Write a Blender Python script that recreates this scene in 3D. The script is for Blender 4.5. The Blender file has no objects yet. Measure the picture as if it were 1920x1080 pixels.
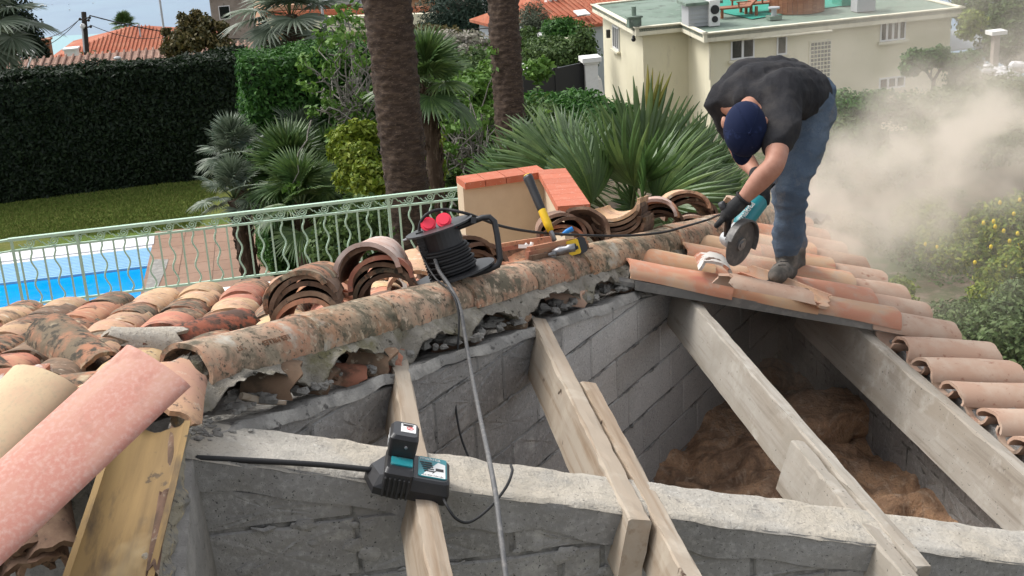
import bpy, math, random
import numpy as np
from mathutils import Vector, Matrix
rnd = random.Random(7); rng = np.random.default_rng(7)
SC = bpy.context.scene; COL = SC.collection
R = math.radians
# ------------------------------------------------------------------ camera, world, sun, exposure
FPX = 2400.0                      # focal length in pixels of the 1920 px wide photograph
PITCH, ROLL = R(19.48), R(-3.16)
V = lambda *a: np.array(a, float)
cF = V(0, math.cos(PITCH), -math.sin(PITCH)); cU0 = V(0, math.sin(PITCH), math.cos(PITCH)); cR0 = V(1, 0, 0)
cR = math.cos(ROLL)*cR0 + math.sin(ROLL)*cU0; cU = -math.sin(ROLL)*cR0 + math.cos(ROLL)*cU0
cam = bpy.data.cameras.new('camera'); camo = bpy.data.objects.new('camera', cam); COL.objects.link(camo)
cam.sensor_width = 36; cam.lens = 36*FPX/1920; cam.clip_start = .05; cam.clip_end = 6000
m = Matrix.Identity(4)
for i in range(3): m[i][0], m[i][1], m[i][2] = cR[i], cU[i], -cF[i]
camo.matrix_world = m; SC.camera = camo
W = bpy.data.worlds.new('World'); SC.world = W; W.use_nodes = True
wn = W.node_tree.nodes; bg = wn['Background']
sky = wn.new('ShaderNodeTexSky'); sky.sky_type = 'NISHITA'; sky.sun_disc = False
SUN_AZ, SUN_EL = R(-62), R(52)    # clockwise from +Y
sky.sun_elevation = SUN_EL; sky.sun_rotation = SUN_AZ; sky.dust_density = 3.5; sky.air_density = 1.0; sky.ozone_density = 1.0
soft = wn.new('ShaderNodeHueSaturation'); soft.inputs['Saturation'].default_value = .22   # thin overcast takes most of the blue out
W.node_tree.links.new(sky.outputs[0], soft.inputs['Color']); W.node_tree.links.new(soft.outputs[0], bg.inputs[0])
bg.inputs[1].default_value = .15
sun = bpy.data.lights.new('sun', 'SUN'); suno = bpy.data.objects.new('sun', sun); COL.objects.link(suno)
sun.energy = .95; sun.angle = R(22); sun.color = (1, .965, .91)
sd = V(math.sin(SUN_AZ)*math.cos(SUN_EL), math.cos(SUN_AZ)*math.cos(SUN_EL), math.sin(SUN_EL))
suno.rotation_euler = Vector(sd).to_track_quat('Z', 'Y').to_euler()
SC.view_settings.view_transform = 'Standard'; SC.view_settings.look = 'None'
SC.view_settings.gamma = 1; SC.view_settings.use_curve_mapping = False; SC.view_settings.exposure = .92
SC.render.engine = 'CYCLES'
try:
    SC.cycles.use_denoising = True
    SC.cycles.volume_step_rate = 2.0; SC.cycles.volume_max_steps = 128; SC.cycles.volume_bounces = 2; SC.cycles.max_bounces = 8
    SC.cycles.transparent_max_bounces = 24
except Exception: pass
# ------------------------------------------------------------------ rays and planes: a pixel of the photograph becomes a point on a real surface
def ray(x, y): return cF + cR*((x-960)/FPX) + cU*((540-y)/FPX)
def P(x, y, d): return ray(x, y)*d
def onz(x, y, z): r = ray(x, y); return r*(z/r[2])
def proj(p): z = p@cF; return 960+FPX*(p@cR)/z, 540-FPX*(p@cU)/z
def hdir(az): return V(math.sin(R(az)), math.cos(R(az)), 0)
def onplane(x, y, p0, n): r = ray(x, y); return r*((p0@n)/(r@n))
Z = V(0, 0, 1)
# house frame: e1 runs down the new roof slope, e2 away along the purlins, hd along the hip
AZH = 82.14; e1 = hdir(AZH); e2 = V(-math.cos(R(AZH)), math.sin(R(AZH)), 0)
TP = math.tan(R(15.75)); TL = TP*.831; hd = hdir(31.88); hn = V(math.cos(R(31.88)), -math.sin(R(31.88)), 0)
P0 = P(345, 690, 2.98*1.25)
def Q(s, t, n=0): return P0 + e1*s + e2*t + Z*(n-TP*s)          # on the roof slope under repair
def QL(s, t, n=0): return P0 + e1*s + e2*t + Z*(n-TL*t)         # on the old roof to the left
def on(x, y, n=0):
    N = V(TP*e1[0], TP*e1[1], 1.); r = ray(x, y); q = r*((P0@N+n)/(r@N)) - P0; return q@e1, q@e2
def onL(x, y, n=0):
    N = V(TL*e2[0], TL*e2[1], 1.); r = ray(x, y); q = r*((P0@N+n)/(r@N)) - P0; return q@e1, q@e2
HSL = hd - Z*(TP*(hd@e1))                                        # hip direction, sloping
def H(h, off=0, n=0): return P0 + HSL*h + hn*off + Z*n
# ------------------------------------------------------------------ objects
def tag(o, label=None, cat=None, group=None, kind=None):
    if label: o['label'] = label
    if cat: o['category'] = cat
    if group: o['group'] = group
    if kind: o['kind'] = kind
    return o
def empty(name, loc, label=None, cat=None, group=None):
    o = bpy.data.objects.new(name, None); COL.objects.link(o); o.location = tuple(loc); o.empty_display_size = .1
    return tag(o, label, cat, group)
class MB:
    def __init__(s): s.v = []; s.f = []; s.mi = []
    def add(s, vs, fs, mi=0):
        b = len(s.v); s.v += [tuple(map(float, v)) for v in vs]; s.f += [tuple(b+i for i in f) for f in fs]; s.mi += [mi]*len(fs); return s
    def box(s, c, ax, half, mi=0):
        c = np.array(c, float); vs = [c + ax[0]*(half[0]*i) + ax[1]*(half[1]*j) + ax[2]*(half[2]*k) for i in (-1, 1) for j in (-1, 1) for k in (-1, 1)]
        return s.add(vs, [(0, 1, 3, 2), (4, 6, 7, 5), (0, 4, 5, 1), (2, 3, 7, 6), (0, 2, 6, 4), (1, 5, 7, 3)], mi)
    def prism(s, poly, vec, mi=0):          # polygon extruded by vec
        n = len(poly); vs = [np.array(p) for p in poly] + [np.array(p)+vec for p in poly]
        return s.add(vs, [tuple(range(n))[::-1], tuple(range(n, 2*n))] + [(i, (i+1) % n, n+(i+1) % n, n+i) for i in range(n)], mi)
    def tube(s, pts, r, seg=8, mi=0, caps=True, flat=None):
        pts = [np.array(p, float) for p in pts]; n = len(pts); rr = r if hasattr(r, '__len__') else [r]*n
        b = len(s.v); up = None
        for i, p in enumerate(pts):
            t = pts[min(i+1, n-1)]-pts[max(i-1, 0)]; t = t/(np.linalg.norm(t)+1e-9)
            if up is None: up = Z if abs(t[2]) < .9 else V(1, 0, 0)
            u = up-t*(up@t); u = u/np.linalg.norm(u); w = np.cross(t, u); up = u
            for k in range(seg):
                a = 2*math.pi*k/seg; ru = rr[i]*(flat if flat else 1)
                s.v.append(tuple(p+u*math.cos(a)*ru+w*math.sin(a)*rr[i]))
        fs = [(b+i*seg+k, b+i*seg+(k+1) % seg, b+(i+1)*seg+(k+1) % seg, b+(i+1)*seg+k) for i in range(n-1) for k in range(seg)]
        if caps: fs += [tuple(b+k for k in range(seg))[::-1], tuple(b+(n-1)*seg+k for k in range(seg))]
        s.f += fs; s.mi += [mi]*len(fs); return s
    def cyl(s, a, b, r, seg=16, mi=0): return s.tube([a, b], r, seg, mi)
    def ball(s, c, r, seg=10, rings=7, mi=0):
        c = np.array(c, float); r = np.array([r]*3 if not hasattr(r, '__len__') else r); b = len(s.v)
        s.v.append(tuple(c+V(0, 0, r[2])))
        for i in range(1, rings):
            ph = math.pi*i/rings
            for k in range(seg):
                a = 2*math.pi*k/seg; s.v.append(tuple(c+r*V(math.sin(ph)*math.cos(a), math.sin(ph)*math.sin(a), math.cos(ph))))
        s.v.append(tuple(c-V(0, 0, r[2]))); e = len(s.v)-1
        fs = [(b, b+1+k, b+1+(k+1) % seg) for k in range(seg)]
        for i in range(rings-2):
            o = b+1+i*seg; fs += [(o+k, o+seg+k, o+seg+(k+1) % seg, o+(k+1) % seg) for k in range(seg)]
        o = b+1+(rings-2)*seg; fs += [(o+k, e, o+(k+1) % seg) for k in range(seg)]
        s.f += fs; s.mi += [mi]*len(fs); return s
    def mesh(s, name, mats, smooth=False):
        me = bpy.data.meshes.new(name); me.from_pydata(s.v, [], s.f)
        for q in (mats if isinstance(mats, (list, tuple)) else [mats]): me.materials.append(q)
        if any(s.mi): me.polygons.foreach_set('material_index', s.mi)
        if smooth: me.polygons.foreach_set('use_smooth', [True]*len(me.polygons))
        me.update(); return me
    def build(s, name, mats, parent=None, smooth=False, origin=None):
        if origin is not None:
            o = np.array(origin); s.v = [tuple(np.array(v)-o) for v in s.v]
        elif parent is not None and s.v:
            pass
        return link(name, s.mesh(name, mats, smooth), parent, origin)
def link(name, me, parent=None, loc=None, mw=None):
    o = bpy.data.objects.new(name, me); COL.objects.link(o)
    if parent is not None:
        o.parent = parent
        if mw is None:                       # geometry given in world coordinates, or an origin given in world coordinates
            base = V(0, 0, 0)
            q = parent
            while q is not None: base = base+np.array(q.location); q = q.parent
            o.location = tuple((np.array(loc) if loc is not None else V(0, 0, 0))-base)
        else:
            o.matrix_local = mw
    elif mw is not None: o.matrix_world = mw
    elif loc is not None: o.location = tuple(loc)
    return o
def frame(org, x, up):
    x = np.array(x)/np.linalg.norm(x); z = up-x*(up@x); z = z/np.linalg.norm(z); y = np.cross(z, x)
    M = Matrix.Identity(4)
    for i in range(3): M[i][0], M[i][1], M[i][2], M[i][3] = x[i], y[i], z[i], org[i]
    return M
def T(M, base): M = M.copy(); M.translation = M.translation-Vector(tuple(base)); return M
def quick(v, f, name, mt, smooth=False):     # large meshes from numpy arrays; f has equal-length rows
    me = bpy.data.meshes.new(name); k = f.shape[1]
    me.vertices.add(len(v)); me.vertices.foreach_set('co', np.ascontiguousarray(v, np.float32).ravel())
    me.loops.add(f.size); me.loops.foreach_set('vertex_index', f.astype(np.int32).ravel())
    me.polygons.add(len(f)); me.polygons.foreach_set('loop_start', np.arange(0, f.size, k, dtype=np.int32))
    try: me.polygons.foreach_set('loop_total', np.full(len(f), k, np.int32))
    except Exception: pass
    if smooth: me.polygons.foreach_set('use_smooth', np.ones(len(f), bool))
    me.materials.append(mt); me.update(calc_edges=True); return me
def vnoise(p, sc=1.0, seed=0):               # cheap smooth value noise on numpy points
    p = np.asarray(p, float)*sc+seed*17.13; i = np.floor(p).astype(int); f = p-i; f = f*f*(3-2*f); out = 0
    for dx in (0, 1):
        for dy in (0, 1):
            for dz in (0, 1):
                n = (i[..., 0]+dx)*374761393+(i[..., 1]+dy)*668265263+(i[..., 2]+dz)*2147483647
                n = (n ^ (n >> 13))*1274126177; n = ((n ^ (n >> 16)) & 0xffff)/65535.
                w = (f[..., 0] if dx else 1-f[..., 0])*(f[..., 1] if dy else 1-f[..., 1])*(f[..., 2] if dz else 1-f[..., 2])
                out = out+n*w
    return out*2-1
def fbm(p, sc, o=3, seed=0): return sum(vnoise(p, sc*2**k, seed+k)*.5**k for k in range(o))
# ------------------------------------------------------------------ materials
def nd(nt, t, **k):
    n = nt.nodes.new(t)
    for a, b in k.items(): setattr(n, a, b)
    return n
def mat(name, col, rough=.85, layers=(), bump=None, var=0, metal=0, spec=.3, stretch=None, island=None, trans=0, hue=0):
    """layers: (scale, lo, hi, colour[, detail, stretch, distortion]); bump: list of (scale, strength, distance)"""
    mt = bpy.data.materials.new(name); mt.use_nodes = True; nt = mt.node_tree; L = nt.links.new
    b = nt.nodes['Principled BSDF']; b.inputs['Roughness'].default_value = rough; b.inputs['Metallic'].default_value = metal
    b.inputs['Specular IOR Level'].default_value = spec
    tc = nd(nt, 'ShaderNodeTexCoord'); oi = nd(nt, 'ShaderNodeObjectInfo')
    off = nd(nt, 'ShaderNodeVectorMath', operation='SCALE'); off.inputs[0].default_value = (37.7, 61.1, 23.3); L(oi.outputs['Random'], off.inputs['Scale'])
    co = nd(nt, 'ShaderNodeVectorMath', operation='ADD'); L(tc.outputs['Object'], co.inputs[0]); L(off.outputs[0], co.inputs[1])
    vec = co.outputs[0]
    def stretched(s):
        if not s: return vec
        mp = nd(nt, 'ShaderNodeMapping'); mp.inputs['Scale'].default_value = s; L(vec, mp.inputs[0]); return mp.outputs[0]
    base = nd(nt, 'ShaderNodeRGB'); base.outputs[0].default_value = (*col, 1); cur = base.outputs[0]
    if island:
        ge = nd(nt, 'ShaderNodeNewGeometry'); cr = nd(nt, 'ShaderNodeValToRGB'); el = cr.color_ramp.elements
        el[0].color = (*island[0], 1); el[1].color = (*island[-1], 1)
        for k, c in enumerate(island[1:-1]): e = el.new((k+1)/(len(island)-1)); e.color = (*c, 1)
        L(ge.outputs['Random Per Island'], cr.inputs[0]); cur = cr.outputs[0]
    for ly in layers:
        sc, lo, hi, c = ly[:4]; det = ly[4] if len(ly) > 4 else 5; st = ly[5] if len(ly) > 5 else stretch; di = ly[6] if len(ly) > 6 else 0
        n = nd(nt, 'ShaderNodeTexNoise'); n.inputs['Scale'].default_value = sc; n.inputs['Detail'].default_value = det; n.inputs['Roughness'].default_value = .62; n.inputs['Distortion'].default_value = di
        L(stretched(st), n.inputs['Vector'])
        mr = nd(nt, 'ShaderNodeMapRange'); mr.inputs['From Min'].default_value = lo; mr.inputs['From Max'].default_value = hi; L(n.outputs['Fac'], mr.inputs['Value'])
        mx = nd(nt, 'ShaderNodeMix', data_type='RGBA'); L(mr.outputs[0], mx.inputs['Factor']); L(cur, mx.inputs['A']); mx.inputs['B'].default_value = (*c, 1); cur = mx.outputs['Result']
    if var or hue:
        hs = nd(nt, 'ShaderNodeHueSaturation'); L(cur, hs.inputs['Color']); cur = hs.outputs[0]
        a = nd(nt, 'ShaderNodeMapRange'); a.inputs['To Min'].default_value = 1-var; a.inputs['To Max'].default_value = 1+var; L(oi.outputs['Random'], a.inputs['Value']); L(a.outputs[0], hs.inputs['Value'])
        if hue:
            w = nd(nt, 'ShaderNodeMath', operation='MULTIPLY'); w.inputs[1].default_value = 7.31; L(oi.outputs['Random'], w.inputs[0]); f = nd(nt, 'ShaderNodeMath', operation='FRACT'); L(w.outputs[0], f.inputs[0])
            h = nd(nt, 'ShaderNodeMapRange'); h.inputs['To Min'].default_value = .5-hue; h.inputs['To Max'].default_value = .5+hue; L(f.outputs[0], h.inputs['Value']); L(h.outputs[0], hs.inputs['Hue'])
    L(cur, b.inputs['Base Color'])
    nrm = None
    for bp in (bump or ()):
        n = nd(nt, 'ShaderNodeTexNoise'); n.inputs['Scale'].default_value = bp[0]; n.inputs['Detail'].default_value = 6; n.inputs['Roughness'].default_value = .65
        L(stretched(bp[3] if len(bp) > 3 else stretch), n.inputs['Vector'])
        bu = nd(nt, 'ShaderNodeBump'); bu.inputs['Strength'].default_value = bp[1]; bu.inputs['Distance'].default_value = bp[2]; L(n.outputs['Fac'], bu.inputs['Height'])
        if nrm is not None: L(nrm, bu.inputs['Normal'])
        nrm = bu.outputs[0]
    if nrm is not None: L(nrm, b.inputs['Normal'])
    if trans:
        tr = nd(nt, 'ShaderNodeBsdfTranslucent'); L(cur, tr.inputs[0]); ms = nd(nt, 'ShaderNodeMixShader'); ms.inputs[0].default_value = trans
        L(b.outputs[0], ms.inputs[1]); L(tr.outputs[0], ms.inputs[2]); L(ms.outputs[0], nt.nodes['Material Output'].inputs['Surface'])
    return mt
M = {}
# fired clay
LICH = (.035, .032, .024); CREAM = (.50, .36, .22); WHT = (.55, .50, .42)
M['ridge'] = mat('ridge_clay', (.44, .235, .14), .9, [(5, .42, .62, (.47, .33, .225)), (7, .46, .64, (.29, .245, .175), 9), (10, .47, .62, (.13, .115, .08), 11, None, .6), (60, .54, .62, (.085, .07, .05), 6), (30, .58, .66, (.50, .40, .29), 6), (26, .56, .66, (.43, .33, .23), 6), (4, .60, .68, (.48, .45, .38), 8)], [(60, .5, .004), (300, .25, .001)], var=.12, hue=.008)
M['t_cream'] = mat('cream_clay', (.50, .33, .19), .9, [(6, .45, .65, (.47, .285, .19)), (34, .59, .67, (.12, .09, .065), 6), (8, .56, .68, (.14, .10, .07), 10), (18, .58, .68, (.55, .46, .34), 7)], [(50, .4, .004), (300, .3, .001)], var=.16, hue=.012)
M['t_red'] = mat('red_clay', (.41, .18, .11), .9, [(6, .45, .7, (.48, .28, .16)), (30, .60, .66, (.07, .055, .04), 5), (7, .55, .68, (.11, .07, .05), 10), (15, .58, .7, (.50, .33, .22), 7)], [(50, .4, .004), (300, .3, .001)], var=.18, hue=.012)
M['t_dark'] = mat('lichened_clay', (.36, .17, .10), .95, [(10, .40, .56, (.16, .125, .085), 9), (26, .50, .60, (.06, .052, .04), 6), (9, .58, .68, (.42, .34, .23), 8)], [(50, .7, .006), (300, .4, .001)], var=.2)
M['t_under'] = mat('weathered_clay', (.20, .125, .085), .95, [(8, .45, .62, (.10, .07, .05), 7), (30, .6, .66, (.3, .24, .18), 5)], [(50, .5, .004), (260, .4, .001)], var=.3, hue=.01)
M['t_lime'] = mat('lime_splashed_clay', (.30, .10, .06), .95, [(9, .44, .52, (.10, .06, .045), 9), (24, .56, .62, LICH, 6), (5, .64, .66, (.62, .60, .56), 7, (1, .4, 1))], [(50, .7, .005)])
M['vmort'] = mat('verge_mortar', (.36, .32, .24), .97, [(10, .46, .56, (.24, .23, .21), 8), (16, .56, .62, (.50, .40, .24), 7), (30, .6, .66, (.09, .08, .07), 6)], [(30, .9, .015), (120, .6, .004)])
M['t_pale'] = mat('pale_pink_clay', (.44, .29, .235), .92, [(7, .45, .62, (.52, .42, .37), 6), (20, .62, .66, (.16, .09, .07), 6)], [(60, .3, .003)], var=.1)
M['t_white'] = mat('whitewashed_clay', (.33, .14, .085), .92, [(7, .44, .50, (.55, .52, .48), 8, (1, .5, 1)), (12, .60, .64, (.10, .06, .045), 7)], [(60, .3, .003)], var=.1)
M['t_new'] = mat('new_clay', (.50, .245, .15), .88, [(3.2, .46, .56, (.52, .34, .215), 3, (.45, 1.6, 1)), (3.0, .60, .68, (.42, .135, .10), 3, (.5, 1.6, 1)), (14, .5, .75, (.45, .35, .27), 6)], [(120, .25, .002)], var=.12, hue=.008)
M['t_dust'] = mat('dusty_clay', (.42, .275, .20), .95, [(5, .45, .6, (.46, .34, .26), 5), (22, .60, .68, (.30, .16, .11), 7)], [(90, .35, .002)], var=.08)
M['t_pink'] = mat('new_pink_clay', (.51, .235, .185), .9, [(3.5, .5, .66, (.54, .34, .26), 6, (.4, 1.5, 1)), (90, .45, .7, (.56, .34, .285), 3), (14, .60, .72, (.44, .22, .17), 8)], [(140, .35, .0015), (30, .15, .002)])
M['t_sand'] = mat('sand_clay', (.55, .425, .27), .9, [(4, .5, .64, (.52, .36, .24), 5), (9, .66, .70, (.55, .12, .08), 1), (100, .5, .7, (.46, .36, .24), 3)], [(140, .3, .0015), (30, .15, .002)])
M['t_must'] = mat('mustard_clay', (.31, .205, .085), .8, [(3, .42, .62, (.20, .13, .055), 6, (.35, 3, 1)), (5, .55, .66, (.13, .09, .05), 8, (.5, 2, 1)), (12, .64, .68, (.10, .07, .04), 5), (3, .6, .75, (.46, .35, .19), 4)], [(60, .3, .002), (200, .15, .001)], spec=.35)
M['mossmortar'] = mat('mossy_mortar', (.28, .255, .215), .97, [(5, .48, .66, (.17, .155, .08), 8), (14, .48, .68, (.40, .37, .315), 8), (30, .60, .68, (.06, .055, .04), 5)], [(30, 1.0, .02), (110, .9, .006)])
M['rubble'] = mat('grey_rubble_mortar', (.24, .23, .212), .97, [(9, .45, .6, (.36, .345, .315), 8), (22, .58, .66, (.09, .085, .08), 5)], [(30, .9, .02), (130, .6, .004)], var=.15)
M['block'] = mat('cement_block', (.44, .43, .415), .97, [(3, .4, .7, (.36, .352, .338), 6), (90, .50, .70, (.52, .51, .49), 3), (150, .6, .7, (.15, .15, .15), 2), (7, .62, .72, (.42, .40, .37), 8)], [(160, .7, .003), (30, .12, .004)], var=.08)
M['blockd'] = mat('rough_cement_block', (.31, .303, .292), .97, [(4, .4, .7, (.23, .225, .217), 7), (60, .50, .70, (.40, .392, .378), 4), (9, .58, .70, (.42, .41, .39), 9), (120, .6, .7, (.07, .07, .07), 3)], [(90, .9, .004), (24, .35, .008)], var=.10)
M['joint'] = mat('joint_mortar', (.30, .293, .28), .97, [(12, .45, .65, (.10, .1, .095), 6)], [(60, .9, .012)])
M['cap'] = mat('pale_concrete', (.44, .41, .36), .95, [(8, .45, .65, (.36, .335, .295), 8), (45, .56, .7, (.54, .515, .465), 6), (2.5, .45, .65, (.50, .44, .35), 6), (70, .62, .70, (.2, .185, .16), 4), (5, .52, .68, (.33, .315, .285), 9), (28, .60, .70, (.25, .235, .21), 8)], [(22, .9, .014), (70, .8, .006), (180, .7, .003)])
M['capgrey'] = mat('grey_screed', (.25, .24, .225), .96, [(7, .45, .62, (.34, .325, .30), 8), (60, .6, .7, (.12, .115, .11), 4)], [(22, .7, .012), (150, .6, .003)])
M['wood'] = mat('weathered_timber', (.375, .32, .255), .85, [(5, .4, .62, (.33, .255, .185), 6, (.10, 1, 1)), (22, .52, .68, (.25, .18, .12), 6, (.05, 1, 1)), (3, .56, .7, (.47, .41, .33), 6), (9, .70, .73, (.07, .045, .03), 3)], [(40, .35, .003, (.06, 1, 1)), (120, .2, .001)], var=.06)
M['woodg'] = mat('dusty_grey_timber', (.38, .35, .305), .9, [(7, .4, .62, (.30, .26, .21), 7, (.10, 1, 1)), (30, .52, .70, (.24, .205, .165), 6, (.05, 1, 1)), (8, .54, .74, (.46, .43, .38), 9), (3, .5, .7, (.30, .27, .225), 6), (70, .68, .72, (.12, .11, .09), 2)], [(40, .35, .003, (.06, 1, 1)), (90, .4, .002)], var=.05)
M['wool'] = mat('brown_glass_wool', (.60, .37, .225), 1, [(5, .42, .62, (.27, .17, .11), 8, None, 1.5), (11, .52, .74, (.66, .50, .37), 8, (1, .45, 1), 2.5), (60, .52, .7, (.33, .21, .14), 5, (1, .2, 1), 3)], [(14, 1, .05), (50, .8, .01)])
M['sheet'] = mat('fibre_cement', (.17, .165, .155), .9, [(20, .5, .7, (.24, .23, .21), 5)], [(80, .4, .002)])
M['green'] = mat('pale_green_paint', (.42, .58, .45), .5, [(30, .6, .7, (.28, .38, .28), 4)], spec=.4)
M['stucco'] = mat('cream_stucco', (.56, .45, .32), .95, [(6, .4, .7, (.52, .41, .29), 4)], [(120, .4, .002)])
M['white'] = mat('white_paint', (.78, .77, .74), .7, [(8, .5, .8, (.68, .67, .64), 4)])
M['cotta'] = mat('terracotta_coping', (.44, .125, .065), .7, [(9, .5, .75, (.48, .18, .11), 6), (60, .66, .7, (.5, .4, .35), 2)], [(60, .2, .002)], var=.08)
M['black'] = mat('black_plastic', (.017, .017, .019), .42, [(30, .55, .8, (.035, .034, .033), 5)], spec=.5)
M['blackm'] = mat('black_rubber', (.02, .02, .021), .6, spec=.4)
M['cablegrey'] = mat('dusty_grey_cable', (.12, .12, .12), .6, [(40, .5, .7, (.2, .19, .18), 3)])
M['teal'] = mat('teal_plastic', (.015, .20, .23), .4, [(30, .55, .75, (.10, .22, .22), 5)], spec=.5)
M['red'] = mat('red_plastic', (.80, .035, .075), .4, spec=.5)
M['yellow'] = mat('yellow_plastic', (.75, .47, .01), .45, spec=.5)
M['steel'] = mat('worn_steel', (.30, .30, .31), .42, [(30, .5, .7, (.16, .155, .15), 5)], metal=.8)
M['alu'] = mat('dusty_aluminium', (.45, .46, .46), .5, metal=.5)
M['labelw'] = mat('label_white', (.72, .72, .70), .5)
M['lred'] = mat('label_red', (.6, .05, .05), .5)
M['skin'] = mat('skin', (.42, .21, .145), .55, [(20, .45, .7, (.36, .165, .11), 4)], [(150, .15, .001)], spec=.4)
M['shirt'] = mat('black_cotton', (.022, .022, .025), .95, [(6, .48, .75, (.05, .046, .044), 7)], [(14, .5, .02, (1.5, .5, 1)), (30, .3, .006), (400, .2, .0006)], spec=.2)
M['jeans'] = mat('blue_denim', (.085, .115, .155), .95, [(5, .42, .65, (.145, .18, .22), 7), (7, .54, .72, (.21, .205, .195), 8), (300, .45, .6, (.07, .10, .15), 2)], [(16, .5, .02, (1, 1, 1.8)), (40, .3, .005), (350, .3, .0008)], spec=.2)
M['cap_blue'] = mat('navy_cap', (.007, .013, .042), .9, [(12, .6, .72, (.025, .04, .11), 5)], [(350, .25, .0006)], spec=.2)
M['boot'] = mat('dusty_boot', (.075, .068, .06), .9, [(14, .48, .65, (.17, .15, .13), 7)], [(60, .4, .003)])
M['glove'] = mat('black_glove', (.02, .02, .021), .8, [(20, .55, .7, (.05, .048, .045), 5)], [(80, .4, .002)])
M['bluep'] = mat('blue_plastic', (.02, .20, .55), .4)
M['hair'] = mat('dark_hair', (.03, .02, .015), .8)
def col(a, d): return np.outer(a, d)
# ------------------------------------------------------------------ clay tile meshes
def canal(L=.45, w0=.15, w1=.19, h0=.065, h1=.08, th=.014, seed=0, na=12, nx=6, chip=.006, broken=0):
    """arched clay tile: local x runs along it from the narrow to the wide end, the arch opens towards -z"""
    g = random.Random(seed); v = []; f = []
    ph = [g.uniform(0, 6) for _ in range(6)]
    def end(a, k): return chip*(math.sin(a*3+ph[k])+.7*math.sin(a*7+ph[k+1])) + (broken*max(0, math.sin(a*1.3+ph[k+2]))*(1 if k == 0 else 0))
    for sh in (0, 1):
        for i in range(nx+1):
            t = i/nx; w = w0+(w1-w0)*t; h = h0+(h1-h0)*t
            for j in range(na+1):
                a = math.pi*j/na; x = L*t
                if i == 0: x += end(a, 0)
                if i == nx: x += end(a, 3)
                q = 1-(sh*th/(w/2)); qh = 1-(sh*th/h)
                wob = .002*math.sin(5*t+ph[1]+a*2)
                v.append((x, math.cos(a)*(w/2)*q+wob, math.sin(a)*h*qh+wob))
    n = na+1; o = (nx+1)*n
    for i in range(nx):
        for j in range(na):
            p = i*n+j; f += [(p, p+1, p+n+1, p+n)]; p += o; f += [(p, p+n, p+n+1, p+1)]
        f += [(i*n, (i+1)*n, (i+1)*n+o, i*n+o), (i*n+na, i*n+na+o, (i+1)*n+na+o, (i+1)*n+na)]
    for j in range(na):
        f += [(j, j+o, j+1+o, j+1)]; p = nx*n+j; f += [(p, p+1, p+1+o, p+o)]
    return v, f
def tmesh(name, m_, **k):
    v, f = canal(**k); me = bpy.data.meshes.new(name); me.from_pydata(v, [], f); me.materials.append(m_)
    me.polygons.foreach_set('use_smooth', [True]*len(me.polygons)); me.update()
    try: me.set_sharp_from_angle(angle=R(40))
    except Exception: pass
    return me
COVER = {k: [tmesh('cover_'+k, M[k], seed=s*7+i, chip=.004 if k in ('t_new', 't_dust') else .008) for i in range(3)] for s, k in enumerate(('t_cream', 't_red', 't_dark', 't_under', 't_new', 't_dust', 't_white'))}
OCOV = {k: [tmesh('cover_'+k, M[k], seed=s*7+i+200, w0=.185, w1=.222, h0=.056, h1=.066, chip=.012) for i in range(3)] for s, k in enumerate(('t_cream', 't_red', 't_dark', 't_under'))}
def put(name, me, org, x, up, parent=None):
    Mx = frame(org, x, up)
    if parent is None: return link(name, me, mw=Mx)
    base = V(*parent.location); return link(name, me, parent, mw=T(Mx, base))
def jit(a): return rnd.uniform(-a, a)

# ------------------------------------------------------------------ old tiled roof to the left (thing, every tile a part)
b0 = QL(-.4, .4, -.1)
old = empty('tiled_roof', b0, 'old weathered clay tile roof sloping towards the pool and green railing', 'roof')
ax = V(*e1); dL = e2-Z*TL; dL = dL/np.linalg.norm(dL); nL = np.cross(ax, dL); nL = nL if nL[2] > 0 else -nL
pitch = .222; rows = 8; EAVE = 2.84
mb = MB(); mb.prism([QL(-2.6, -.12, -.2), QL(0, -.12, -.2), QL(EAVE*.831-.15, EAVE-.1, -.2), QL(-2.6, EAVE-.1, -.2)], V(0, 0, -.04)); mb.build('roof_deck', M['rubble'], old)
pick = ['t_cream']*7+['t_red']*5+['t_dark']*4+['t_under']
s = -2.45; ci = 0
while s < 2.1:
    ej = jit(.05)
    for r in range(9):
        t1 = EAVE+ej-r*.315                       # wide, lower end of this tile
        t0 = t1-.44
        if t1 < .22: break
        if s > .831*(t0+.14)-.10: break
        k = rnd.choice(pick); me = rnd.choice(OCOV[k])
        if r == 0 and k == 't_under': k = 't_cream'; me = OCOV[k][0]
        x = dL+ax*jit(.03)-nL*.035
        put('cover_tile', me, QL(s+jit(.007), t0, .0)+nL*(-.055+jit(.006)), x, nL, old)
        me = rnd.choice(COVER[rnd.choice(['t_under', 't_red', 't_dark'])])
        if s+pitch/2 > .831*t0-.12: continue
        Mx = frame(QL(s+pitch/2, t0-.03, -.02)-nL*.055, dL-nL*.03, -nL)
        link('pan_tile', me, old, mw=T(Mx, b0))
    s += pitch; ci += 1
# the ridge that runs off to the left from the apex, and the slope falling towards the viewer
lr = -e1; b1 = P0+lr*.5
for i in range(5):
    put('ridge_tile', [COVER['t_dark'][0], COVER['t_white'][1], COVER['t_cream'][1], COVER['t_dark'][2], COVER['t_dark'][1]][i], P0+lr*(.50+.36*i)+Z*(-.065)+e2*(.02+.10*i), e1+V(0, 0, .03*jit(1)), Z, old)
for i, (s_, t_) in enumerate([(-.30, .38), (-.62, .34)]):
    put('cover_tile', COVER['t_dark'][i], QL(s_, t_, -.045), -e1*.5+e2*.85, Z, old)

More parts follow.
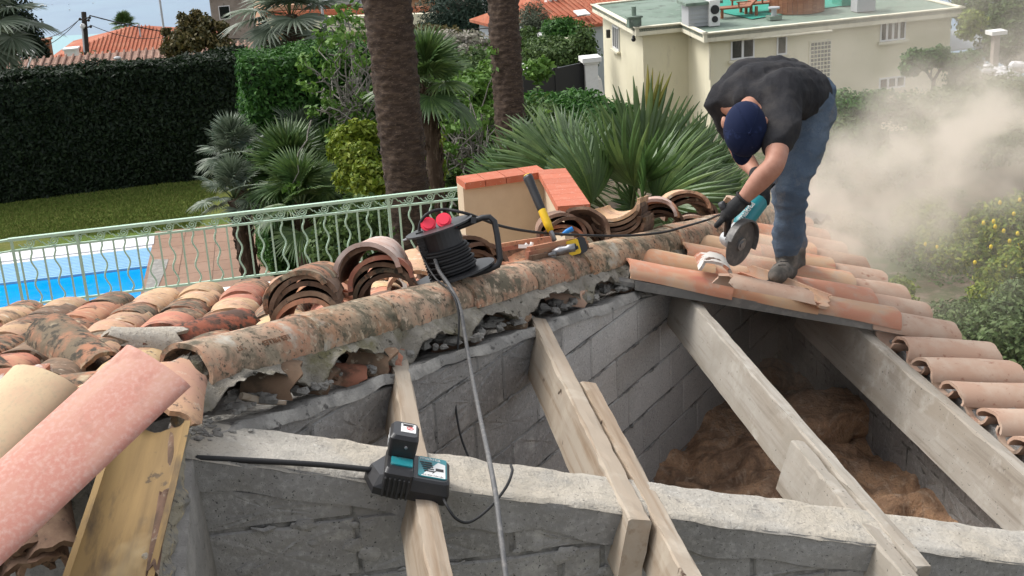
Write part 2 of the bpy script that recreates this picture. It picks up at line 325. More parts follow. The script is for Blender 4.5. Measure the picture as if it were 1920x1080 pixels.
# ------------------------------------------------------------------ hip of old ridge tiles bedded in mortar
hb = H(1.5, 0, -.1)
hip = empty('hip_ridge', hb, 'row of lichen-mottled clay ridge tiles bedded in mossy mortar along the wall top', 'roof ridge')
hips = HSL/np.linalg.norm(HSL)
jp = [345, 560, 705, 850, 968, 1070, 1160, 1247, 1322, 1382, 1436]
def h_at(x):                                        # distance along the hip under photo column x
    lo, hi = -1, 6
    for _ in range(40):
        mid = (lo+hi)/2
        if proj(H(mid))[0] < x: lo = mid
        else: hi = mid
    return lo
HJ = [h_at(x) for x in jp]
for i in range(len(HJ)-1):
    L_ = HJ[i+1]-HJ[i]+.055
    me = tmesh('ridge_tile', M['ridge'], L=L_, w0=.225, w1=.20, h0=.108, h1=.096, th=.016, seed=90+i, na=18, nx=10, chip=.004)
    o = put('ridge_tile', me, H(HJ[i], 0, -.034+.004*(i % 2)), hips+Z*.012+hn*jit(.012), Z, hip)
# stamped lettering on the first ridge tile (reads upside down from here)
def text(body, size, M4, m_, parent, name, depth=.0006, align='LEFT'):
    c = bpy.data.curves.new(name, 'FONT'); c.body = body; c.size = size; c.extrude = depth; c.align_x = align; c.resolution_u = 2
    o = bpy.data.objects.new(name, c); COL.objects.link(o); dg = bpy.context.evaluated_depsgraph_get()
    me = bpy.data.meshes.new_from_object(o.evaluated_get(dg)); COL.objects.unlink(o); bpy.data.objects.remove(o)
    me.materials.clear(); me.materials.append(m_); me.name = name
    return link(name, me, parent, mw=T(M4, V(*parent.location)) if parent else M4)
M['stamp'] = mat('stamped_clay', (.16, .075, .04), .95)
for k, w_ in ((0, 'TUILERIES'), (1, 'LES MILLES')):
    pass
a_ = R(48)                                           # around the tile, from the horizontal
c_ = H(HJ[0]+.36, 0, -.034); rdir = hn*math.cos(a_)+Z*math.sin(a_)
tx = -hips; nz = rdir-hips*(rdir@hips); nz /= np.linalg.norm(nz)
text('LES MILLES', .026, frame(c_+nz*.1085*1.0, tx, nz), M['stamp'], hip, 'stamped_lettering')
text('° ST', .022, frame(c_+nz*.112-hips*.20, tx, nz), M['stamp'], hip, 'stamped_lettering')
# mortar skirt under the tile edge: its ragged, scalloped lower line
low = [(372, 772), (395, 776), (414, 748), (430, 728), (452, 708), (490, 697), (540, 704), (575, 724), (600, 726), (612, 712), (624, 686), (636, 664), (680, 656), (722, 662), (735, 686), (755, 690), (780, 678), (789, 655), (798, 634), (830, 622), (868, 632), (880, 642), (893, 606), (915, 590), (950, 585), (975, 604), (988, 604), (1002, 575), (1020, 556), (1060, 544), (1084, 552), (1096, 566), (1108, 572), (1118, 534), (1145, 520), (1170, 536), (1180, 512), (1200, 498), (1230, 500), (1243, 522), (1252, 500), (1275, 488), (1310, 492), (1335, 480), (1350, 478)]
OFS = .15
lowh = []
for x, y in low:
    p = onplane(x, y, P0+hn*OFS, hn)-P0; h_ = p@hd/(HSL@hd); lowh.append((h_, p[2]-HSL[2]*h_))
lh = np.array(lowh)
def skirt(h): return np.interp(h, lh[:, 0], lh[:, 1])
nh, nv = 260, 14; hs = np.linspace(lh[0, 0]-.02, 3.62, nh); f = []
hh, qq = np.meshgrid(hs, np.arange(nv+1)/nv, indexing='ij'); hh = hh.ravel(); qq = qq.ravel()
lo_ = skirt(hh)+.006*np.sin(hh*60)+.004*np.sin(hh*151); pp = P0+col(hh, HSL)+col(-.024*(1-qq)+lo_*qq, Z)
v = np.concatenate([pp+col(.100+.052*qq+.014*fbm(pp, 9, 3)*np.minimum(1, qq*3)+.009*fbm(pp, 30, 2), hn), pp+col(.07+.02*qq, hn)])
n = nv+1; o = nh*n
for i in range(nh-1):
    for j in range(nv):
        p = i*n+j; f += [(p, p+1, p+n+1, p+n), (p+o, p+n+o, p+n+1+o, p+1+o)]
    f += [(i*n+nv, i*n+nv+o, (i+1)*n+nv+o, (i+1)*n+nv)]
mb = MB().add(v, f); mb.build('mortar_skirt', M['mossmortar'], hip, smooth=True)
# cut tile ends and rubble in the openings under the hip
for i, (x, y, w_, k) in enumerate([(490, 712, .20, 't_under'), (560, 712, .16, 't_under'), (672, 675, .19, 't_under'), (690, 672, .15, 't_red'), (838, 645, .16, 't_under'), (935, 598, .15, 't_under'), (1045, 556, .14, 't_dust'), (1140, 532, .13, 't_dust'), (1222, 506, .13, 't_dust'), (1295, 492, .12, 't_dust'), (620, 700, .12, 't_red')]):
    p = onplane(x, y, P0+hn*.03, hn)
    me = tmesh('cut_tile', M[k], L=.16, w0=w_, w1=w_, h0=w_*.42, h1=w_*.45, seed=300+i, na=9, nx=3, chip=.012)
    put('cut_tile', me, p-e1*.05+Z*.0, e1-Z*TP+hn*.2+V(0, 0, jit(.05)), (Z+e1*.28), hip)
# ------------------------------------------------------------------ block walls
def clip(poly, a, b, c):                              # keep a*x+b*y<=c
    out = []
    for i in range(len(poly)):
        p, q = poly[i], poly[(i+1) % len(poly)]; dp = a*p[0]+b*p[1]-c; dq = a*q[0]+b*q[1]-c
        if dp <= 0: out.append(p)
        if dp*dq < 0: u = dp/(dp-dq); out.append((p[0]+(q[0]-p[0])*u, p[1]+(q[1]-p[1])*u))
    return out
def rough_slab(poly, to3, nrm, depth, seed, step=.045, amp=.004, edge=.006):
    """a block: polygon in wall coordinates with a rough proud face, bevelled ragged edges and real depth"""
    pts = []
    g = random.Random(seed)
    for i in range(len(poly)):
        p, q = np.array(poly[i]), np.array(poly[(i+1) % len(poly)]); n_ = max(1, int(np.linalg.norm(q-p)/step))
        for k in range(n_): pts.append(p+(q-p)*k/n_)
    c = sum(pts)/len(pts); v = []; n = len(pts)
    rings = [(0, -depth), (0, -.006), (.006, 0)]
    dd = [g.uniform(-edge, edge*.4)*(g.random() < .6) for _ in pts]
    for ins, z_ in rings:
        for p, e in zip(pts, dd):
            r_ = c-p; l_ = np.linalg.norm(r_)+1e-6; q = p+r_/l_*(ins-e); v.append(to3(q[0], q[1])+nrm*z_)
    for z_, sc in ((.0, .6), (.0, .25)):
        for p in pts:
            q = c+(p-c)*sc; v.append(to3(q[0], q[1])+nrm*(g.uniform(-amp, amp)))
    v.append(to3(*c)); f = []
    for r_ in range(4):
        for k in range(n): a = r_*n+k; b = r_*n+(k+1) % n; f.append((a, b, b+n, a+n))
    for k in range(n): f.append((4*n+k, 4*n+(k+1) % n, 5*n))
    return v, f
wb = P0+hd*1.6+hn*.2-Z*1.6
wall = empty('block_wall', wb, 'grey cement block wall running back under the clay hip ridge', 'wall')
WO = .20
def w3(h, z): return P0+hd*h+hn*WO+Z*z
slope = -TP*(hd@e1); TOPN = -.135                     # wall top line z = TOPN + slope*h
mb = MB(); mb.prism([w3(-.1, -1.9)-hn*.006, w3(4.6, -1.9)-hn*.006, w3(4.6, TOPN-.04+slope*4.6)-hn*.006, w3(-.1, TOPN-.04)-hn*.006], -hn*.16)
mb.build('mortar_bed', M['joint'], wall)
cz = [-2.05, -1.84, -1.645, -1.445, -1.245, -1.05, -.855, -.66, -.465, -.27, -.08]; nb = 0
for r in range(len(cz)-1):
    zb, zt = cz[r], cz[r+1]; off = [.05, .28, .03, .32, .17][r % 5]; h = -.5+off
    if r == 5: h = 2.375-.31*9
    BL = .47 if r != 5 else .31*1.5
    h0 = h
    while h0 < 4.6:
        g_ = .0045
        pl = [(h0+g_, zb+g_), (h0+BL-g_, zb+g_), (h0+BL-g_, zt-g_), (h0+g_, zt-g_)]
        pl = clip(pl, -slope, 1, TOPN-.045); pl = clip(pl, -1, 0, -.0) if len(pl) > 2 else pl
        if len(pl) > 2:
            ar = abs(sum(pl[i][0]*pl[(i+1) % len(pl)][1]-pl[(i+1) % len(pl)][0]*pl[i][1] for i in range(len(pl))))/2
            if ar > .003:
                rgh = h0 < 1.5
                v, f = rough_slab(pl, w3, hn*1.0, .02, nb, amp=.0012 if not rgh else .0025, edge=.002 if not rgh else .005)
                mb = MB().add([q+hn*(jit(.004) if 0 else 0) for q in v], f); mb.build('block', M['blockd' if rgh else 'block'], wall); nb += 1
        h0 += BL
# sloping mortar top of the wall, lumpy, reaching back under the tiles
def sheetgrid(fn, nu, nv_, m_, name, parent=None, kind=None, smooth=True):
    u, w = np.meshgrid(np.linspace(0, 1, nu+1), np.linspace(0, 1, nv_+1), indexing='ij'); v = fn(u.ravel(), w.ravel())
    i, j = np.meshgrid(np.arange(nu), np.arange(nv_), indexing='ij'); p = (i*(nv_+1)+j).ravel()
    me = quick(v, np.stack([p, p+nv_+1, p+nv_+2, p+1], 1), name, m_, smooth); o = link(name, me, parent)
    if kind: o['kind'] = kind
    return o
def Qa(s_, t_, n_): return P0+col(s_, e1)+col(t_, e2)+col(n_-TP*s_, Z)
def top(u, w_):
    h = -.12+4.2*u; p = P0+col(h, hd)+col(WO+.014-.26*w_, hn)+col(slope*h, Z)
    n_ = TOPN-.075*w_-np.clip(.06-w_, 0, 1)/.06*.04+.010*fbm(p, 7, 3)+.02*vnoise(p, 16, 3)*(w_ > .5)
    return p+col(n_, Z)+col(.012*vnoise(p, 11, 5)*(w_ < .3), hn)
sheetgrid(top, 220, 12, M['rubble'], 'mortar_topping', wall)
mb = MB()
for i in range(150):                                  # crumbs and lumps of mortar left on the ledge
    h = rnd.uniform(.02, 3.3); o_ = rnd.uniform(.0, .17); r_ = rnd.uniform(.006, .028)*(1.2-o_*2); p = P0+hd*h+hn*o_+Z*(slope*h+TOPN+.015)
    b = MB(); b.ball((0, 0, 0), (r_*rnd.uniform(.8, 1.6), r_, r_*.7), 7, 5); mb.add([np.array(q)*(1+.35*jit(1))+p for q in b.v], b.f)
o = mb.build('mortar_crumbs', M['rubble'], wall); o['kind'] = 'stuff'
o_ = P0+hd*.02+hn*.09
mb = MB().tube([onplane(452, 742, o_, hn), onplane(490, 752, o_+hn*.02, hn), onplane(537, 756, o_+hn*.08, hn)], [.012, .011, .006], 6)
tag(mb.build('wood_splinter', M['wood']), 'splintered stick of brown wood poking out under the ridge mortar', 'wood scrap')

mb = MB()                                             # mortar squeezed out of the bed joints
for r in range(1, len(cz)-1):
    h = rnd.uniform(0, .2)
    while h < 4.2:
        l_ = rnd.uniform(.05, .32)
        if cz[r] < TOPN-.08+slope*(h+l_):
            n_ = max(3, int(l_/.018)); mb.tube([w3(h+l_*k/n_, cz[r]+jit(.003))+hn*(.003+jit(.003)) for k in range(n_+1)], [max(.0015, .0055*(1+.8*jit(1))*math.sin(math.pi*(k+.4)/(n_+.8))) for k in range(n_+1)], 5)
        h += l_+rnd.uniform(.02, .45)
o = mb.build('squeezed_mortar', M['joint'], wall); o['kind'] = 'stuff'
mb = MB().ball(H(.02, .0, -.03), (.07, .07, .06), 14, 9); mb.v = [tuple(np.array(q)+.012*jit(1)) for q in mb.v]; mb.build('mortar_plug', M['mossmortar'], hip)

# front (rake) wall with its cast concrete top
fb = Q(1.6, -.25, -1.2)
fw = empty('block_wall', fb, 'low front wall of dark grey blocks with a pale rough concrete top', 'wall')
TF = -.315
def f3(s_, z_): return P0+e1*s_+e2*TF+Z*z_
FN = -e2
mb = MB(); mb.prism([f3(-.05, -2.2)-FN*.008, f3(4.4, -2.2)-FN*.008, f3(4.4, -.16-TP*4.4)-FN*.008, f3(-.05, -.16)-FN*.008], -FN*.17); mb.build('mortar_bed', M['joint'], fw)
cz = [-2.1, -1.9, -1.71, -1.52, -1.33, -1.145, -.955, -.762, -.568, -.378, -.19]
vj = {8: [-.3, .45, .89, 1.30, 1.55, 2.02, 2.45, 2.9], 7: [-.1, .155, .62, 1.03, 1.16, 1.62, 2.08, 2.5, 3.0], 6: [-.2, .35, .8, 1.2, 1.45, 1.86, 2.3, 2.75, 3.2], 5: [0, .5, 1, 1.45, 1.9, 2.35, 2.8, 3.3]}
for r in range(len(cz)-1):
    js = vj.get(r, [-.2+.45*k+.2*(r % 2) for k in range(12)]); js = js+[js[-1]+.45, js[-1]+.9]
    for a, b in zip(js, js[1:]):
        g_ = .006; pl = [(a+g_, cz[r]+g_), (b-g_, cz[r]+g_), (b-g_, cz[r+1]-g_), (a+g_, cz[r+1]-g_)]
        pl = clip(pl, TP, 1, -.215); pl = clip(pl, -1, 0, -.01) if len(pl) > 2 else pl
        if len(pl) > 2 and abs(sum(pl[i][0]*pl[(i+1) % len(pl)][1]-pl[(i+1) % len(pl)][0]*pl[i][1] for i in range(len(pl))))/2 > .004:
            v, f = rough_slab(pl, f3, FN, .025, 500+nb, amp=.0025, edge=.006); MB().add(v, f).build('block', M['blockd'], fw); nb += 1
mb = MB()
for r in range(2, len(cz)-1):
    s0 = rnd.uniform(0, .2)
    while s0 < 4.2:
        l_ = rnd.uniform(.04, .30)
        if cz[r] < -.24-TP*(s0+l_):
            n_ = max(3, int(l_/.016)); mb.tube([f3(s0+l_*k/n_, cz[r]+jit(.006))+FN*(.004+jit(.004)) for k in range(n_+1)], [max(.002, .009*(1+.8*jit(1))*math.sin(math.pi*(k+.4)/(n_+.8))) for k in range(n_+1)], 5)
        s0 += l_+rnd.uniform(.0, .3)
for i in range(90):
    s0 = rnd.uniform(.02, 3); z0 = -.26-TP*s0-rnd.random()**1.5*.5; r_ = rnd.uniform(.006, .022); b = MB().ball((0, 0, 0), 1, 8, 5); mb.add([f3(s0, z0)+(e1*q[0]*1.6+Z*q[2]*1.1)*r_*(1+.3*jit(1))+FN*q[1]*r_*-.35 for q in b.v], b.f)
o = mb.build('mortar_smears', M['blockd'], fw); o['kind'] = 'stuff'
# dark broken beam face just under the cap
def face(u, w_):
    s_ = -.02+4.4*u; n_ = -.118-.10*w_-.022*vnoise(np.stack([s_*6, 0*s_, 0*s_], 1), 1, 8)*(w_ > .99)
    return Qa(s_, TF-.012-.007*fbm(Qa(s_, 0*s_, n_), 14, 3, 4)-.004*(1-w_), n_)
sheetgrid(face, 260, 8, M['blockd'], 'beam_face', fw, smooth=False)
def capf(u, w_):
    s_ = -.04+4.45*u; t_ = TF-.024+CAPW*w_; n_ = np.full_like(s_, -.112); p = Qa(s_, t_, n_)
    n_ = n_-.012*(w_ < .001)-.03*(w_ > .999)+.006*fbm(p, 12, 3, 9); t_ = t_+.003*(w_ < .001)+.004*fbm(p, 18, 2, 2)*((w_ < .1) | (w_ > .9))
    return Qa(s_, t_, n_)
CAPW = .24
sheetgrid(capf, 330, 14, M['cap'], 'concrete_top', fw)
mb = MB(); mb.prism([Q(-.05, -.10, -.14), Q(4.4, -.10, -.14), Q(4.4, -.10, -1.3), Q(-.05, -.10, -1.3)], -e2*.05); mb.build('wall_back', M['blockd'], fw)
# grit near the corner
mb = MB()
for i in range(60):
    s_ = abs(rnd.gauss(.03, .05)); t_ = rnd.uniform(-.24, -.08); r_ = rnd.uniform(.003, .012); b = MB().ball((0, 0, 0), (r_*1.4, r_, r_*.6), 6, 4); p = Q(s_, t_, -.108)
    mb.add([np.array(q)*(1+.3*jit(1))+p for q in b.v], b.f)
o = mb.build('grit', M['rubble']); tag(o, 'grey mortar grit on the concrete wall top by the corner', 'grit', kind='stuff')

# left flank: smooth grey render below the verge tiles, running towards the viewer
sb = Q(0, -.9, -.8)
sw = empty('end_wall', sb, 'narrow smooth grey rendered wall face between the verge tiles and the blocks', 'wall')
top_ = [P(362, 830, 3.50), P(372, 870, 3.47), P(352, 1000, 3.28), P(345, 1130, 3.10)]
bot_ = [P(395, 1130, 3.6)]
mb = MB(); A_ = P(364, 832, 3.52); B_ = P(343, 1130, 3.0); k_ = V(.045, .02, -.9)
mb.prism([A_, B_, B_+V(.035, .03, -.9), A_+V(.035, .03, -.9)], V(-.12, 0, 0)); mb.build('render_face', M['capgrey'], sw)

# ------------------------------------------------------------------ roof timbers
def beam(name, s_, t0, t1, w_, hgt, m_, label, ntop=-.100, yaw=0, seed=1, cut=0, cat='roof beam', group='weathered timber purlins across the open roof', nx=34, drop=0):
    """timber lying along e2 with its top at ntop below the tile plane; ragged arrises"""
    org = Q(s_, t0, ntop); L_ = t1-t0; xd = e2+e1*yaw+Z*drop; xd = xd/np.linalg.norm(xd)
    up = V(TP*e1[0], TP*e1[1], 1.); up = up/np.linalg.norm(up)
    v = []; sec = [(-1, -1), (-1, -.5), (-1, 0), (-1, .5), (-1, .93), (-.86, 1), (0, 1), (.86, 1), (1, .93), (1, 0), (1, -1)]; g = np.array
    for i in range(nx+1):
        x = L_*i/nx
        for k, (a, b) in enumerate(sec):
            y = a*w_/2; z = -hgt/2+b*hgt/2; q = g([x, y, z])
            e = .0035*float(vnoise(q+seed*3, 9, k))+(.006*float(vnoise(q+seed*5, 22, k)) if k in (4, 5, 7, 8) else 0)
            xx = x
            if i == 0: xx += cut*(b+1)*hgt/2+.012*float(vnoise(q, 60, 2))
            v.append((xx, y+e*(1 if a > 0 else -1)*.8, z-abs(e)*(b > .5)))
    n = len(sec); f = [(i*n+k, (i+1)*n+k, (i+1)*n+(k+1) % n, i*n+(k+1) % n) for i in range(nx) for k in range(n)]
    f += [tuple(range(n)), tuple(nx*n+k for k in range(n))[::-1]]
    me = bpy.data.meshes.new(name); me.from_pydata(v, [], f); me.materials.append(m_)
    o = link(name, me, mw=frame(org, xd, up)); return tag(o, label, cat, group)
beam('timber_purlin', .648, -1.05, .60, .062, .17, M['wood'], 'timber purlin nearest the corner with the battery charger sitting on it', seed=1)
beam('timber_purlin', 1.255, -.44, 1.28, .07, .185, M['wood'], 'thick timber purlin with a cut end resting in the front wall', seed=2, cut=.25)
beam('timber_purlin', 1.33, -1.1, .66, .06, .15, M['wood'], 'pale timber plank nailed along the right side of the thick purlin', ntop=-.108, seed=3)
beam('timber_purlin', 2.10, -.46, 2.3, .055, .20, M['woodg'], 'long dusty purlin running from under the new tiles over the front wall', seed=4)
beam('timber_purlin', 2.035, -1.2, .40, .055, .20, M['woodg'], 'short grey timber spliced to the left side of the long dusty purlin', ntop=-.112, seed=5, cut=0)
beam('timber_purlin', 2.955, -1.3, 2.6, .07, .24, M['woodg'], 'outer purlin beside the eave tiles at the right', ntop=-.11, seed=6)

# ------------------------------------------------------------------ attic: glass wool, dark eave wall
ZI = -1.62
def wool(u, w_):
    p = P0+col(.2+2.9*u, e1)+col(-.15+3.4*w_, e2)+Z*ZI
    return p+col(.09*fbm(p, 2.2, 2, 1)+.07*abs(fbm(p, 5, 2, 2))+.012*vnoise(p, 20)+.004*vnoise(p, 60), Z)
o = sheetgrid(wool, 190, 210, M['wool'], 'insulation', None); tag(o, 'brown glass wool insulation covering the attic floor', 'insulation', kind='stuff')
def batt(cx, cy, w_, l_, rot, zz, label, seed):
    c = onz(cx, cy, P0[2]+ZI+zz); b = MB(); b.ball((0, 0, 0), 1, 44, 26); v = np.array(b.v); v = np.sign(v)*np.abs(v)**.45*V(l_, w_, .10)
    v = v+(v/ (np.linalg.norm(v, axis=1)[:, None]+1e-6))*(.045*fbm(v+seed, 7, 3)[:, None]+.012*vnoise(v+seed, 45)[:, None]); ca, sa = math.cos(rot), math.sin(rot)
    v = np.stack([v[:, 0]*ca-v[:, 1]*sa, v[:, 0]*sa+v[:, 1]*ca, v[:, 2]], 1)+c
    o = MB().add(v, b.f).build('insulation_batt', M['wool'], smooth=True); tag(o, label, 'insulation batt')
batt(1545, 790, .17, .30, .35, .10, 'lumpy piece of brown glass wool laid on top of the others in the attic', 3)
ew = empty('eave_wall', Q(3.15, 1, -1.6), 'dark block wall under the eave at the right side of the attic', 'wall')
mb = MB(); mb.prism([Q(3.05, -.3, -.12), Q(3.05, 4.2, -.12), P0+e1*3.05+e2*4.2-Z*2.6, P0+e1*3.05-e2*.3-Z*2.6], e1*.18); mb.build('wall_core', M['joint'], ew)
for r in range(6):
    for k in range(12):
        a = -.3+.38*k+(.19 if r % 2 else 0); zb = -1.03-.2*(r+1)
        v, f = rough_slab([(a+.004, zb+.004), (a+.376, zb+.004), (a+.376, zb+.196), (a+.004, zb+.196)], lambda t_, z_: P0+e1*3.048+e2*t_+Z*z_, -e1, .02, 900+r*20+k)
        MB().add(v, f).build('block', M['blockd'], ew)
# outer shell of the house below the roof, so nothing is left open from the side
mb = MB(); c4 = [P0+e1*3.2-e2*.4, P0+e1*3.2+e2*4.3, P0-e1*2.7+e2*2.45, P0-e1*2.7-e2*.3]
mb.prism([c4[0]+Z*(-1.2), c4[1]+Z*(-1.2), c4[1]*V(1, 1, 0)-Z*9.3, c4[0]*V(1, 1, 0)-Z*9.3], -e1*.08)
q0, q1 = P0-e1*2.7+e2*2.45, P0+e1*2.0+e2*2.45
mb.prism([q0+Z*(-.85), q1+Z*(-.85), q1*V(1, 1, 0)-Z*9.3, q0*V(1, 1, 0)-Z*9.3], -e2*.2)
q0, q1 = P0+e1*1.9+e2*4.25, P0+e1*3.3+e2*4.25
mb.prism([q0+Z*(-1.1), q1+Z*(-1.25), q1*V(1, 1, 0)-Z*9.3, q0*V(1, 1, 0)-Z*9.3], -e2*.2)
tag(mb.build('house_wall', M['stucco']), 'cream outer wall of the house below the tiled eaves', 'wall')

# ------------------------------------------------------------------ new roof covering on the right
nb_ = Q(2.2, 2.6, 0)
nr = empty('tiled_roof', nb_, 'dusty new orange clay tile roof the man is standing on', 'roof')
upR = V(TP*e1[0], TP*e1[1], 1.); upR /= np.linalg.norm(upR); dR = e1-Z*TP; dR /= np.linalg.norm(dR)
T0 = 1.86
v = []; f = []; nt_ = 130; ns = 6
for sh in (0, 1):
    for j in range(nt_+1):
        t_ = T0+2.5*j/nt_; sa = max(.831*t_+.16, .5)
        for i in range(ns+1):
            s_ = sa+(3.15-sa)*i/ns; v.append(Q(s_, t_, -.062+.020*math.cos(2*math.pi*(t_-T0-.03)/.20)-sh*.022))
n = ns+1; o = (nt_+1)*n
for j in range(nt_):
    for i in range(ns): p = j*n+i; f += [(p, p+1, p+n+1, p+n), (p+o, p+n+o, p+n+1+o, p+1+o)]
    f += [(j*n, (j+1)*n, (j+1)*n+o, j*n+o), (j*n+ns, j*n+ns+o, (j+1)*n+ns+o, (j+1)*n+ns)]
for i in range(ns): f += [(i, i+o, i+1+o, i+1)]
MB().add(v, f).build('corrugated_sheet', M['sheet'], nr)
edge = MB(); edge.prism([Q(1.80, T0-.012, -.035), Q(3.28, T0-.012, -.035), Q(3.28, T0-.012, -.080), Q(1.80, T0-.012, -.080)], e2*.016)
edge.build('sheet_edge', M['sheet'], nr)
PW = .268
NEWC = [tmesh('cover_new', M['t_new'], L=.50, w0=.19, w1=.222, h0=.064, h1=.074, seed=40+i, na=14, chip=.003) for i in range(4)]
DUSTC = [tmesh('cover_dusty', M['t_dust'], L=.46, w0=.20, w1=.235, h0=.066, h1=.078, seed=60+i, na=14, chip=.004) for i in range(4)]
k = 0; t_ = T0+.085
while t_ < 4.2:
    smin = .831*t_+.27; s_ = 3.42
    put('cover_tile', DUSTC[k % 4], Q(s_-.46+jit(.01), t_+jit(.01), -.07), dR+e2*jit(.02)-upR*.01, upR, nr)
    s_ -= .34; r = 0
    while s_ > smin+.06:
        me = NEWC[(k+r) % 4]; put('cover_tile', me, Q(s_-.46, t_+jit(.005), -.038+.004*r), dR+e2*jit(.012)-upR*.022, upR, nr); s_ -= .42; r += 1
    # pans between
    s_ = 3.40
    while s_ > smin+.05:
        link('pan_tile', NEWC[(k+r) % 4], nr, mw=T(frame(Q(s_-.48, t_+PW/2, -.045), dR-upR*.02, -upR), V(*nb_))); s_ -= .42
    t_ += PW; k += 1
# eave course on the outer purlin, further rows not laid yet
for i in range(7):
    t_ = T0-.20-i*PW*1.02
    o = put('cover_tile', DUSTC[i % 4], Q(3.0+jit(.02), t_, -.105), dR*1.0+e2*(jit(.03)+.02)+Z*.08, upR, nr)
    link('pan_tile', DUSTC[(i+1) % 4], nr, mw=T(frame(Q(3.02+jit(.02), t_+PW/2, -.085), dR+Z*.10, -upR), V(*nb_)))
# broken loose tiles at the man's feet
L1 = [('half of a broken dusty tile lying by the grinder on the new roof', (1352, 508), (1450, 545), .20, .40, 't_dust', 1),
      ('broken dusty pink tile piece in front of the cutting disc', (1420, 500), (1500, 535), .15, .30, 't_dust', 1),
      ('short tile fragment under the cutting disc', (1328, 478), (1352, 505), .13, .16, 't_white', 1)]
me = tmesh('loose', M['t_dust'], L=.40, w0=.17, w1=.19, h0=.06, h1=.065, seed=5, na=10, chip=.02, broken=.05)
a = Q(*on(1350, 520, .09), .055); b = Q(*on(1450, 545, .09), .06); o = put('broken_tile', me, a, b-a+e2*.02, upR+e2*.25); tag(o, 'half of a broken tile lying flat in front of the man on the new roof', 'broken tile')
me = tmesh('loose2', M['t_white'], L=.17, w0=.16, w1=.17, h0=.05, h1=.055, seed=8, na=9, chip=.02)
a = Q(*on(1332, 478, .1), .07); b = Q(*on(1350, 510, .1), .05); o = put('broken_tile', me, a, b-a, upR-e2*.3); tag(o, 'short red and white tile fragment beside the cutting disc', 'broken tile')
me = tmesh('loose3', M['t_new'], L=.42, w0=.17, w1=.19, h0=.05, h1=.05, seed=11, na=9, chip=.015)
a = Q(*on(1400, 500, .06), .05); b = Q(*on(1525, 545, .06), .045); o = put('broken_tile', me, a, b-a, -(upR-e2*.1)); tag(o, 'upturned tile shard partly under the boot of the man', 'broken tile')
# ------------------------------------------------------------------ garden, terraces and hillside
ZG = -9.0
def gz(x, y):                                         # height of the ground
    d = math.hypot(x, y); z = -9.25
    def sm(a, b): u = min(1, max(0, (d-a)/(b-a))); return u*u*(3-2*u)
    z -= 2.6*sm(36, 50)*min(1, max(0, (x+6)/8))+8*sm(52, 100)+30*sm(90, 230)+45*sm(220, 420)
    if x > 2: z += .35*float(vnoise(V(x, y, 0), .35))
    return z
def gzs(x, y): return V(x, y, gz(x, y))
v = []; f = []; xs = np.concatenate([np.linspace(-900, -60, 22), np.linspace(-56, 60, 88), np.linspace(66, 900, 24)]); ys = np.concatenate([np.linspace(-40, 110, 96), np.linspace(114, 420, 36)])
for x in xs:
    for y in ys: v.append((x, y, gz(x, y)))
ny = len(ys); f = [(i*ny+j, (i+1)*ny+j, (i+1)*ny+j+1, i*ny+j+1) for i in range(len(xs)-1) for j in range(ny-1)]
M['soil'] = mat('garden_soil', (.135, .10, .07), 1, [(.5, .42, .6, (.05, .08, .022), 6), (2.5, .5, .62, (.17, .13, .095), 6), (6, .58, .68, (.055, .085, .02), 6)], [(12, .8, .05)])
tag(link('hillside', quick(np.array(v, float), np.array(f), 'hillside', M['soil'], True)), kind='structure')
M['sea'] = mat('sea_water', (.12, .19, .27), .45, [(.004, .4, .6, (.13, .22, .30), 3), (.02, .5, .75, (.10, .17, .26), 3)], [(.35, .25, .3)], spec=.5)
sea = MB(); sea.add([(-5000, 300, -90), (5000, 300, -90), (5000, 5800, -90), (-5000, 5800, -90)], [(0, 1, 2, 3)]); tag(sea.build('sea', M['sea']), kind='structure')
M['shal'] = mat('shallow_water', (.13, .30, .33), .35, spec=.5)
M['lawn'] = mat('lawn_grass', (.10, .155, .022), 1, [(.35, .4, .62, (.16, .155, .04), 6), (1.4, .5, .7, (.06, .12, .016), 8), (14, .5, .7, (.10, .12, .03), 4)], [(25, .9, .04)])
def flat(name, pts, z, m_, kind='structure', th=.3):
    q = [onz(x, y, z) for x, y in pts] if len(pts[0]) == 2 else [V(*p) for p in pts]
    o = MB().prism(q, V(0, 0, -th)).build(name, m_); return tag(o, kind=kind) if kind else o
lawn = flat('lawn', [(-160, 494), (286, 441), (420, 427), (520, 330), (-160, 405)], ZG-.02, M['lawn'])
# blades over the lawn
def blades(n, area, z, h, m_, name, clump=.3):
    a = rng.random((n, 2)); q = np.array(area); c = (q[0]*(1-a[:, :1])+q[1]*a[:, :1])*(1-a[:, 1:])+(q[3]*(1-a[:, :1])+q[2]*a[:, :1])*a[:, 1:]
    c = c+rng.normal(0, .02, c.shape)*V(1, 1, 0); d = rng.normal(0, 1, (n, 3))*V(.6, .6, 0)+V(0, 0, 1); w = rng.normal(0, 1, (n, 3))*V(1, 1, 0); w /= np.linalg.norm(w, axis=1)[:, None]
    hh = h*rng.uniform(.4, 1.2, (n, 1)); v = np.stack([c-w*.012, c+w*.012, c+d*hh], 1).reshape(-1, 3); f = np.arange(3*n).reshape(-1, 3)
    return tag(link(name, quick(v, f, name, m_)), kind='stuff')
M['blade'] = mat('grass_blade', (.08, .1, .02), 1, island=[(.08, .14, .022), (.14, .19, .035), (.20, .20, .06)])
o = blades(60000, [onz(0, 450, ZG), onz(370, 428, ZG), onz(420, 335, ZG), onz(-20, 375, ZG)], ZG, .05, M['blade'], 'lawn_blades'); tag(o, 'short mown grass of the lawn between the pool and the dark hedge', 'grass')
M['pave'] = mat('terracotta_paving', (.27, .165, .115), .8, [(.6, .4, .65, (.31, .20, .145), 5), (5, .55, .7, (.22, .14, .10), 5)], [(30, .2, .005)], var=.06)
M['grout'] = mat('pale_grout', (.40, .33, .27), .9)
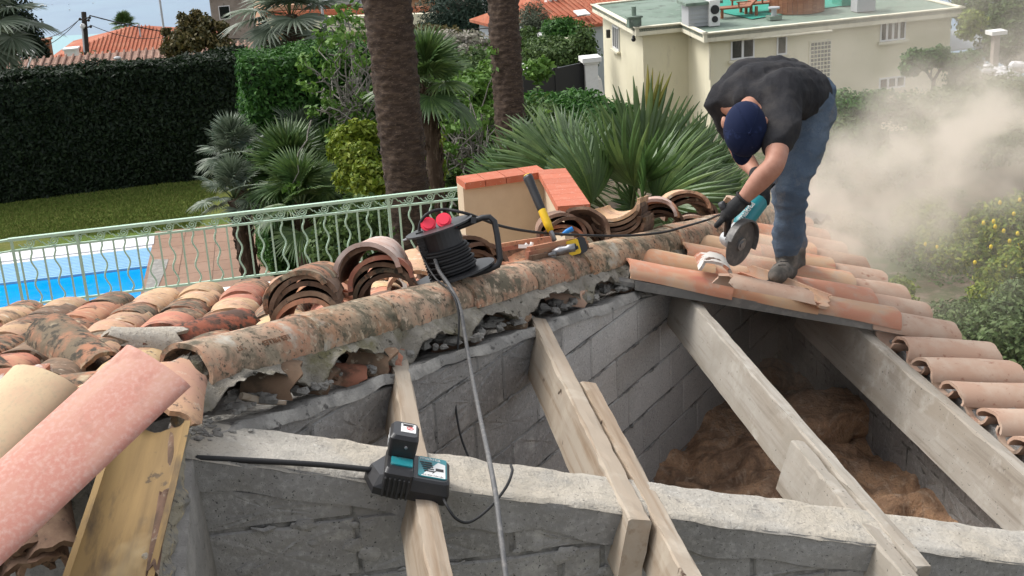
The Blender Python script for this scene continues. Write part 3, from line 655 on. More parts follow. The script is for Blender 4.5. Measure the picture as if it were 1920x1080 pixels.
dk = [onz(290, 434, ZG), onz(700, 392, ZG), onz(760, 600, ZG), onz(262, 640, ZG)]
pd = MB().prism([p-Z*.012 for p in dk], V(0, 0, -.25)).build('pool_terrace', M['grout']); tag(pd, kind='structure')
ua = dk[1]-dk[0]; ua /= np.linalg.norm(ua); ub = np.cross(Z, ua); ub = -ub if (dk[3]-dk[0])@ub < 0 else ub
tile = MB().box((0, 0, 0), [V(1, 0, 0), V(0, 1, 0), Z], (.375, .375, .02)).mesh('paving_slab', M['pave'])
for i in range(12):
    for j in range(9):
        c = dk[0]+ua*(.4+i*.765)+ub*(.4+j*.765); x, y = proj(c)
        if 255 < x < 720: link('paving_slab', tile, pd, mw=frame(c-Z*.012, ua, Z))
# swimming pool
pb = onz(140, 520, ZG)
pool = empty('swimming_pool', pb, 'swimming pool with a light blue slatted cover, white edge and bright blue end', 'swimming pool')
M['poolw'] = mat('pool_water', (.0, .30, .74), .12, [(1.2, .4, .7, (.0, .35, .80), 3)], [(2.5, .12, .1)], spec=.5)
M['slat'] = mat('blue_cover_slat', (.22, .42, .62), .5, [(3, .5, .7, (.26, .47, .66), 3)], var=.04)
M['coping'] = mat('white_coping', (.72, .72, .74), .8, [(3, .5, .8, (.62, .63, .66), 5)])
k1, k2 = onz(290, 443, ZG), onz(0, 476, ZG); ud = k2-k1; ud /= np.linalg.norm(ud); uw = np.cross(ud, Z); uw = uw if uw[1] < 0 else -uw
k1 = k1; Lp = 9.0
def pq(a, b, z=0): return k1+ud*a+uw*b+Z*z
def pb_at(x, y): q = onz(x, y, ZG)-k1; return q@uw
bw = pb_at(288, 463); bs = pb_at(284, 494); bt_ = pb_at(262, 566)
MB().prism([pq(0, 0, .03), pq(Lp, 0, .03), pq(Lp, bw*.82, .03), pq(0, bw*.82, .03)], V(0, 0, -.3)).build('coping', M['coping'], pool)
MB().prism([pq(0, bw*.82+.01, .0), pq(Lp, bw*.82+.01, .0), pq(Lp, bw, .0), pq(0, bw, .0)], V(0, 0, -.3)).build('coping_step', M['coping'], pool)
n = 11; dw = (bs-bw)/n; sl = MB().box((0, 0, 0), [ud, uw, Z], (Lp/2, dw/2-.008, .015)).mesh('cover_slat', M['slat'])
for i in range(n): link('cover_slat', sl, pool, mw=T(Matrix.Translation(Vector(pq(Lp/2, bw+dw*(i+.5), -.02))), pb))
MB().prism([pq(0, bs, -.01), pq(Lp, bs, -.01), pq(Lp, bs+.12, -.01), pq(0, bs+.12, -.01)], V(0, 0, -.05)).build('cover_edge', M['slat'], pool)
MB().prism([pq(-.02, bw, -.06), pq(Lp, bw, -.06), pq(Lp, bt_+2, -.06), pq(-.02, bt_+2, -.06)], V(0, 0, -.1)).build('water', M['poolw'], pool)
flat('stone_slab', [(316, 486), (312, 500), (292, 548), (268, 560), (282, 500), (290, 486)], ZG+.02, M['capgrey'], None); o = bpy.data.objects['stone_slab']; tag(o, 'grey stone slab set in the terrace beside the pool end', 'slab')

# ------------------------------------------------------------------ green wrought railing on the terrace wall
ra = hdir(77); A0 = P(15, 450, 13.5); zt = A0[2]; zb = zt-.735
def rp(px):                                           # distance along the rail under a photo column
    lo, hi = -1, 9
    for _ in range(40):
        mid = (lo+hi)/2
        if proj(A0+ra*mid)[0] < px: lo = mid
        else: hi = mid
    return lo
Lr = rp(864); rb = A0+ra*(Lr/2)-Z*.75
rail = empty('railing', rb, 'pale green wrought iron railing with wavy bars and scrolls above the pool', 'railing')
hr = .125
MB().box(A0+ra*(Lr/2), [ra, np.cross(Z, ra), Z], (Lr/2, .024, .016)).build('top_rail', M['green'], rail)
MB().box(A0+ra*(Lr/2)-Z*hr, [ra, np.cross(Z, ra), Z], (Lr/2, .013, .011)).build('middle_rail', M['green'], rail)
MB().box(A0+ra*(Lr/2)+Z*(zb-zt), [ra, np.cross(Z, ra), Z], (Lr/2, .014, .012)).build('bottom_rail', M['green'], rail)
rn = np.cross(Z, ra); bh = (zt-hr)-zb
strt = MB().box((0, 0, 0), [ra, rn, Z], (.0095, .0095, bh/2)).mesh('bar', M['green'])
wav = MB().tube([ra*(.022*math.sin(2*math.pi*(i/24)*2.2)*(1 if 1 < i < 23 else .2))+Z*(bh*(i/24-.5)) for i in range(25)], .0105, 6).mesh('wavy_bar', M['green'], True)
sc = MB(); pts = [ra*(-.115)+Z*.02, ra*(-.085)+Z*.02, ra*(-.06)-Z*.0]
for i in range(30): a = -math.pi*.9+i*.42; r_ = .050*(1-i/34); pts.append(ra*(r_*math.cos(a))+Z*(r_*math.sin(a)))
sc.tube(pts[2:], .0068, 5); sc.tube([ra*(.046)+Z*.0, ra*.05+Z*.03, ra*.085+Z*.03, ra*.115-Z*.01], .0068, 5); sc.tube([ra*(-.046)-Z*.01, ra*(-.05)-Z*.035, ra*(-.085)-Z*.035, ra*(-.115)+Z*0], .0068, 5); scm = sc.mesh('scroll', M['green'], True)
posts = [rp(x) for x in (150, 443*1.0, 737)]
for x in (.03,): MB().box(A0+ra*x+Z*(zb-zt-.02)/2, [ra, rn, Z], (.014, .014, (zt-zb)/2)).build('post', M['green'], rail)
step = .120; i = 0; x = .09
while x < Lr-.03:
    c = A0+ra*x-Z*(hr+bh/2)
    if abs(x-posts[0]) < step/2 or abs(x-posts[2]) < step/2:
        MB().box(A0+ra*x+Z*(zb-zt-.1)/2, [ra, rn, Z], (.015, .015, (zt-zb+.1)/2)).build('post', M['green'], rail)
    else: link('bar' if i % 2 == 0 else 'wavy_bar', strt if i % 2 == 0 else wav, rail, loc=c)
    if i % 2 == 1: link('scroll', scm, rail, loc=A0+ra*x-Z*(hr/2))
    x += step; i += 1
# return towards the house at the left corner
rc = hdir(-112); rc = rc
L2 = 1.8; MB().box(A0+rc*(L2/2), [rc, np.cross(Z, rc), Z], (L2/2, .022, .011)).build('top_rail', M['green'], rail)
MB().box(A0+rc*(L2/2)-Z*hr, [rc, np.cross(Z, rc), Z], (L2/2, .012, .007)).build('middle_rail', M['green'], rail)
MB().box(A0+rc*(L2/2)+Z*(zb-zt), [rc, np.cross(Z, rc), Z], (L2/2, .014, .010)).build('bottom_rail', M['green'], rail)
for i in range(1, 15): link('bar', strt, rail, loc=A0+rc*(i*.115)-Z*(hr+bh/2))
tw = empty('terrace_wall', A0+ra*2-Z*3, 'white rendered terrace wall carrying the green railing', 'wall')
MB().box(A0+ra*(Lr/2)+Z*((zb-.07-ZG+zt*0)/2*0)+Z*(zb-zt-.12-1.2), [ra, rn, Z], (Lr/2+.05, .10, 1.2)).build('wall_body', M['white'], tw)
fl = MB(); q = [A0+ra*(-1.5), A0+ra*6.5, A0+ra*6.5-rn*0-hdir(-14)*3.8, A0+ra*(-1.5)-hdir(-14)*3.8]
fl.prism([p*V(1, 1, 0)+Z*(zb-1.35) for p in q], V(0, 0, -.2)); tag(fl.build('terrace_floor', M['pave']), kind='structure')
# parapet end with terracotta coping
pp = P(866, 440, 12.7); pe = hdir(76)
par = empty('parapet_wall', P(960, 440, 12.5), 'cream stucco parapet with a red terracotta tile coping', 'wall')
a1, a2 = P(868, 352, 12.9), P(1020, 330, 12.9+.10)
a2 = onplane(1020, 330, a1, Z) if 0 else onz(1022, 330, a1[2])
dv = a2-a1; Ld = np.linalg.norm(dv); dv = dv/Ld; dn = np.cross(dv, Z); dn = dn if dn[1] < 0 else -dn
MB().prism([a1, a2+dv*.02, a2+dv*.02-Z*1.9, a1-Z*1.9], -dn*.20).build('wall_body', M['stucco'], par)
nc = 4
for i in range(nc):
    c = a1+dv*(Ld*(i+.5)/nc)-dn*.08+Z*.03; MB().box(c, [dv, dn, Z], (Ld/nc/2-.004, .145, .035)).build('coping_tile', M['cotta'], par)
a3 = P(1062, 400, 11.3); dv2 = a3-a2; L2 = np.linalg.norm(dv2); dv2 = dv2/L2; w2 = np.cross(dv2, Z); w2 /= np.linalg.norm(w2); w2 = w2 if w2[0] > 0 else -w2; n2 = np.cross(w2, dv2); n2 = n2 if n2[2] > 0 else -n2
MB().prism([a2+Z*.0-w2*.02, a3-w2*.02, a3-w2*.02-Z*1.2, a2-w2*.02-Z*1.9], w2*.18).build('sloping_wall', M['stucco'], par)
for i in range(7):
    c = a2+dv2*(L2*(i+.5)/7)+w2*.07+n2*.035; MB().box(c, [dv2, w2, n2], (L2/14-.003, .145, .033)).build('coping_tile', M['cotta'], par)

# ------------------------------------------------------------------ foliage
def leafmat(name, cols, trans=.25, rough=.6): return mat(name, cols[0], rough, island=cols, trans=trans, spec=.3)
M['lf_dark'] = leafmat('dark_cypress_leaf', [(.006, .014, .006), (.011, .024, .008), (.02, .038, .012)])
M['lf_hedge'] = leafmat('hedge_leaf', [(.018, .065, .012), (.04, .12, .018), (.08, .19, .035)])
M['lf_fig'] = leafmat('fresh_green_leaf', [(.05, .12, .015), (.10, .20, .03), (.15, .26, .05)])
M['lf_olive'] = leafmat('grey_green_leaf', [(.05, .065, .04), (.09, .11, .07), (.14, .16, .11)])
M['lf_yel'] = leafmat('yellow_green_leaf', [(.10, .16, .012), (.17, .23, .02), (.24, .28, .03)])
M['lf_mid'] = leafmat('mid_green_leaf', [(.035, .07, .018), (.065, .115, .028), (.11, .17, .045)])
M['lf_lem'] = leafmat('lemon_leaf', [(.07, .13, .015), (.16, .23, .025), (.30, .32, .04)])
M['lf_brn'] = leafmat('bronze_leaf', [(.035, .04, .012), (.09, .08, .025), (.16, .12, .04)])
M['lf_dusty'] = leafmat('dusty_leaf', [(.06, .10, .03), (.10, .155, .05), (.16, .21, .08)])
M['lf_pine'] = leafmat('pine_needle', [(.012, .03, .02), (.022, .048, .03), (.04, .07, .045)], .1)
M['flower'] = leafmat('pale_blossom', [(.30, .28, .24), (.42, .38, .32), (.09, .12, .05)])
M['bark'] = mat('bark', (.10, .085, .07), .95, [(12, .5, .65, (.17, .155, .135), 6)], [(30, .6, .02)])
M['barkg'] = mat('pale_bare_bark', (.20, .185, .16), .95, [(12, .5, .65, (.12, .11, .10), 6)])
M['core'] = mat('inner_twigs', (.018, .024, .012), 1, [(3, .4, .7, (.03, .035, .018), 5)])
def leafcloud(pts, nrm, size, aspect=.5, jitter=.8, bend=.25):
    n = len(pts); d = nrm+rng.normal(0, jitter, (n, 3)); d /= np.linalg.norm(d, axis=1)[:, None]+1e-9
    r = rng.normal(0, 1, (n, 3)); a = np.cross(d, r); a /= np.linalg.norm(a, axis=1)[:, None]+1e-9; b = np.cross(d, a)
    s = (size*rng.uniform(.6, 1.3, n))[:, None]
    v = np.stack([pts-a*s, pts+b*s*aspect+d*s*bend*.2, pts+a*s-d*s*bend, pts-b*s*aspect+d*s*bend*.2], 1).reshape(-1, 3)
    return v, np.arange(4*n).reshape(-1, 4)
def blobpts(blobs, dens=1.0, inner=.35, gaps=.0, sc=2.5):
    P_, N_ = [], []
    for c, r, n in blobs:
        c = np.array(c, float); r = np.array(r if hasattr(r, '__len__') else [r]*3, float); n = int(n*dens)
        d = rng.normal(0, 1, (n, 3)); d /= np.linalg.norm(d, axis=1)[:, None]
        k = 1+.36*fbm(d*1.0+c, sc, 3)[:, None]; u = rng.random((n, 1))**inner
        p = c+d*r*k*u
        if gaps: keep = vnoise(p, 3.2/max(r.mean(), .3), 4) > -gaps_lim(gaps); p, d = p[keep], d[keep]
        P_.append(p); N_.append(d+Z*.5)
    return np.concatenate(P_), np.concatenate(N_)
def gaps_lim(g): return 1-g
def plant(name, label, cat, loc, blobs, leaf, size, trunk=None, aspect=.5, group=None, inner=.35, gaps=.0, bark='bark', extra=None, branches=None):
    loc = np.array(loc, float); t = empty(name, loc, label, cat, group)
    p, nn = blobpts(blobs, inner=inner, gaps=gaps); v, f = leafcloud(p, nn, size, aspect)
    link('foliage' if not trunk else 'crown', quick(v-loc, f, 'foliage', M[leaf]), t)['kind'] = 'stuff'
    t.children[-1].location = (0, 0, 0)
    if trunk:
        mb = MB()
        for pts, r in trunk: mb.tube([np.array(q)-loc for q in pts], r, 7)
        o = link('trunk', mb.mesh('trunk', M[bark], True), t); o.location = (0, 0, 0)
    if branches:
        mb = MB()
        for pts, r in branches: mb.tube([np.array(q)-loc for q in pts], r, 5)
        o = link('branches', mb.mesh('branches', M['barkg'], True), t); o.location = (0, 0, 0); o['kind'] = 'stuff'
    return t
def hedge(name, label, quad, z0, z1, th, leaf, size, n, rot=None):
    """clipped hedge: quad = the two ends of its near foot; body is th thick"""
    a, b = quad; u = b-a; L_ = np.linalg.norm(u); u = u/L_; w = np.cross(Z, u); w = w if w[1] > 0 else -w; h = z1-z0
    t = empty(name, (a+b)/2*V(1, 1, 0)+Z*z0, label, 'hedge'); base = V(*t.location)
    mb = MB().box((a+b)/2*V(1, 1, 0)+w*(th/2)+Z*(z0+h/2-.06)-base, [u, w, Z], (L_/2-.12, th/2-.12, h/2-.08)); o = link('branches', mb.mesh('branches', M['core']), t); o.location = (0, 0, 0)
    area = [L_*h, L_*th, th*h, th*h]; pr = np.array(area)/sum(area); k = rng.choice(4, n, p=pr); uu, vv = rng.random(n), rng.random(n)
    x = np.where(k < 2, uu*L_, np.where(k == 2, 0, L_)); y = np.where(k == 0, 0, np.where(k == 1, vv*th, uu*th)); zz = np.where(k == 1, h, vv*h)
    nm = np.where((k == 0)[:, None], -w, np.where((k == 1)[:, None], Z, np.where((k == 2)[:, None], -u, u)))
    p = a*V(1, 1, 0)+col(x, u)+col(y, w)+col(zz+z0, Z); p = p+nm*(.10*fbm(p, 1.1, 3)[:, None]+.05*rng.normal(0, 1, (n, 1)))
    v, f = leafcloud(p, nm+Z*.3, size, .45, .7); link('foliage', quick(v-base, f, 'foliage', M[leaf]), t)['kind'] = 'stuff'; t.children[-1].location = (0, 0, 0)
    return t
ha, hb2 = onz(-60, 390, ZG), onz(500, 322, ZG)
htop = -5.35
def ztop(px, py, y0): r = ray(px, py); return r[2]*(y0/r[1])
z1 = ztop(240, 125, (ha[1]+hb2[1])/2+.9)
hedge('clipped_hedge', 'long tall dark cypress hedge clipped flat behind the lawn', (ha-hdir(76)*3, hb2), ZG-.1, z1, 1.8, 'lf_dark', .075, 70000)
c0 = P(478, 260, 27.5); c1 = P(712, 240, 28.2); zt2 = ztop(560, 103, 28)
hedge('clipped_hedge', 'bright green square clipped hedge behind the fan palms at the end of the dark one', (c0*V(1, 1, 0)+Z*ZG, c1*V(1, 1, 0)+Z*ZG), ZG-.1, zt2, 2.0, 'lf_hedge', .06, 38000)

# date palm trunks
def palm_trunk(name, label, p0, p1, r0, r1, seed):
    p0, p1 = np.array(p0, float), np.array(p1, float); L_ = np.linalg.norm(p1-p0); d = (p1-p0)/L_
    u = np.cross(d, V(0, 1, 0)); u /= np.linalg.norm(u); w = np.cross(d, u); ns, na = int(L_/.028), 44
    z_, a_ = np.meshgrid(np.arange(ns+1)/ns, np.arange(na)*2*math.pi/na, indexing='ij'); z_ = z_.ravel(); a_ = a_.ravel(); zz = z_*L_
    g = zz/.115+a_/(2*math.pi)*2+.25*np.sin(a_*3+seed)+.3*vnoise(np.stack([np.cos(a_), np.sin(a_), zz], 1), 3, seed); saw = g-np.floor(g)
    n_ = vnoise(np.stack([np.cos(a_)*3, np.sin(a_)*3, zz*6], 1), 2.2, seed)
    rr = (r0+(r1-r0)*z_)*(1+.02*np.sin(zz*1.3+seed))+.016*(saw**1.5)+.030*n_*(.4+saw)+.03*np.clip(z_-.93, 0, 1)
    v = p0+col(zz, d)+col(rr*np.cos(a_), u)+col(rr*np.sin(a_), w)
    i, j = np.meshgrid(np.arange(ns), np.arange(na), indexing='ij'); i = i.ravel(); j = j.ravel(); f = np.stack([i*na+j, i*na+(j+1) % na, (i+1)*na+(j+1) % na, (i+1)*na+j], 1)
    t = empty(name, p0, label, 'palm tree', 'tall date palm trunks'); o = link('trunk', quick(v-p0, f, 'trunk', M['palmb']), t); o.location = (0, 0, 0); return t
M['palmb'] = mat('palm_bark', (.040, .026, .019), .95, [(6, .45, .62, (.078, .052, .036), 7, (1, 1, 4)), (20, .58, .66, (.15, .105, .075), 6, (1, 1, 5)), (9, .6, .7, (.018, .012, .009), 6, (1, 1, 3))], [(40, .6, .01, (1, 1, 4))])
palm_trunk('date_palm', 'thick brown palm trunk left of the small fan palm', P(800, 700, 18.2), P(716, -90, 17.3), .285, .315, 1)
palm_trunk('date_palm', 'farther brown palm trunk between the small fan palm and the cream house', P(968, 420, 23.5), P(938, -80, 23.5), .26, .275, 5)

# ------------------------------------------------------------------ fan palm leaves
def fan_leaf(R_=.55, n=26, spread=250, droop=.25, cup=.35, w=.05, seed=0, split=.45, seg=4):
    """local: petiole arrives along +x at the origin, blades radiate in the xy plane, +z is the upper side"""
    g = random.Random(seed); v = []; f = []
    for i in range(n):
        a = R(-spread/2+spread*i/(n-1))+g.uniform(-.03, .03); L_ = R_*(.72+.28*math.cos(a*.62))*g.uniform(.92, 1.06); ca, sa = math.cos(a), math.sin(a)
        b = len(v); dr = droop*g.uniform(.5, 1.5); ww = w*g.uniform(.85, 1.15)
        for k in range(seg+1):
            t = k/seg; r_ = L_*t; wd = ww*(t/split if t < split else max(.0, 1-(t-split)/(1-split))**.8)*R_/.55*.5+.002
            zc = cup*r_*(1-t)*.5-dr*R_*t**2.6; x, y = r_*ca, r_*sa
            for sgn, zz in ((-1, -.25*wd), (0, .35*wd), (1, -.25*wd)): v.append((x-sa*wd*sgn, y+ca*wd*sgn, zc+zz))
        for k in range(seg):
            o = b+k*3; f += [(o, o+1, o+4, o+3), (o+1, o+2, o+5, o+4)]
    return v, f
def fanmesh(name, m_, **k): v, f = fan_leaf(**k); me = bpy.data.meshes.new(name); me.from_pydata(v, [], f); me.materials.append(m_); return me
M['fan'] = mat('fan_palm_leaf', (.04, .075, .025), .45, [(8, .45, .65, (.065, .115, .035), 4)], var=.25, hue=.012, trans=.2, spec=.5, island=[(.04, .085, .022), (.08, .15, .038), (.14, .21, .06)])
M['fang'] = mat('grey_fan_leaf', (.09, .12, .08), .5, var=.2, trans=.2, spec=.5, island=[(.07, .10, .06), (.13, .17, .11), (.22, .26, .19)])
M['fany'] = mat('yellowing_fan_leaf', (.20, .19, .04), .5, trans=.2, island=[(.10, .13, .02), (.26, .22, .04)])
M['petiole'] = mat('petiole', (.08, .11, .04), .6)
M['fibre'] = mat('palm_fibre', (.065, .042, .028), 1, [(14, .5, .65, (.14, .10, .07), 6, (1, 1, .4))], [(40, .9, .02)])
FB = [fanmesh('fan', M['fan'], seed=i, R_=.6, n=34, spread=210+20*(i % 3), droop=.10+.10*(i % 2), w=.055, seg=4) for i in range(5)]
FW = [fanmesh('fan', M['fan'], seed=60+i, R_=.62, n=36, spread=(110, 150, 180, 130)[i % 4], droop=.06+.08*(i % 3), w=.040, seg=5, cup=.2) for i in range(6)]
FG = [fanmesh('fan', M['fang'], seed=20+i, R_=.42, n=26, spread=250, droop=.06+.06*(i % 2), cup=.5, w=.045) for i in range(4)]
FY = [fanmesh('fan', M['fany'], seed=30, R_=.6, n=26, spread=200, droop=.2)]
def frond(t, base, origin, tip, up, meshes, scale, bend=.1, pr=.012, edir=None):
    """petiole from origin to tip, fan blade at tip facing up"""
    origin, tip = np.array(origin, float), np.array(tip, float); d = tip-origin; L_ = np.linalg.norm(d); d = d/L_
    pts = [origin+d*L_*k/4+Z*(bend*L_*math.sin(math.pi*k/4*.9)) for k in range(5)]; pts[-1] = tip
    fr = link('frond', MB().tube([p-base for p in pts], [pr*1.3, pr, pr, pr*.8, pr*.7], 5).mesh('frond', M['petiole'], True), t); fr.location = (0, 0, 0)
    e = pts[-1]-pts[-2] if edir is None else edir; e = e/np.linalg.norm(e)
    Mx = frame(tip-base, e, up); Mx = Mx @ Matrix.Scale(scale, 4)
    b = link('blade', rnd.choice(meshes), fr, mw=Mx)
    return fr
def fan_palm(name, label, base, crown, nf, spread, size, meshes, trunk=True, r=.11, seed=0, group=None, up=.5, plen=.7, low=-.3, front=None):
    g = random.Random(seed); base, crown = np.array(base, float), np.array(crown, float); t = empty(name, base, label, 'palm', group)
    if trunk:
        n_ = 9; pts = [base+(crown-base)*k/n_ for k in range(n_+1)]; mb = MB()
        rr = [r*(1+.25*math.sin(k*2.1)*.3) for k in range(n_+1)]; mb.tube([p-base for p in pts], rr, 14)
        for k in range(90):
            a = g.uniform(0, 6.28); q = g.random(); c = base+(crown-base)*q-base; o = V(math.cos(a), math.sin(a), 0)
            mb.tube([c+o*r*.8, c+o*r*1.25+Z*.09, c+o*r*1.15+Z*.16], [.028, .018, .006], 4)
        o = link('trunk', mb.mesh('trunk', M['fibre']), t); o.location = (0, 0, 0)
    for i in range(nf):
        a = i*2.399+g.uniform(-.2, .2); el = low+(up-low)*((i+.5)/nf)**.8*2.2; el = min(1.45, el)
        d = V(math.cos(a)*math.cos(el), math.sin(a)*math.cos(el), math.sin(el)); pl = plen*g.uniform(.75, 1.15)*spread
        u = Z*1.0+d*(-.35) if el < 1 else V(math.cos(a+3.1), math.sin(a+3.1), .3)
        frond(t, base, crown+d*.06, crown+d*pl, u, meshes, size*g.uniform(.8, 1.15), .08)
    return t
# grey-green dwarf fan palms by the pool terrace
cl = [((545, 500, 26.2), (548, 345, 26.4), 34, 'FBm', 'clump of green fan palm with dark trunk by the terrace, foremost of the dwarf palms', 1.25),
      ((470, 470, 27), (440, 300, 27.0), 30, 'FG', 'silver green dwarf fan palm against the dark hedge', 1.15),
      ((560, 420, 28), (563, 282, 27.6), 26, 'FG', 'grey fan palm head rising behind the others before the square hedge', 1.1),
      ((450, 500, 26), (440, 375, 26.0), 26, 'FG', 'lowest small silver fan palm at the edge of the lawn', 1.0),
      ((620, 470, 27), (622, 345, 27.2), 26, 'FBm', 'green fan palm leaning to the yellow bush', 1.15)]
for i, (b_, c_, nf, ms, lab, sz) in enumerate(cl):
    cr_ = P(*c_); bs_ = V(cr_[0]+.1, cr_[1], ZG); fan_palm('fan_palm', lab, bs_, cr_, nf, 1.0, sz, FG if ms == 'FG' else FB, True, .13, seed=50+i, group='dwarf fan palms by the pool terrace', low=-.6, up=.55, plen=.55)
cr_ = P(575, 470, 25.6); o = fan_palm('fan_palm', 'low drooping fan palm leaves seen through the railing', V(cr_[0], cr_[1], ZG), cr_+Z*.9, 18, 1.0, 1.1, FB, True, .16, seed=77, low=-1.1, up=.2, plen=.6)
# the small fan palm between the two big trunks
cr_ = P(800, 165, 19.5); fan_palm('fan_palm', 'fan palm on a thin shaggy trunk between the two big palm trunks', P(826, 430, 20), cr_, 20, .85, .95, FB, True, .115, seed=5, low=-.7, up=.5, plen=.5)
# big fan palm right behind the roof: each frond laid out where it stands
bpb = P(1180, 620, 17.2); bp_ = empty('fan_palm', V(bpb[0], bpb[1], -9), 'big green fan palm with wide fronds just behind the roof and tile stacks', 'palm'); bb = V(*bp_.location)
cc = P(1180, 430, 17.2)
MB().tube([V(bb[0], bb[1], -9)-bb*0, cc], [.22, .2], 14).build('trunk', M['fibre'], bp_)
FR = [((1062, 330), (985, 215), 12.3, 1.30), ((1000, 330), (925, 285), 12.6, 1.0), ((1100, 350), (1040, 265), 12.0, 1.15), ((1150, 330), (1150, 205), 13.3, .95), ((1200, 330), (1245, 200), 12.8, 1.55),
      ((1190, 350), (1160, 270), 12.2, 1.45), ((1230, 380), (1300, 300), 11.8, 1.35), ((1110, 380), (1085, 330), 11.9, 1.2), ((1260, 330), (1335, 255), 12.9, 1.25), ((1000, 370), (950, 340), 12.5, 1.0),
      ((1280, 380), (1345, 350), 12.4, 1.15), ((1200, 400), (1200, 345), 11.9, 1.1), ((1060, 300), (1110, 235), 13.6, 1.0), ((1290, 330), (1290, 230), 13.4, 1.2), ((1040, 400), (990, 385), 12.4, 1.0), ((1330, 400), (1385, 370), 12.9, .9)]
for q_ in range(18):
    x_, y_ = rnd.uniform(960, 1370), rnd.uniform(270, 400); FR.append(((x_, y_), (x_+jit(50), y_-rnd.uniform(10, 70)), rnd.uniform(12.2, 14.5), rnd.uniform(.8, 1.15)))
for (ax_, ay_), (bx_, by_), d_, s_ in FR:
    d_ *= 1.32
    a_ = P(ax_, ay_, d_+.1); b_ = P(bx_, by_, d_-.15)
    d0 = (a_-cc)*.15; tdir = b_-a_
    mid = P(ax_, ay_, d_); frond(bp_, bb, cc+(a_-cc)*.1, mid, -cF*.8+Z*.45+cR*jit(.9), FW, s_*1.3, .02, .013, (b_-a_)+cF*jit(.6))
    o = bp_.children[-1]
    bl = [c for c in bpy.data.objects if c.parent == o][-1] if False else None
for nm_, dx in (('spike', 0), ('spike', .1)):
    a_ = P(1198, 260, 12.9); b_ = P(1183, 132, 12.9)
frond(bp_, bb, cc, P(1215, 240, 16.9), -cF+Z*.2, [fanmesh('young_fan', M['fany'], seed=3, R_=.8, n=5, spread=22, droop=.02, w=.05)], 1.0, .02)
# palm fronds hanging in from above at the top and at the left edge
hp = P(575, -60, 34); hb_ = V(hp[0], hp[1], -12)
fan_palm('fan_palm', 'tall fan palm behind the square hedge, its fronds hanging in at the top', hb_, P(545, 34, 40), 38, 1.0, 3.1, FG, True, .25, seed=9, low=-1.2, up=.45, plen=1.2)
fan_palm('fan_palm', 'far palm with drooping fronds cut off by the left edge of the photo', V(P(-25, 60, 42)[0], P(-25, 60, 42)[1], -12), P(-22, 40, 42), 34, 1.0, 2.8, FG, True, .3, seed=12, low=-1.3, up=.3, plen=1.3)
fan_palm('fan_palm', 'small distant palm standing on the skyline of the sea', P(236, 120, 150), P(233, 50, 150), 26, .75, 1.9, FB, True, .25, seed=14, low=-1.1, up=.5, plen=1.1)
# ------------------------------------------------------------------ cream house with the flat green roof
M['wallc'] = mat('cream_render', (.76, .71, .54), .95, [(.5, .4, .7, (.70, .65, .485), 5), (3, .60, .75, (.62, .57, .44), 7, (1, 1, .3))], [(40, .2, .004)])
M['fascia'] = mat('cream_fascia', (.72, .68, .54), .9, [(2, .5, .8, (.52, .46, .35), 5, (1, 1, .2))])
M['felt'] = mat('green_roof_felt', (.15, .205, .16), .9, [(.35, .42, .62, (.20, .255, .21), 6), (1.2, .54, .70, (.09, .105, .09), 8), (3, .60, .72, (.26, .30, .26), 5)], [(20, .3, .01)])
M['glass'] = mat('dark_window_glass', (.012, .017, .018), .08, spec=.6)
M['frame'] = mat('white_window_frame', (.72, .72, .72), .5)
M['deckwood'] = mat('reddish_wood', (.23, .085, .04), .6, [(3, .45, .7, (.32, .14, .07), 5, (.3, 1, 4))], var=.1)
M['greymetal'] = mat('grey_metal', (.40, .41, .42), .6)
M['roofred'] = mat('orange_roof_tiles', (.36, .11, .06), .9, [(.8, .45, .65, (.42, .17, .10), 6), (4, .56, .7, (.22, .09, .06), 6)], [(6, .5, .05)])
M['roofbrown'] = mat('brown_roof_tiles', (.27, .16, .12), .95, [(1.2, .45, .65, (.34, .22, .17), 6), (5, .55, .7, (.15, .09, .07), 6)], [(8, .5, .04)], var=.12)
ha_, hb_ = hdir(74), hdir(-8)
C0 = P(1320, 80, 46)                                 # front left corner of the main block, bottom of its fascia
zf = C0[2]
def solve(o, d, px):
    lo, hi = -2, 40
    for _ in range(50):
        mid = (lo+hi)/2
        if proj(o+d*mid)[0] < px: lo = mid
        else: hi = mid
    return lo
LM = solve(C0, ha_, 1806)
B0 = onz(1168, 68, zf); setb = (B0-C0)@hb_; BL_ = -((B0-C0)@ha_)
Bk = onz(1092, 22, zf); DEP = max(6, (Bk-B0)@hb_)
hs_ = empty('house', C0+ha_*5-Z*3, 'cream two storey house with flat green roof and white windows behind the man', 'house')
FH = .30
def hp_(a, b, z=0): return C0+ha_*a+hb_*b+Z*z
roof = [hp_(0, 0), hp_(LM, 0), hp_(LM, 12), hp_(-BL_, setb+DEP), hp_(-BL_, setb), hp_(0, setb)]
def inset(a, b): return hp_(a, b)
rf = MB().prism([p+Z*(FH-.03) for p in roof], V(0, 0, -.12)).build('roof', M['felt'], hs_)
for i in range(6):                                   # fascia boards around the edge
    p, q = roof[i], roof[(i+1) % 6]; d = q-p; L_ = np.linalg.norm(d); d /= L_; n_ = np.cross(d, Z)
    MB().box((p+q)/2+Z*(FH/2)-n_*.06, [d, n_, Z], (L_/2+.0, .06, FH/2)).build('fascia', M['fascia'], hs_)
    MB().box((p+q)/2+Z*(FH+.02)-n_*.05, [d, n_, Z], (L_/2+.04, .11, .02)).build('roof_edge_trim', M['fascia'], hs_)
OV = .38; wz = -9
w = [hp_(OV, OV), hp_(LM-.3, OV), hp_(LM-.3, 11.5), hp_(-BL_+OV, setb+DEP-.4), hp_(-BL_+OV, setb+OV), hp_(OV, setb+OV)]
MB().prism([p-Z*.002 for p in w], V(0, 0, wz)).build('wall', M['wallc'], hs_)
def fpl(x, y, b): return onplane(x, y, hp_(0, b), hb_)      # point on a facade parallel to the front
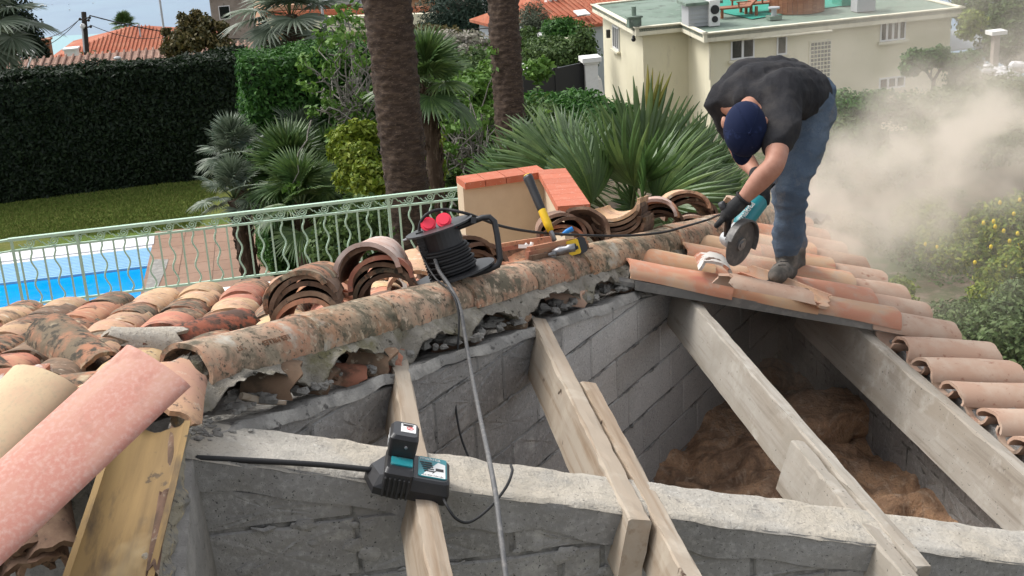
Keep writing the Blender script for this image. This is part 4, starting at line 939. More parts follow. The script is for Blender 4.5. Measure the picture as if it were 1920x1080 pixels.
def window(x0, y0, x1, y1, b=OV, panes=2, name='window', recess=.12, surround=.0, shut=None, sill=True):
    a, c = fpl(x0, y0, b), fpl(x1, y1, b); ua = (a-C0)@ha_; ub_ = (c-C0)@ha_; za, zc = a[2], c[2]; W_, H_ = abs(ub_-ua), abs(za-zc); ctr = hp_((ua+ub_)/2, b, 0)*V(1, 1, 0)+Z*(za+zc)/2
    fr = MB(); t = .055; fo = -hb_*.03
    fr.box(ctr+Z*(H_/2-t/2)+fo, [ha_, hb_, Z], (W_/2, .04, t/2)); fr.box(ctr-Z*(H_/2-t/2)+fo, [ha_, hb_, Z], (W_/2, .04, t/2))
    for k in range(panes+1):
        x = -W_/2+t/2+(W_-t)*k/panes; fr.box(ctr+ha_*x+fo, [ha_, hb_, Z], ((t/2 if k in (0, panes) else t*.8), .038, H_/2-t))
    f_ = fr.build('window', M['frame'], hs_)
    for k in range(panes):
        x = -W_/2+(W_)*(k+.5)/panes; MB().box(ctr+ha_*x-hb_*.012, [ha_, hb_, Z], (W_/panes/2-t*.5, .01, H_/2-t)).build('pane', M['glass'], f_)
    if sill: MB().box(ctr-Z*(H_/2+.05)-hb_*.09, [ha_, hb_, Z], (W_/2+.1, .10, .045)).build('sill', M['fascia'], f_)
    return f_
window(1371, 76, 1418, 110, panes=2); window(1464, 68, 1484, 105, panes=1); window(1677, 46, 1728, 81, panes=4); window(1674, 155, 1727, 172, panes=3)
# glass block stair window
a, c = fpl(1533, 84, OV), fpl(1571, 178, OV); ua, ub_ = (a-C0)@ha_, (c-C0)@ha_; fr = MB(); nx_, nz_ = 6, 13
gb = MB().box(hp_((ua+ub_)/2, OV-.02, 0)*V(1, 1, 0)+Z*(a[2]+c[2])/2, [ha_, hb_, Z], ((ub_-ua)/2+.05, .03, (a[2]-c[2])/2+.05)).build('glass_block_window', M['fascia'], hs_)
M['gblock'] = mat('glass_block', (.13, .14, .12), .25, var=.25, spec=.6)
bm_ = MB().box((0, 0, 0), [ha_, hb_, Z], ((ub_-ua)/nx_/2-.022, .03, (a[2]-c[2])/nz_/2-.022)).mesh('glass_block', M['gblock'])
for i in range(nx_):
    for j in range(nz_):
        p = hp_(ua+(ub_-ua)*(i+.5)/nx_, OV-.045, 0)*V(1, 1, 0)+Z*(c[2]+(a[2]-c[2])*(j+.5)/nz_); link('glass_block', bm_, gb, loc=p)
# side window of the left wing, pipes, conduit, lamp
sp = hp_(-BL_+OV, setb+OV)
def lpl(x, y): return onplane(x, y, sp, ha_)
a, c = lpl(1120, 48), lpl(1139, 98); u0, u1 = (a-sp)@hb_, (c-sp)@hb_; ctr = sp+hb_*(u0+u1)/2; ctr = ctr*V(1, 1, 0)+Z*(a[2]+c[2])/2; W_, H_ = abs(u1-u0), abs(a[2]-c[2])
fr = MB()
for z_ in (-1, 1): fr.box(ctr-ha_*.03+Z*z_*(H_/2-.03), [hb_, ha_, Z], (W_/2, .04, .035))
for k in (-1, -.33, .33, 1): fr.box(ctr-ha_*.03+hb_*k*(W_/2-.03), [hb_, ha_, Z], (.035, .038, H_/2-.07))
f_ = fr.build('window', M['frame'], hs_); MB().box(ctr-ha_*.01, [hb_, ha_, Z], (W_/2-.03, .01, H_/2-.03)).build('pane', M['glass'], f_); MB().box(ctr-Z*(H_/2+.06)-ha_*.08, [hb_, ha_, Z], (W_/2+.08, .09, .04)).build('sill', M['fascia'], f_)
pipe = [onplane(x, y, hp_(0, setb+OV-.10), hb_) for x, y in ((1296, 52), (1296, 104), (1296, 185))]
MB().tube(pipe, .06, 8).build('downpipe', M['fascia'], hs_)
MB().tube([onplane(x, y, hp_(0, setb+OV-.08), hb_) for x, y in ((1301, 62), (1301, 190))], .035, 6).build('downpipe', M['deckwood'], hs_)
MB().tube([onplane(x, y, hp_(0, OV-.07), hb_) for x, y in ((1331, 150), (1330, 79), (1480, 66), (1560, 58))], .045, 6).build('conduit', M['fascia'], hs_)
l_ = onplane(1188, 74, hp_(0, setb+OV-.15), hb_); MB().ball(l_, .09).ball(l_+Z*.1, .06).build('wall_lamp', M['black'], hs_)
l_ = lpl(1144, 63)-ha_*.08; MB().box(l_, [ha_, hb_, Z], (.07, .09, .16)).build('wall_lantern', M['black'], hs_)
# roof furniture
def rz(x, y): return onz(x, y, zf+FH)
def unit(name, x, y, w_, d_, h_, m_, label, cat, extra=None):
    c = rz(x, y); t = empty(name, c, label, cat); MB().box(c+Z*h_/2, [ha_, hb_, Z], (w_/2, d_/2, h_/2)).build('body', m_, t)
    if extra: extra(t, c)
    return t
unit('roof_vent', 1189, 50, .5, .4, .36, M['felt'], 'small green roof vent with a stub pipe near the left corner of the green roof', 'roof vent', lambda t, c: MB().cyl(c+Z*.36, c+Z*.75, .09, 10).box(c+Z*.38, [ha_, hb_, Z], (.3, .25, .03)).build('pipe', M['felt'], t))
unit('roof_vent', 1451, 36, .5, .5, .14, M['felt'], 'round capped green vent in front of the loungers', 'roof vent', lambda t, c: MB().cyl(c+Z*.14, c+Z*.4, .1, 10).cyl(c+Z*.4, c+Z*.46, .22, 14).build('cap', M['greymetal'], t))
unit('roof_vent', 1618, 20, .8, .6, .9, M['greymetal'], 'square grey chimney on the green roof to the right of the hot tub', 'chimney', lambda t, c: MB().box(c+Z*.95, [ha_, hb_, Z], (.5, .4, .05)).build('cap', M['greymetal'], t))
def acx(t, c):
    MB().box(c+Z*.85, [ha_, hb_, Z], (.75, .6, .05)).build('lid', M['felt'], t)
    for k in range(4): MB().box(c+Z*(.15+.16*k)-hb_*.47, [ha_, hb_, Z], (.55, .02, .012)).build('grille_bar', M['greymetal'], t)
unit('roof_cabinet', 1312, 46, 1.2, .9, .8, M['greymetal'], 'pale grey cabinet with a green lid on the green roof beside the mast', 'cabinet', acx)
unit('air_conditioner', 1334, 46, .42, .8, .95, M['white'], 'white air conditioner standing against the pale cabinet on the roof', 'air conditioner', lambda t, c: MB().cyl(c+Z*.6-ha_*0-hb_*.41, c+Z*.6-hb_*.44, .17, 16).cyl(c+Z*.25-hb_*.41, c+Z*.25-hb_*.44, .12, 16).build('fan', M['black'], t))
mt_ = onplane(1295, 56, hp_(0, setb-.05), hb_); t = tag(MB().cyl(mt_-Z*.3, mt_+Z*2.6, .035, 8).box(mt_+Z*.75, [ha_, hb_, Z], (.07, .07, .12)).build('mast', M['greymetal']), 'thin metal mast rising from the step in the green roof edge', 'mast')
turf = [rz(1348, 22), rz(1410, 36), rz(1475, 26), rz(1600, 8), rz(1590, -40), rz(1340, -15)]
M['turf'] = mat('green_mat', (.03, .26, .19), .9, [(3, .5, .7, (.05, .30, .23), 4)])
tag(MB().prism([p+Z*.012 for p in turf], V(0, 0, -.008)).build('green_mat', M['turf']), 'bright green mat under the wooden loungers on the roof', 'mat')
def lounger(x, y, label, ang):
    c = rz(x, y); u = hdir(73+ang); w_ = np.cross(Z, u); t = empty('sun_lounger', c, label, 'sun lounger', 'wooden sun loungers on the flat roof'); h = .36
    MB().box(c-u*.35+Z*h, [u, w_, Z], (.62, .3, .03)).build('seat', M['deckwood'], t)
    bk = (u*.75+Z*.66); bk /= np.linalg.norm(bk); MB().box(c+u*.27+Z*h+bk*.36, [bk, w_, np.cross(bk, w_)], (.38, .3, .03)).build('backrest', M['deckwood'], t)
    for a, b in ((-.85, 1), (-.85, -1), (.55, 1), (.55, -1)): MB().box(c+u*a+w_*b*.27+Z*h/2, [u, w_, Z], (.05, .04, h/2)).build('leg', M['deckwood'], t)
    for b in (1, -1): MB().box(c-u*.0+w_*b*.33+Z*(h+.22), [u, w_, Z], (.28, .04, .02)).box(c-u*.2+w_*b*.33+Z*(h+.1), [u, w_, Z], (.03, .03, .12)).build('armrest', M['deckwood'], t)
lounger(1388, 30, 'reddish wooden sun lounger nearest the roof edge on the green mat', 6); lounger(1432, 22, 'second wooden sun lounger between the first one and the hot tub', 6)
c = rz(1500, 24); tub = empty('hot_tub', c, 'round hot tub clad in upright reddish wooden boards on the green roof', 'hot tub')
for i in range(34):
    a = 2*math.pi*i/34; o = V(math.cos(a), math.sin(a), 0); MB().box(c+o*1.05+V(0, .6, .50), [np.cross(Z, o), o, Z], (.094, .02, .5)).build('board', M['deckwood'], tub)
MB().cyl(c+V(0, .6, .03), c+V(0, .6, .93), 1.0, 30).build('shell', M['greymetal'], tub)
c = rz(1578, 12); o = MB(); o.prism([c, c+ha_*.9, c+ha_*.9+hb_*1.0, c+hb_*1.0], V(0, 0, .35)).prism([c+ha_*.7+Z*.6, c+ha_*1.5+Z*.02, c+ha_*1.1+hb_*.4+Z*.02], V(0, 0, .02)); tag(o.build('folded_cover', M['turf']), 'crumpled turquoise sheet beside the hot tub', 'sheet')

# ------------------------------------------------------------------ other buildings up to the sea
M['peach'] = mat('peach_render', (.50, .31, .20), .95, [(.2, .4, .7, (.46, .28, .18), 5)])
M['pgrey'] = mat('pale_blue_render', (.46, .50, .54), .95, [(.3, .4, .7, (.40, .43, .46), 5)])
M['stone'] = mat('old_stone_wall', (.27, .23, .20), 1, [(.6, .4, .65, (.36, .31, .27), 7), (2.5, .56, .7, (.13, .11, .09), 6)], [(3, .8, .1)])
def block_house(name, label, c, az, w_, d_, h_, wm, rm, wins=(), hip=True, rh=1.2, roofm=True, ov=.4, cat='house'):
    """c = middle of the front eave line"""
    c = np.array(c, float); u, v_ = hdir(az), hdir(az-90); t = empty(name, c-Z*h_, label, cat)
    MB().prism([c-u*w_/2, c+u*w_/2, c+u*w_/2+v_*d_, c-u*w_/2+v_*d_], V(0, 0, -h_)).build('wall', wm, t)
    A = [c-u*(w_/2+ov)-v_*ov, c+u*(w_/2+ov)-v_*ov, c+u*(w_/2+ov)+v_*(d_+ov), c-u*(w_/2+ov)+v_*(d_+ov)]; A = [p+Z*.02 for p in A]
    if hip:
        k = min(d_/2+ov, w_/2)*(1 if hip is True else hip); r0, r1 = c-u*(w_/2+ov-k)+v_*d_/2+Z*rh, c+u*(w_/2+ov-k)+v_*d_/2+Z*rh
        b = MB().add(A+[r0, r1]+[p-Z*.15 for p in A], [(0, 1, 5, 4), (1, 2, 5), (2, 3, 4, 5), (3, 0, 4), (6, 7, 1, 0), (7, 8, 2, 1), (8, 9, 3, 2), (9, 6, 0, 3), (6, 9, 8, 7)]); rf_ = b.build('roof', rm, t)
        n_ = int(w_/.26); b = MB()
        for i in range(n_+1):                       # tile rolls down the front slope
            x = -w_/2-ov+.1+(w_+2*ov-.2)*i/n_; top_u = min(max(x, -(w_/2+ov-k)), w_/2+ov-k); fr_ = 1-abs(x-top_u)/max(k, .01); p = c+u*x-v_*ov+Z*.06; q = c+u*x+v_*(-ov+(d_/2+ov)*fr_)+Z*(.06+rh*fr_); b.tube([p, q], .045, 5)
        o = b.build('roof_tiles', rm, t); o['kind'] = 'stuff'
    else: MB().prism(A, V(0, 0, .3)).build('roof', rm, t)
    for x, z_, ww, hh, m_ in wins:
        f_ = MB().box(c+u*x+Z*z_-v_*.03, [u, v_, Z], (ww/2+.08, .03, hh/2+.08)).build('window', M['frame'], t); MB().box(c+u*x+Z*z_-v_*.07, [u, v_, Z], (ww/2, .02, hh/2)).build('pane', m_, f_)
    return t
def at(x, y, d): return P(x, y, d)
# left skyline roofs
t = block_house('house', 'long brown tiled roof just behind the dark hedge at the left', at(150, 136, 48), 80, 15, 4, 5, M['stone'], M['roofbrown'], hip=.7, rh=.36)
t = block_house('house', 'house with a bright orange hipped roof below the sea', at(245, 103, 88), 84, 10.5, 9, 5, M['peach'], M['roofred'], hip=True, rh=1.35)
for i, (x, y, d, w_, h_, m_, lab) in enumerate([(252, 76, 92, .7, 1.0, 'deckwood', 'brown brick chimney right of the small skyline palm'), (135, 100, 84, .8, .55, 'white', 'small white pillared chimney left of the utility pole'), (194, 82, 92, .4, .5, 'roofbrown', 'little brown chimney pot on the orange hipped roof'), (87, 100, 70, .6, 1.4, 'deckwood', 'brown chimney beside the dark cypress at the left')]):
    c = at(x, y, d); b = MB().box(c, [ha_, hb_, Z], (w_/2, w_/2, h_/2)); b.box(c+Z*(h_/2+.05), [ha_, hb_, Z], (w_/2+.08, w_/2+.08, .05)); tag(b.build('chimney', M[m_]), lab, 'chimney')
# utility pole, wires, poles, antenna
M['polew'] = mat('dark_pole_wood', (.035, .028, .024), .9)
pb_, pt_ = at(163, 108, 60), at(157, 23, 60); t = empty('utility_pole', pb_-Z*4, 'dark wooden utility pole with a white insulator standing behind the hedge', 'utility pole')
MB().tube([pb_-Z*4, pb_, pt_], [.16, .14, .12], 8).build('pole', M['polew'], t)
MB().ball(at(155, 49, 59.8), .13).build('lamp', M['white'], t)
for x, y in ((150, 36), (168, 33), (170, 50), (166, 38)): MB().cyl(at(158, y+2, 59.8), at(x, y, 59.8), .035, 5).ball(at(x, y, 59.8), .07, 6, 5).build('insulator', M['polew'], t)
MB().tube([at(153, 45, 59.7), at(155, 62, 59.7), at(158, 98, 59.7)], .04, 5).build('conduit', M['greymetal'], t)
def wire(p, q, lab, sag=.25, r=.018):
    pts = [p+(q-p)*k/14-Z*(sag*4*(k/14)*(1-k/14)) for k in range(15)]; tag(MB().tube(pts, r, 4).build('overhead_wire', M['polew']), lab, 'wire')
wire(at(149, 36, 60), at(70, 72, 75), 'upper overhead wire running left from the pole towards the cypress'); wire(at(148, 37, 60), at(60, 95, 70), 'lower overhead wire running left from the pole')
wire(at(168, 29, 60), at(620, 52, 85), 'long overhead wire crossing right from the top of the pole', .9, .028); wire(at(170, 47, 60), at(300, 70, 80), 'second overhead wire right of the pole behind the small palm', .3)
wire(at(600, 45, 60), at(1100, 28, 62), 'thin overhead wire above the blossoming shrubs', .5, .02)
for (x0, y0, x1, y1, d, lab) in [(298, -10, 308, 60, 70, 'tall thin leaning mast left of the bronze tree'), (260, 45, 266, 78, 90, 'short thin post beside the brown chimney'), (600, -10, 614, 52, 60, 'slender pole in front of the peach building')]:
    tag(MB().tube([at(x1, y1, d)-Z*3, at(x0, y0, d)], .06, 6).build('pole', M['greymetal']), lab, 'pole')
an = at(40, 104, 46); t = empty('aerial', an, 'white television aerial and curved arm on the brown roof at the left', 'aerial')
MB().tube([at(33, 124, 46), at(30, 110, 46), at(36, 97, 46), at(50, 93, 46), at(66, 98, 46), at(62, 103, 46), at(48, 98, 46)], .045, 6).build('arm', M['white'], t)
MB().tube([at(14, 92, 46), at(40, 112, 46)], .02, 4).build('boom', M['greymetal'], t)
for k in range(6): MB().tube([at(10+k*5, 98+k*3.4, 46), at(22+k*5, 90+k*3.4, 46)], .013, 4).build('rod', M['greymetal'], t)
MB().tube([at(60, 106, 45.8), at(55, 118, 45.8), at(52, 127, 45.8)], .035, 5).build('mount', M['white'], t)
c = at(220, 109, 46.5); tag(MB().ball(c, (.14, .14, .07), 12, 7).cyl(c-Z*.1, c, .05, 8).build('roof_cowl', M['greymetal']), 'small round grey cowl on the edge of the brown roof', 'cowl')
# sea boats
def boat(x, y, L_, lab, i):
    c = onz(x, y, -90); k = .55 if L_ > 4 else .4; t = empty('boat', c, lab, 'boat', 'boats moored on the bay'); hull = []
    v = []; n = 7
    for a in range(n):
        q = a/(n-1); w_ = L_*.16*math.sin(min(1, q*1.7+.25)*math.pi*.62)*(1 if q < .8 else (1-q)/.2+.05); x_ = (q-.5)*L_
        v += [c+cR*x_+Z*(.12*L_*k*2+.05*L_*max(0, q-.6)), c+cR*x_+V(0, w_, 0)+Z*.12*L_, c+cR*x_*.92-Z*.02*L_, c+cR*x_-V(0, w_, 0)+Z*.12*L_]
    f = [(i_*4+j, i_*4+(j+1) % 4, i_*4+4+(j+1) % 4, i_*4+4+j) for i_ in range(n-1) for j in range(4)]+[(0, 1, 2, 3), tuple((n-1)*4+j for j in (3, 2, 1, 0))]
    MB().add(v, f).build('hull', M['white'], t); MB().box(c-cR*L_*.1+Z*L_*.2, [cR, V(0, 1, 0), Z], (L_*.18, L_*.1, L_*.07)).build('cabin', M['white'], t)
    if L_ > 4: MB().box(c+Z*L_*.02, [cR, V(0, 1, 0), Z], (L_*.42, L_*.14, L_*.025)).build('waterline', M['polew'], t)
boat(81, 12, 5.2, 'white boat with dark waterline, largest on the bay at the top left', 0)
for i, (x, y, L_, lab) in enumerate([(131, 19, 1.7, 'small white boat just above the utility pole'), (175, 6, 1.6, 'tiny white boat at the top right of the pole'), (191, 36, 1.4, 'tiny boat between the pole and the small palm'), (98, 9, 1.1, 'tiny boat right of the largest boat'), (129, 8, 1.2, 'tiny boat above the small white one'), (60, 17, 1.2, 'tiny boat left of the largest one'), (301, 27, 1.5, 'tiny boat beside the leaning mast')]): boat(x, y, L_, lab, i+1)
sh = MB(); sh.add([onz(x, y, -89.8) for x, y in ((60, 70), (210, 62), (350, 55), (360, 110), (60, 130))], [(0, 1, 2, 3, 4)]); tag(sh.build('shallows', M['shal']), kind='structure')
# upper middle buildings
dg_ = M['glass']
t = block_house('building', 'grey stone building with a ruined top edge at the skyline by the sea', at(478, -14, 120), 78, 8.5, 10, 14, M['stone'], M['stone'], hip=False, wins=[(-3, -1.6, .9, 1.1, dg_), (1.5, -1.4, .9, 1.2, dg_)], cat='building')
t = block_house('building', 'large peach coloured apartment building with balconies behind the palms', at(655, 8, 85), 76, 11, 12, 16, M['peach'], M['peach'], hip=False, wins=[(-1.2, -1.3, .5, .7, dg_), (1.8, -1.0, 1.0, 1.2, dg_), (3.6, -1.1, .9, 1.1, dg_)], cat='building')
MB().box(at(650, 36, 83)+Z*.3, [hdir(100), hdir(10), Z], (5.5, .12, .35)).build('roof_edge', M['roofred'], t); MB().box(at(655, 44, 82.5), [hdir(100), hdir(10), Z], (5.8, .3, .5)).build('lower_ledge', M['wallc'], t)
t = block_house('building', 'peach building with rooftop terrace right of the big palm trunk', at(765, 6, 88), 70, 7.5, 8, 14, M['peach'], M['peach'], hip=False, wins=[(-1.5, -1.1, .9, 1.6, dg_), (.2, -1.1, .8, 1.5, dg_), (2.2, -1.1, .8, 1.4, dg_)], cat='building')
MB().box(at(752, 34, 86.5), [hdir(70), hdir(-20), Z], (4.4, .5, .25)).build('balcony', M['roofred'], t); MB().box(at(750, 44, 86), [hdir(70), hdir(-20), Z], (4.4, .5, .45)).build('lower_ledge', M['wallc'], t)
for i in range(9): MB().tube([at(708+i*13, 33-i*1.2, 85.5), at(708+i*13, 22-i*1.2, 85.5)], .025, 4).build('balustrade_bar', M['greymetal'], t)
for i, (x, y) in enumerate([(625, 3), (700, 6), (648, -4)]): tag(MB().box(at(x, y, 84), [hdir(95), hdir(5), Z], (1.6-.3*i, .8, .12)).box(at(x, y, 84)+Z*.14, [hdir(95), hdir(5), Z], (1.0, .5, .04)).build('solar_panel', M['alu']), ['pale flat skylight on the left of the peach roof', 'pale skylight near the palm trunk on the peach roof', 'pale skylight at the top edge on the peach roof'][i], 'skylight')
t = block_house('building', 'pale blue grey building above the red roof at the top', at(1070, -6, 90), 72, 8, 8, 12, M['pgrey'], M['stone'], hip=False, wins=[(-2.2, -.8, 1.3, .8, dg_), (.5, -.7, 1.4, .8, dg_)], cat='building')
t = block_house('building', 'brown stone house with tall windows at the top beside the pine', at(1000, -8, 100), 74, 8, 8, 10, M['stone'], M['roofbrown'], hip=False, wins=[(.0, -1.4, .7, 2.0, dg_), (-2.0, -1.4, .7, 2.0, dg_)], cat='building')
t = block_house('house', 'low house with a bright red tiled roof and skylight left of the cream house', at(1062, 50, 66), 66, 4.6, 6, 6, M['pgrey'], M['roofred'], hip=.3, rh=.95)
c = at(1091, 24, 66.5); tag(MB().box(c, [hdir(66), V(hdir(-24)[0], hdir(-24)[1], .3), Z], (.35, .3, .04)).build('skylight', M['white']), 'small skylight in the bright red roof', 'skylight')
c = at(1034, 18, 69); tag(MB().box(c, [hdir(66), hdir(-24), Z], (.27, .27, .7)).box(c+Z*.72, [hdir(66), hdir(-24), Z], (.36, .36, .06)).build('chimney', M['white']), 'white chimney at the left end of the bright red roof', 'chimney')
t = block_house('house', 'house with an orange tiled roof seen over the green flat roof', at(1200, 4, 72), 74, 12, 7, 8, M['wallc'], M['roofred'], hip=.4, rh=1.0)
# gate, pillar, van, awning by the cream house
g0, g1 = at(980, 150, 44), at(1100, 128, 46); gd = g1*V(1, 1, 0)-g0*V(1, 1, 0); Lg = np.linalg.norm(gd); gd /= Lg; zt_ = (g0[2]+g1[2])/2
gt = empty('metal_gate', (g0+g1)/2, 'dark solid metal gate between the shrubs and the white gate pillar', 'gate')
MB().box(g0*V(1, 1, 0)+gd*Lg/2+Z*(zt_-.7), [gd, np.cross(Z, gd), Z], (Lg/2, .03, .9)).build('gate_panel', M['black'], gt)
for k in range(3): MB().box(g0*V(1, 1, 0)+gd*Lg*(.02+.48*k)+Z*(zt_-.7), [gd, np.cross(Z, gd), Z], (.06, .05, .95)).build('gate_post', M['black'], gt)
c = at(1107, 135, 46); t = empty('gate_pillar', c, 'white gate pillar with a moulded cap at the corner of the cream house', 'gate pillar')
MB().box(c-Z*.7, [ha_, hb_, Z], (.24, .24, 1.15)).build('shaft', M['white'], t); MB().box(c+Z*.48, [ha_, hb_, Z], (.36, .36, .08)).box(c+Z*.37, [ha_, hb_, Z], (.29, .29, .05)).build('cap', M['white'], t)
vn = at(1018, 138, 50); t = empty('white_van', vn-Z*1.4, 'white vehicle with only its roof showing above the dark gate', 'van'); u = hdir(88)
v = []; prof = [(-2.2, -.9), (-2.2, -.1), (-1.9, .25), (-.2, .38), (1.0, .30), (1.5, -.05), (2.2, -.25), (2.3, -.9)]
MB().prism([vn+u*a+Z*b-hdir(-2)*.8 for a, b in prof], hdir(-2)*1.6).build('body', M['white'], t); MB().prism([vn+u*a+Z*b-hdir(-2)*.83 for a, b in [(-1.7, -.1), (-1.6, .12), (.8, .18), (1.3, -.08)]], hdir(-2)*1.66).build('window', M['glass'], t)
for a in (-1.4, 1.4): MB().cyl(vn+u*a-Z*1.05-hdir(-2)*.85, vn+u*a-Z*1.05-hdir(-2)*.65, .33, 16).build('wheel', M['blackm'], t)
c = at(1098, 80, 50); tag(MB().prism([c-ha_*.75, c+ha_*.25, c+ha_*.25+hb_*.8+Z*.15, c-ha_*.75+hb_*.8+Z*.15], V(0, 0, -.05)).build('awning', M['wallc']), 'small tiled door canopy on the left side of the cream house', 'canopy')
c = at(1011, 82, 58); tag(MB().prism([c-ha_*1.2, c+ha_*1.6, c+ha_*1.6+hb_*1.5+Z*.3, c-ha_*1.2+hb_*1.5+Z*.3], V(0, 0, -.3)).build('white_wall', M['white']), 'strip of low white wall among the shrubs right of the far trunk', 'wall')
tag(MB().tube([at(978, 78, 55), at(976, 50, 55)], .04, 5).build('post', M['greymetal']), 'thin grey post in the shrubs right of the far trunk', 'post')

# ------------------------------------------------------------------ trees and shrubs
def bl(x, y, d, rx, rz_, n, ry=None): return (P(x, y, d), (rx, ry or rx, rz_), n)
def bush(name, lab, cat, blobs, leaf, size, **k):
    c = blobs[0][0]; z0 = min(b[0][2]-b[1][2] for b in blobs); return plant(name, lab, cat, V(c[0], c[1], max(z0-.3, gz(c[0], c[1]))), blobs, leaf, size, **k)
def limbs(base, tips, r, g, wob=.12):
    out = []
    for tp in tips:
        tp = np.array(tp, float); n = 6; pts = [base+(tp-base)*k/n+rng.normal(0, wob, 3)*math.sin(math.pi*k/n) for k in range(n+1)]; out.append((pts, [r*(1-.75*k/n) for k in range(n+1)]))
    return out
# bronze tree by the sea
c = P(365, 62, 46); t0 = V(c[0], c[1], -12)
plant('bronze_tree', 'round brown and green tree standing against the sea', 'tree', t0, [bl(365, 70, 46, .8, .55, 1500), bl(335, 78, 46, .55, .4, 900), bl(400, 74, 46.3, .6, .45, 1000), bl(352, 44, 46, .35, .28, 500), bl(385, 42, 46, .38, .3, 520), bl(368, 26, 46, .22, .18, 220), bl(312, 60, 46, .2, .16, 200), bl(415, 50, 46, .28, .22, 320), bl(325, 92, 46, .5, .35, 700), bl(420, 95, 46, .6, .4, 800), bl(340, 30, 46, .16, .14, 140)], 'lf_brn', .085, trunk=[([t0, c-Z*.6], [.16, .08])]+limbs(c-Z*.8, [c+V(.8, 0, .2), c+V(-.9, 0, .1), c+V(.1, .1, .6)], .07, 1), gaps=.35)
# dark cypress / pine at the left edge
c = P(30, 60, 60); plant('dark_cypress', 'dark conifer sloping down to the right at the top left corner', 'tree', V(c[0], c[1], -14), [bl(8, 20, 60, 1.2, 1.6, 3800), bl(30, 55, 60, 1.1, 1.0, 3600), bl(55, 84, 60, .8, .8, 2600), bl(74, 100, 60, .45, .5, 1200), bl(20, 90, 60, 1.2, .8, 3000)], 'lf_dark', .09, trunk=[([V(c[0], c[1], -14), c], [.3, .1])])
# pine behind trunks
c = P(860, 30, 75); plant('pine_tree', 'big dark blue green pine between the two palm trunks', 'tree', V(c[0], c[1], -16), [bl(850, 20, 75, 1.9, 1.5, 6000), bl(880, 50, 75, 1.5, 1.0, 4000), bl(820, 55, 75, 1.2, .9, 3000), bl(905, 15, 75, 1.1, 1.2, 2600), bl(845, 75, 75, 1.4, .6, 2400)], 'lf_pine', .12, trunk=[([V(c[0], c[1], -16), c+Z*1], [.22, .12])], gaps=.2, aspect=.25)
c = P(1003, 40, 60); plant('olive_tree', 'soft grey green olive tree right of the far palm trunk', 'tree', V(c[0], c[1], -15), [bl(1000, 40, 60, .8, .9, 3200), bl(1020, 62, 60, .75, .6, 2200), bl(985, 66, 60, .7, .7, 2200), bl(1035, 80, 60, .5, .4, 900)], 'lf_olive', .09, aspect=.25, trunk=[([V(c[0], c[1], -15), c], [.16, .06])])
SH = [('flowering shrub with pale blossom between the two palm trunks', 'flower', [bl(850, 95, 40, 1.2, .65, 4200), bl(800, 105, 40, 1.0, .6, 2800), bl(895, 100, 40, .8, .6, 2400), bl(870, 125, 39.5, 1.2, .5, 2600)], .085),
      ('green mixed shrubs under the blossoming bushes', 'lf_mid', [bl(850, 145, 37, 1.6, .9, 5200), bl(790, 120, 38, 1.0, .8, 3000), bl(905, 150, 37, .9, .8, 2800)], .08),
      ('bronze tipped shrub beside the peach building', 'lf_brn', [bl(795, 70, 46, .8, .5, 1800), bl(830, 66, 47, .7, .4, 1200)], .08),
      ('round fresh green tree before the bright red roof', 'lf_hedge', [bl(1050, 50, 54, .75, .42, 2000), bl(1072, 62, 54, .8, .45, 2000), bl(1040, 70, 54, .6, .45, 1500)], .085),
      ('green shrub mass above the dark gate', 'lf_mid', [bl(1040, 98, 50, 1.3, .55, 4800), bl(1075, 98, 50, .8, .6, 3200), bl(1000, 100, 51, .8, .6, 2200), bl(985, 72, 53, .6, .45, 1500)], .085),
      ('olive green creeper tree beside the cream house wall', 'lf_mid', [bl(1095, 90, 49, .55, .9, 2200)], .085),
      ('leafy shrubs along the foot of the dark gate', 'lf_hedge', [bl(1040, 208, 33, 1.1, .42, 4200), bl(1085, 212, 32, .9, .5, 3600), bl(1000, 212, 32, .8, .5, 2600), bl(1130, 225, 31, .9, .5, 2600), bl(1075, 182, 34, .35, .22, 700)], .075),
      ('yellow green bush left of the near palm trunk', 'lf_yel', [bl(672, 300, 24, .42, .40, 2600), bl(700, 345, 23.6, .4, .42, 2200), bl(645, 258, 24.2, .26, .22, 900), bl(690, 250, 24.2, .26, .22, 900), bl(660, 335, 24, .3, .3, 1200), bl(668, 240, 24, .15, .16, 300), bl(630, 280, 24, .18, .2, 500)], .06),
      ('yellow green bush between the near palm trunk and the fan palm', 'lf_yel', [bl(800, 300, 22.8, .32, .6, 2600), bl(795, 350, 22.8, .36, .45, 1600)], .055),
      ('thin green shrub under the near palm trunk behind the railing', 'lf_mid', [bl(665, 430, 17, .45, .45, 3000), bl(620, 460, 17, .35, .3, 1500), bl(770, 400, 18.5, .4, .4, 1500)], .045),
      ('dark shrub mass filling the bank behind the palm trunks', 'lf_mid', [bl(860, 260, 28, 1.4, 1.2, 6500), bl(640, 240, 30.5, 1.2, 1.1, 4200), bl(900, 330, 27, 1.2, .8, 3600), bl(1000, 250, 29, 1.1, .8, 3600), bl(830, 350, 25, .8, .5, 2000)], .08),
      ('fresh green fig leaves between the fan palm and the far trunk', 'lf_fig', [bl(880, 165, 27, .55, .32, 900), bl(845, 190, 27, .45, .3, 700), bl(900, 195, 27, .4, .3, 600), bl(1010, 130, 27, .35, .25, 500), bl(920, 140, 28, .35, .3, 500), bl(870, 220, 26, .4, .3, 500)], .075)]
for lab, lf, blobs, sz in SH: bush('shrub', lab, 'shrub', blobs, lf, sz, gaps=.0)
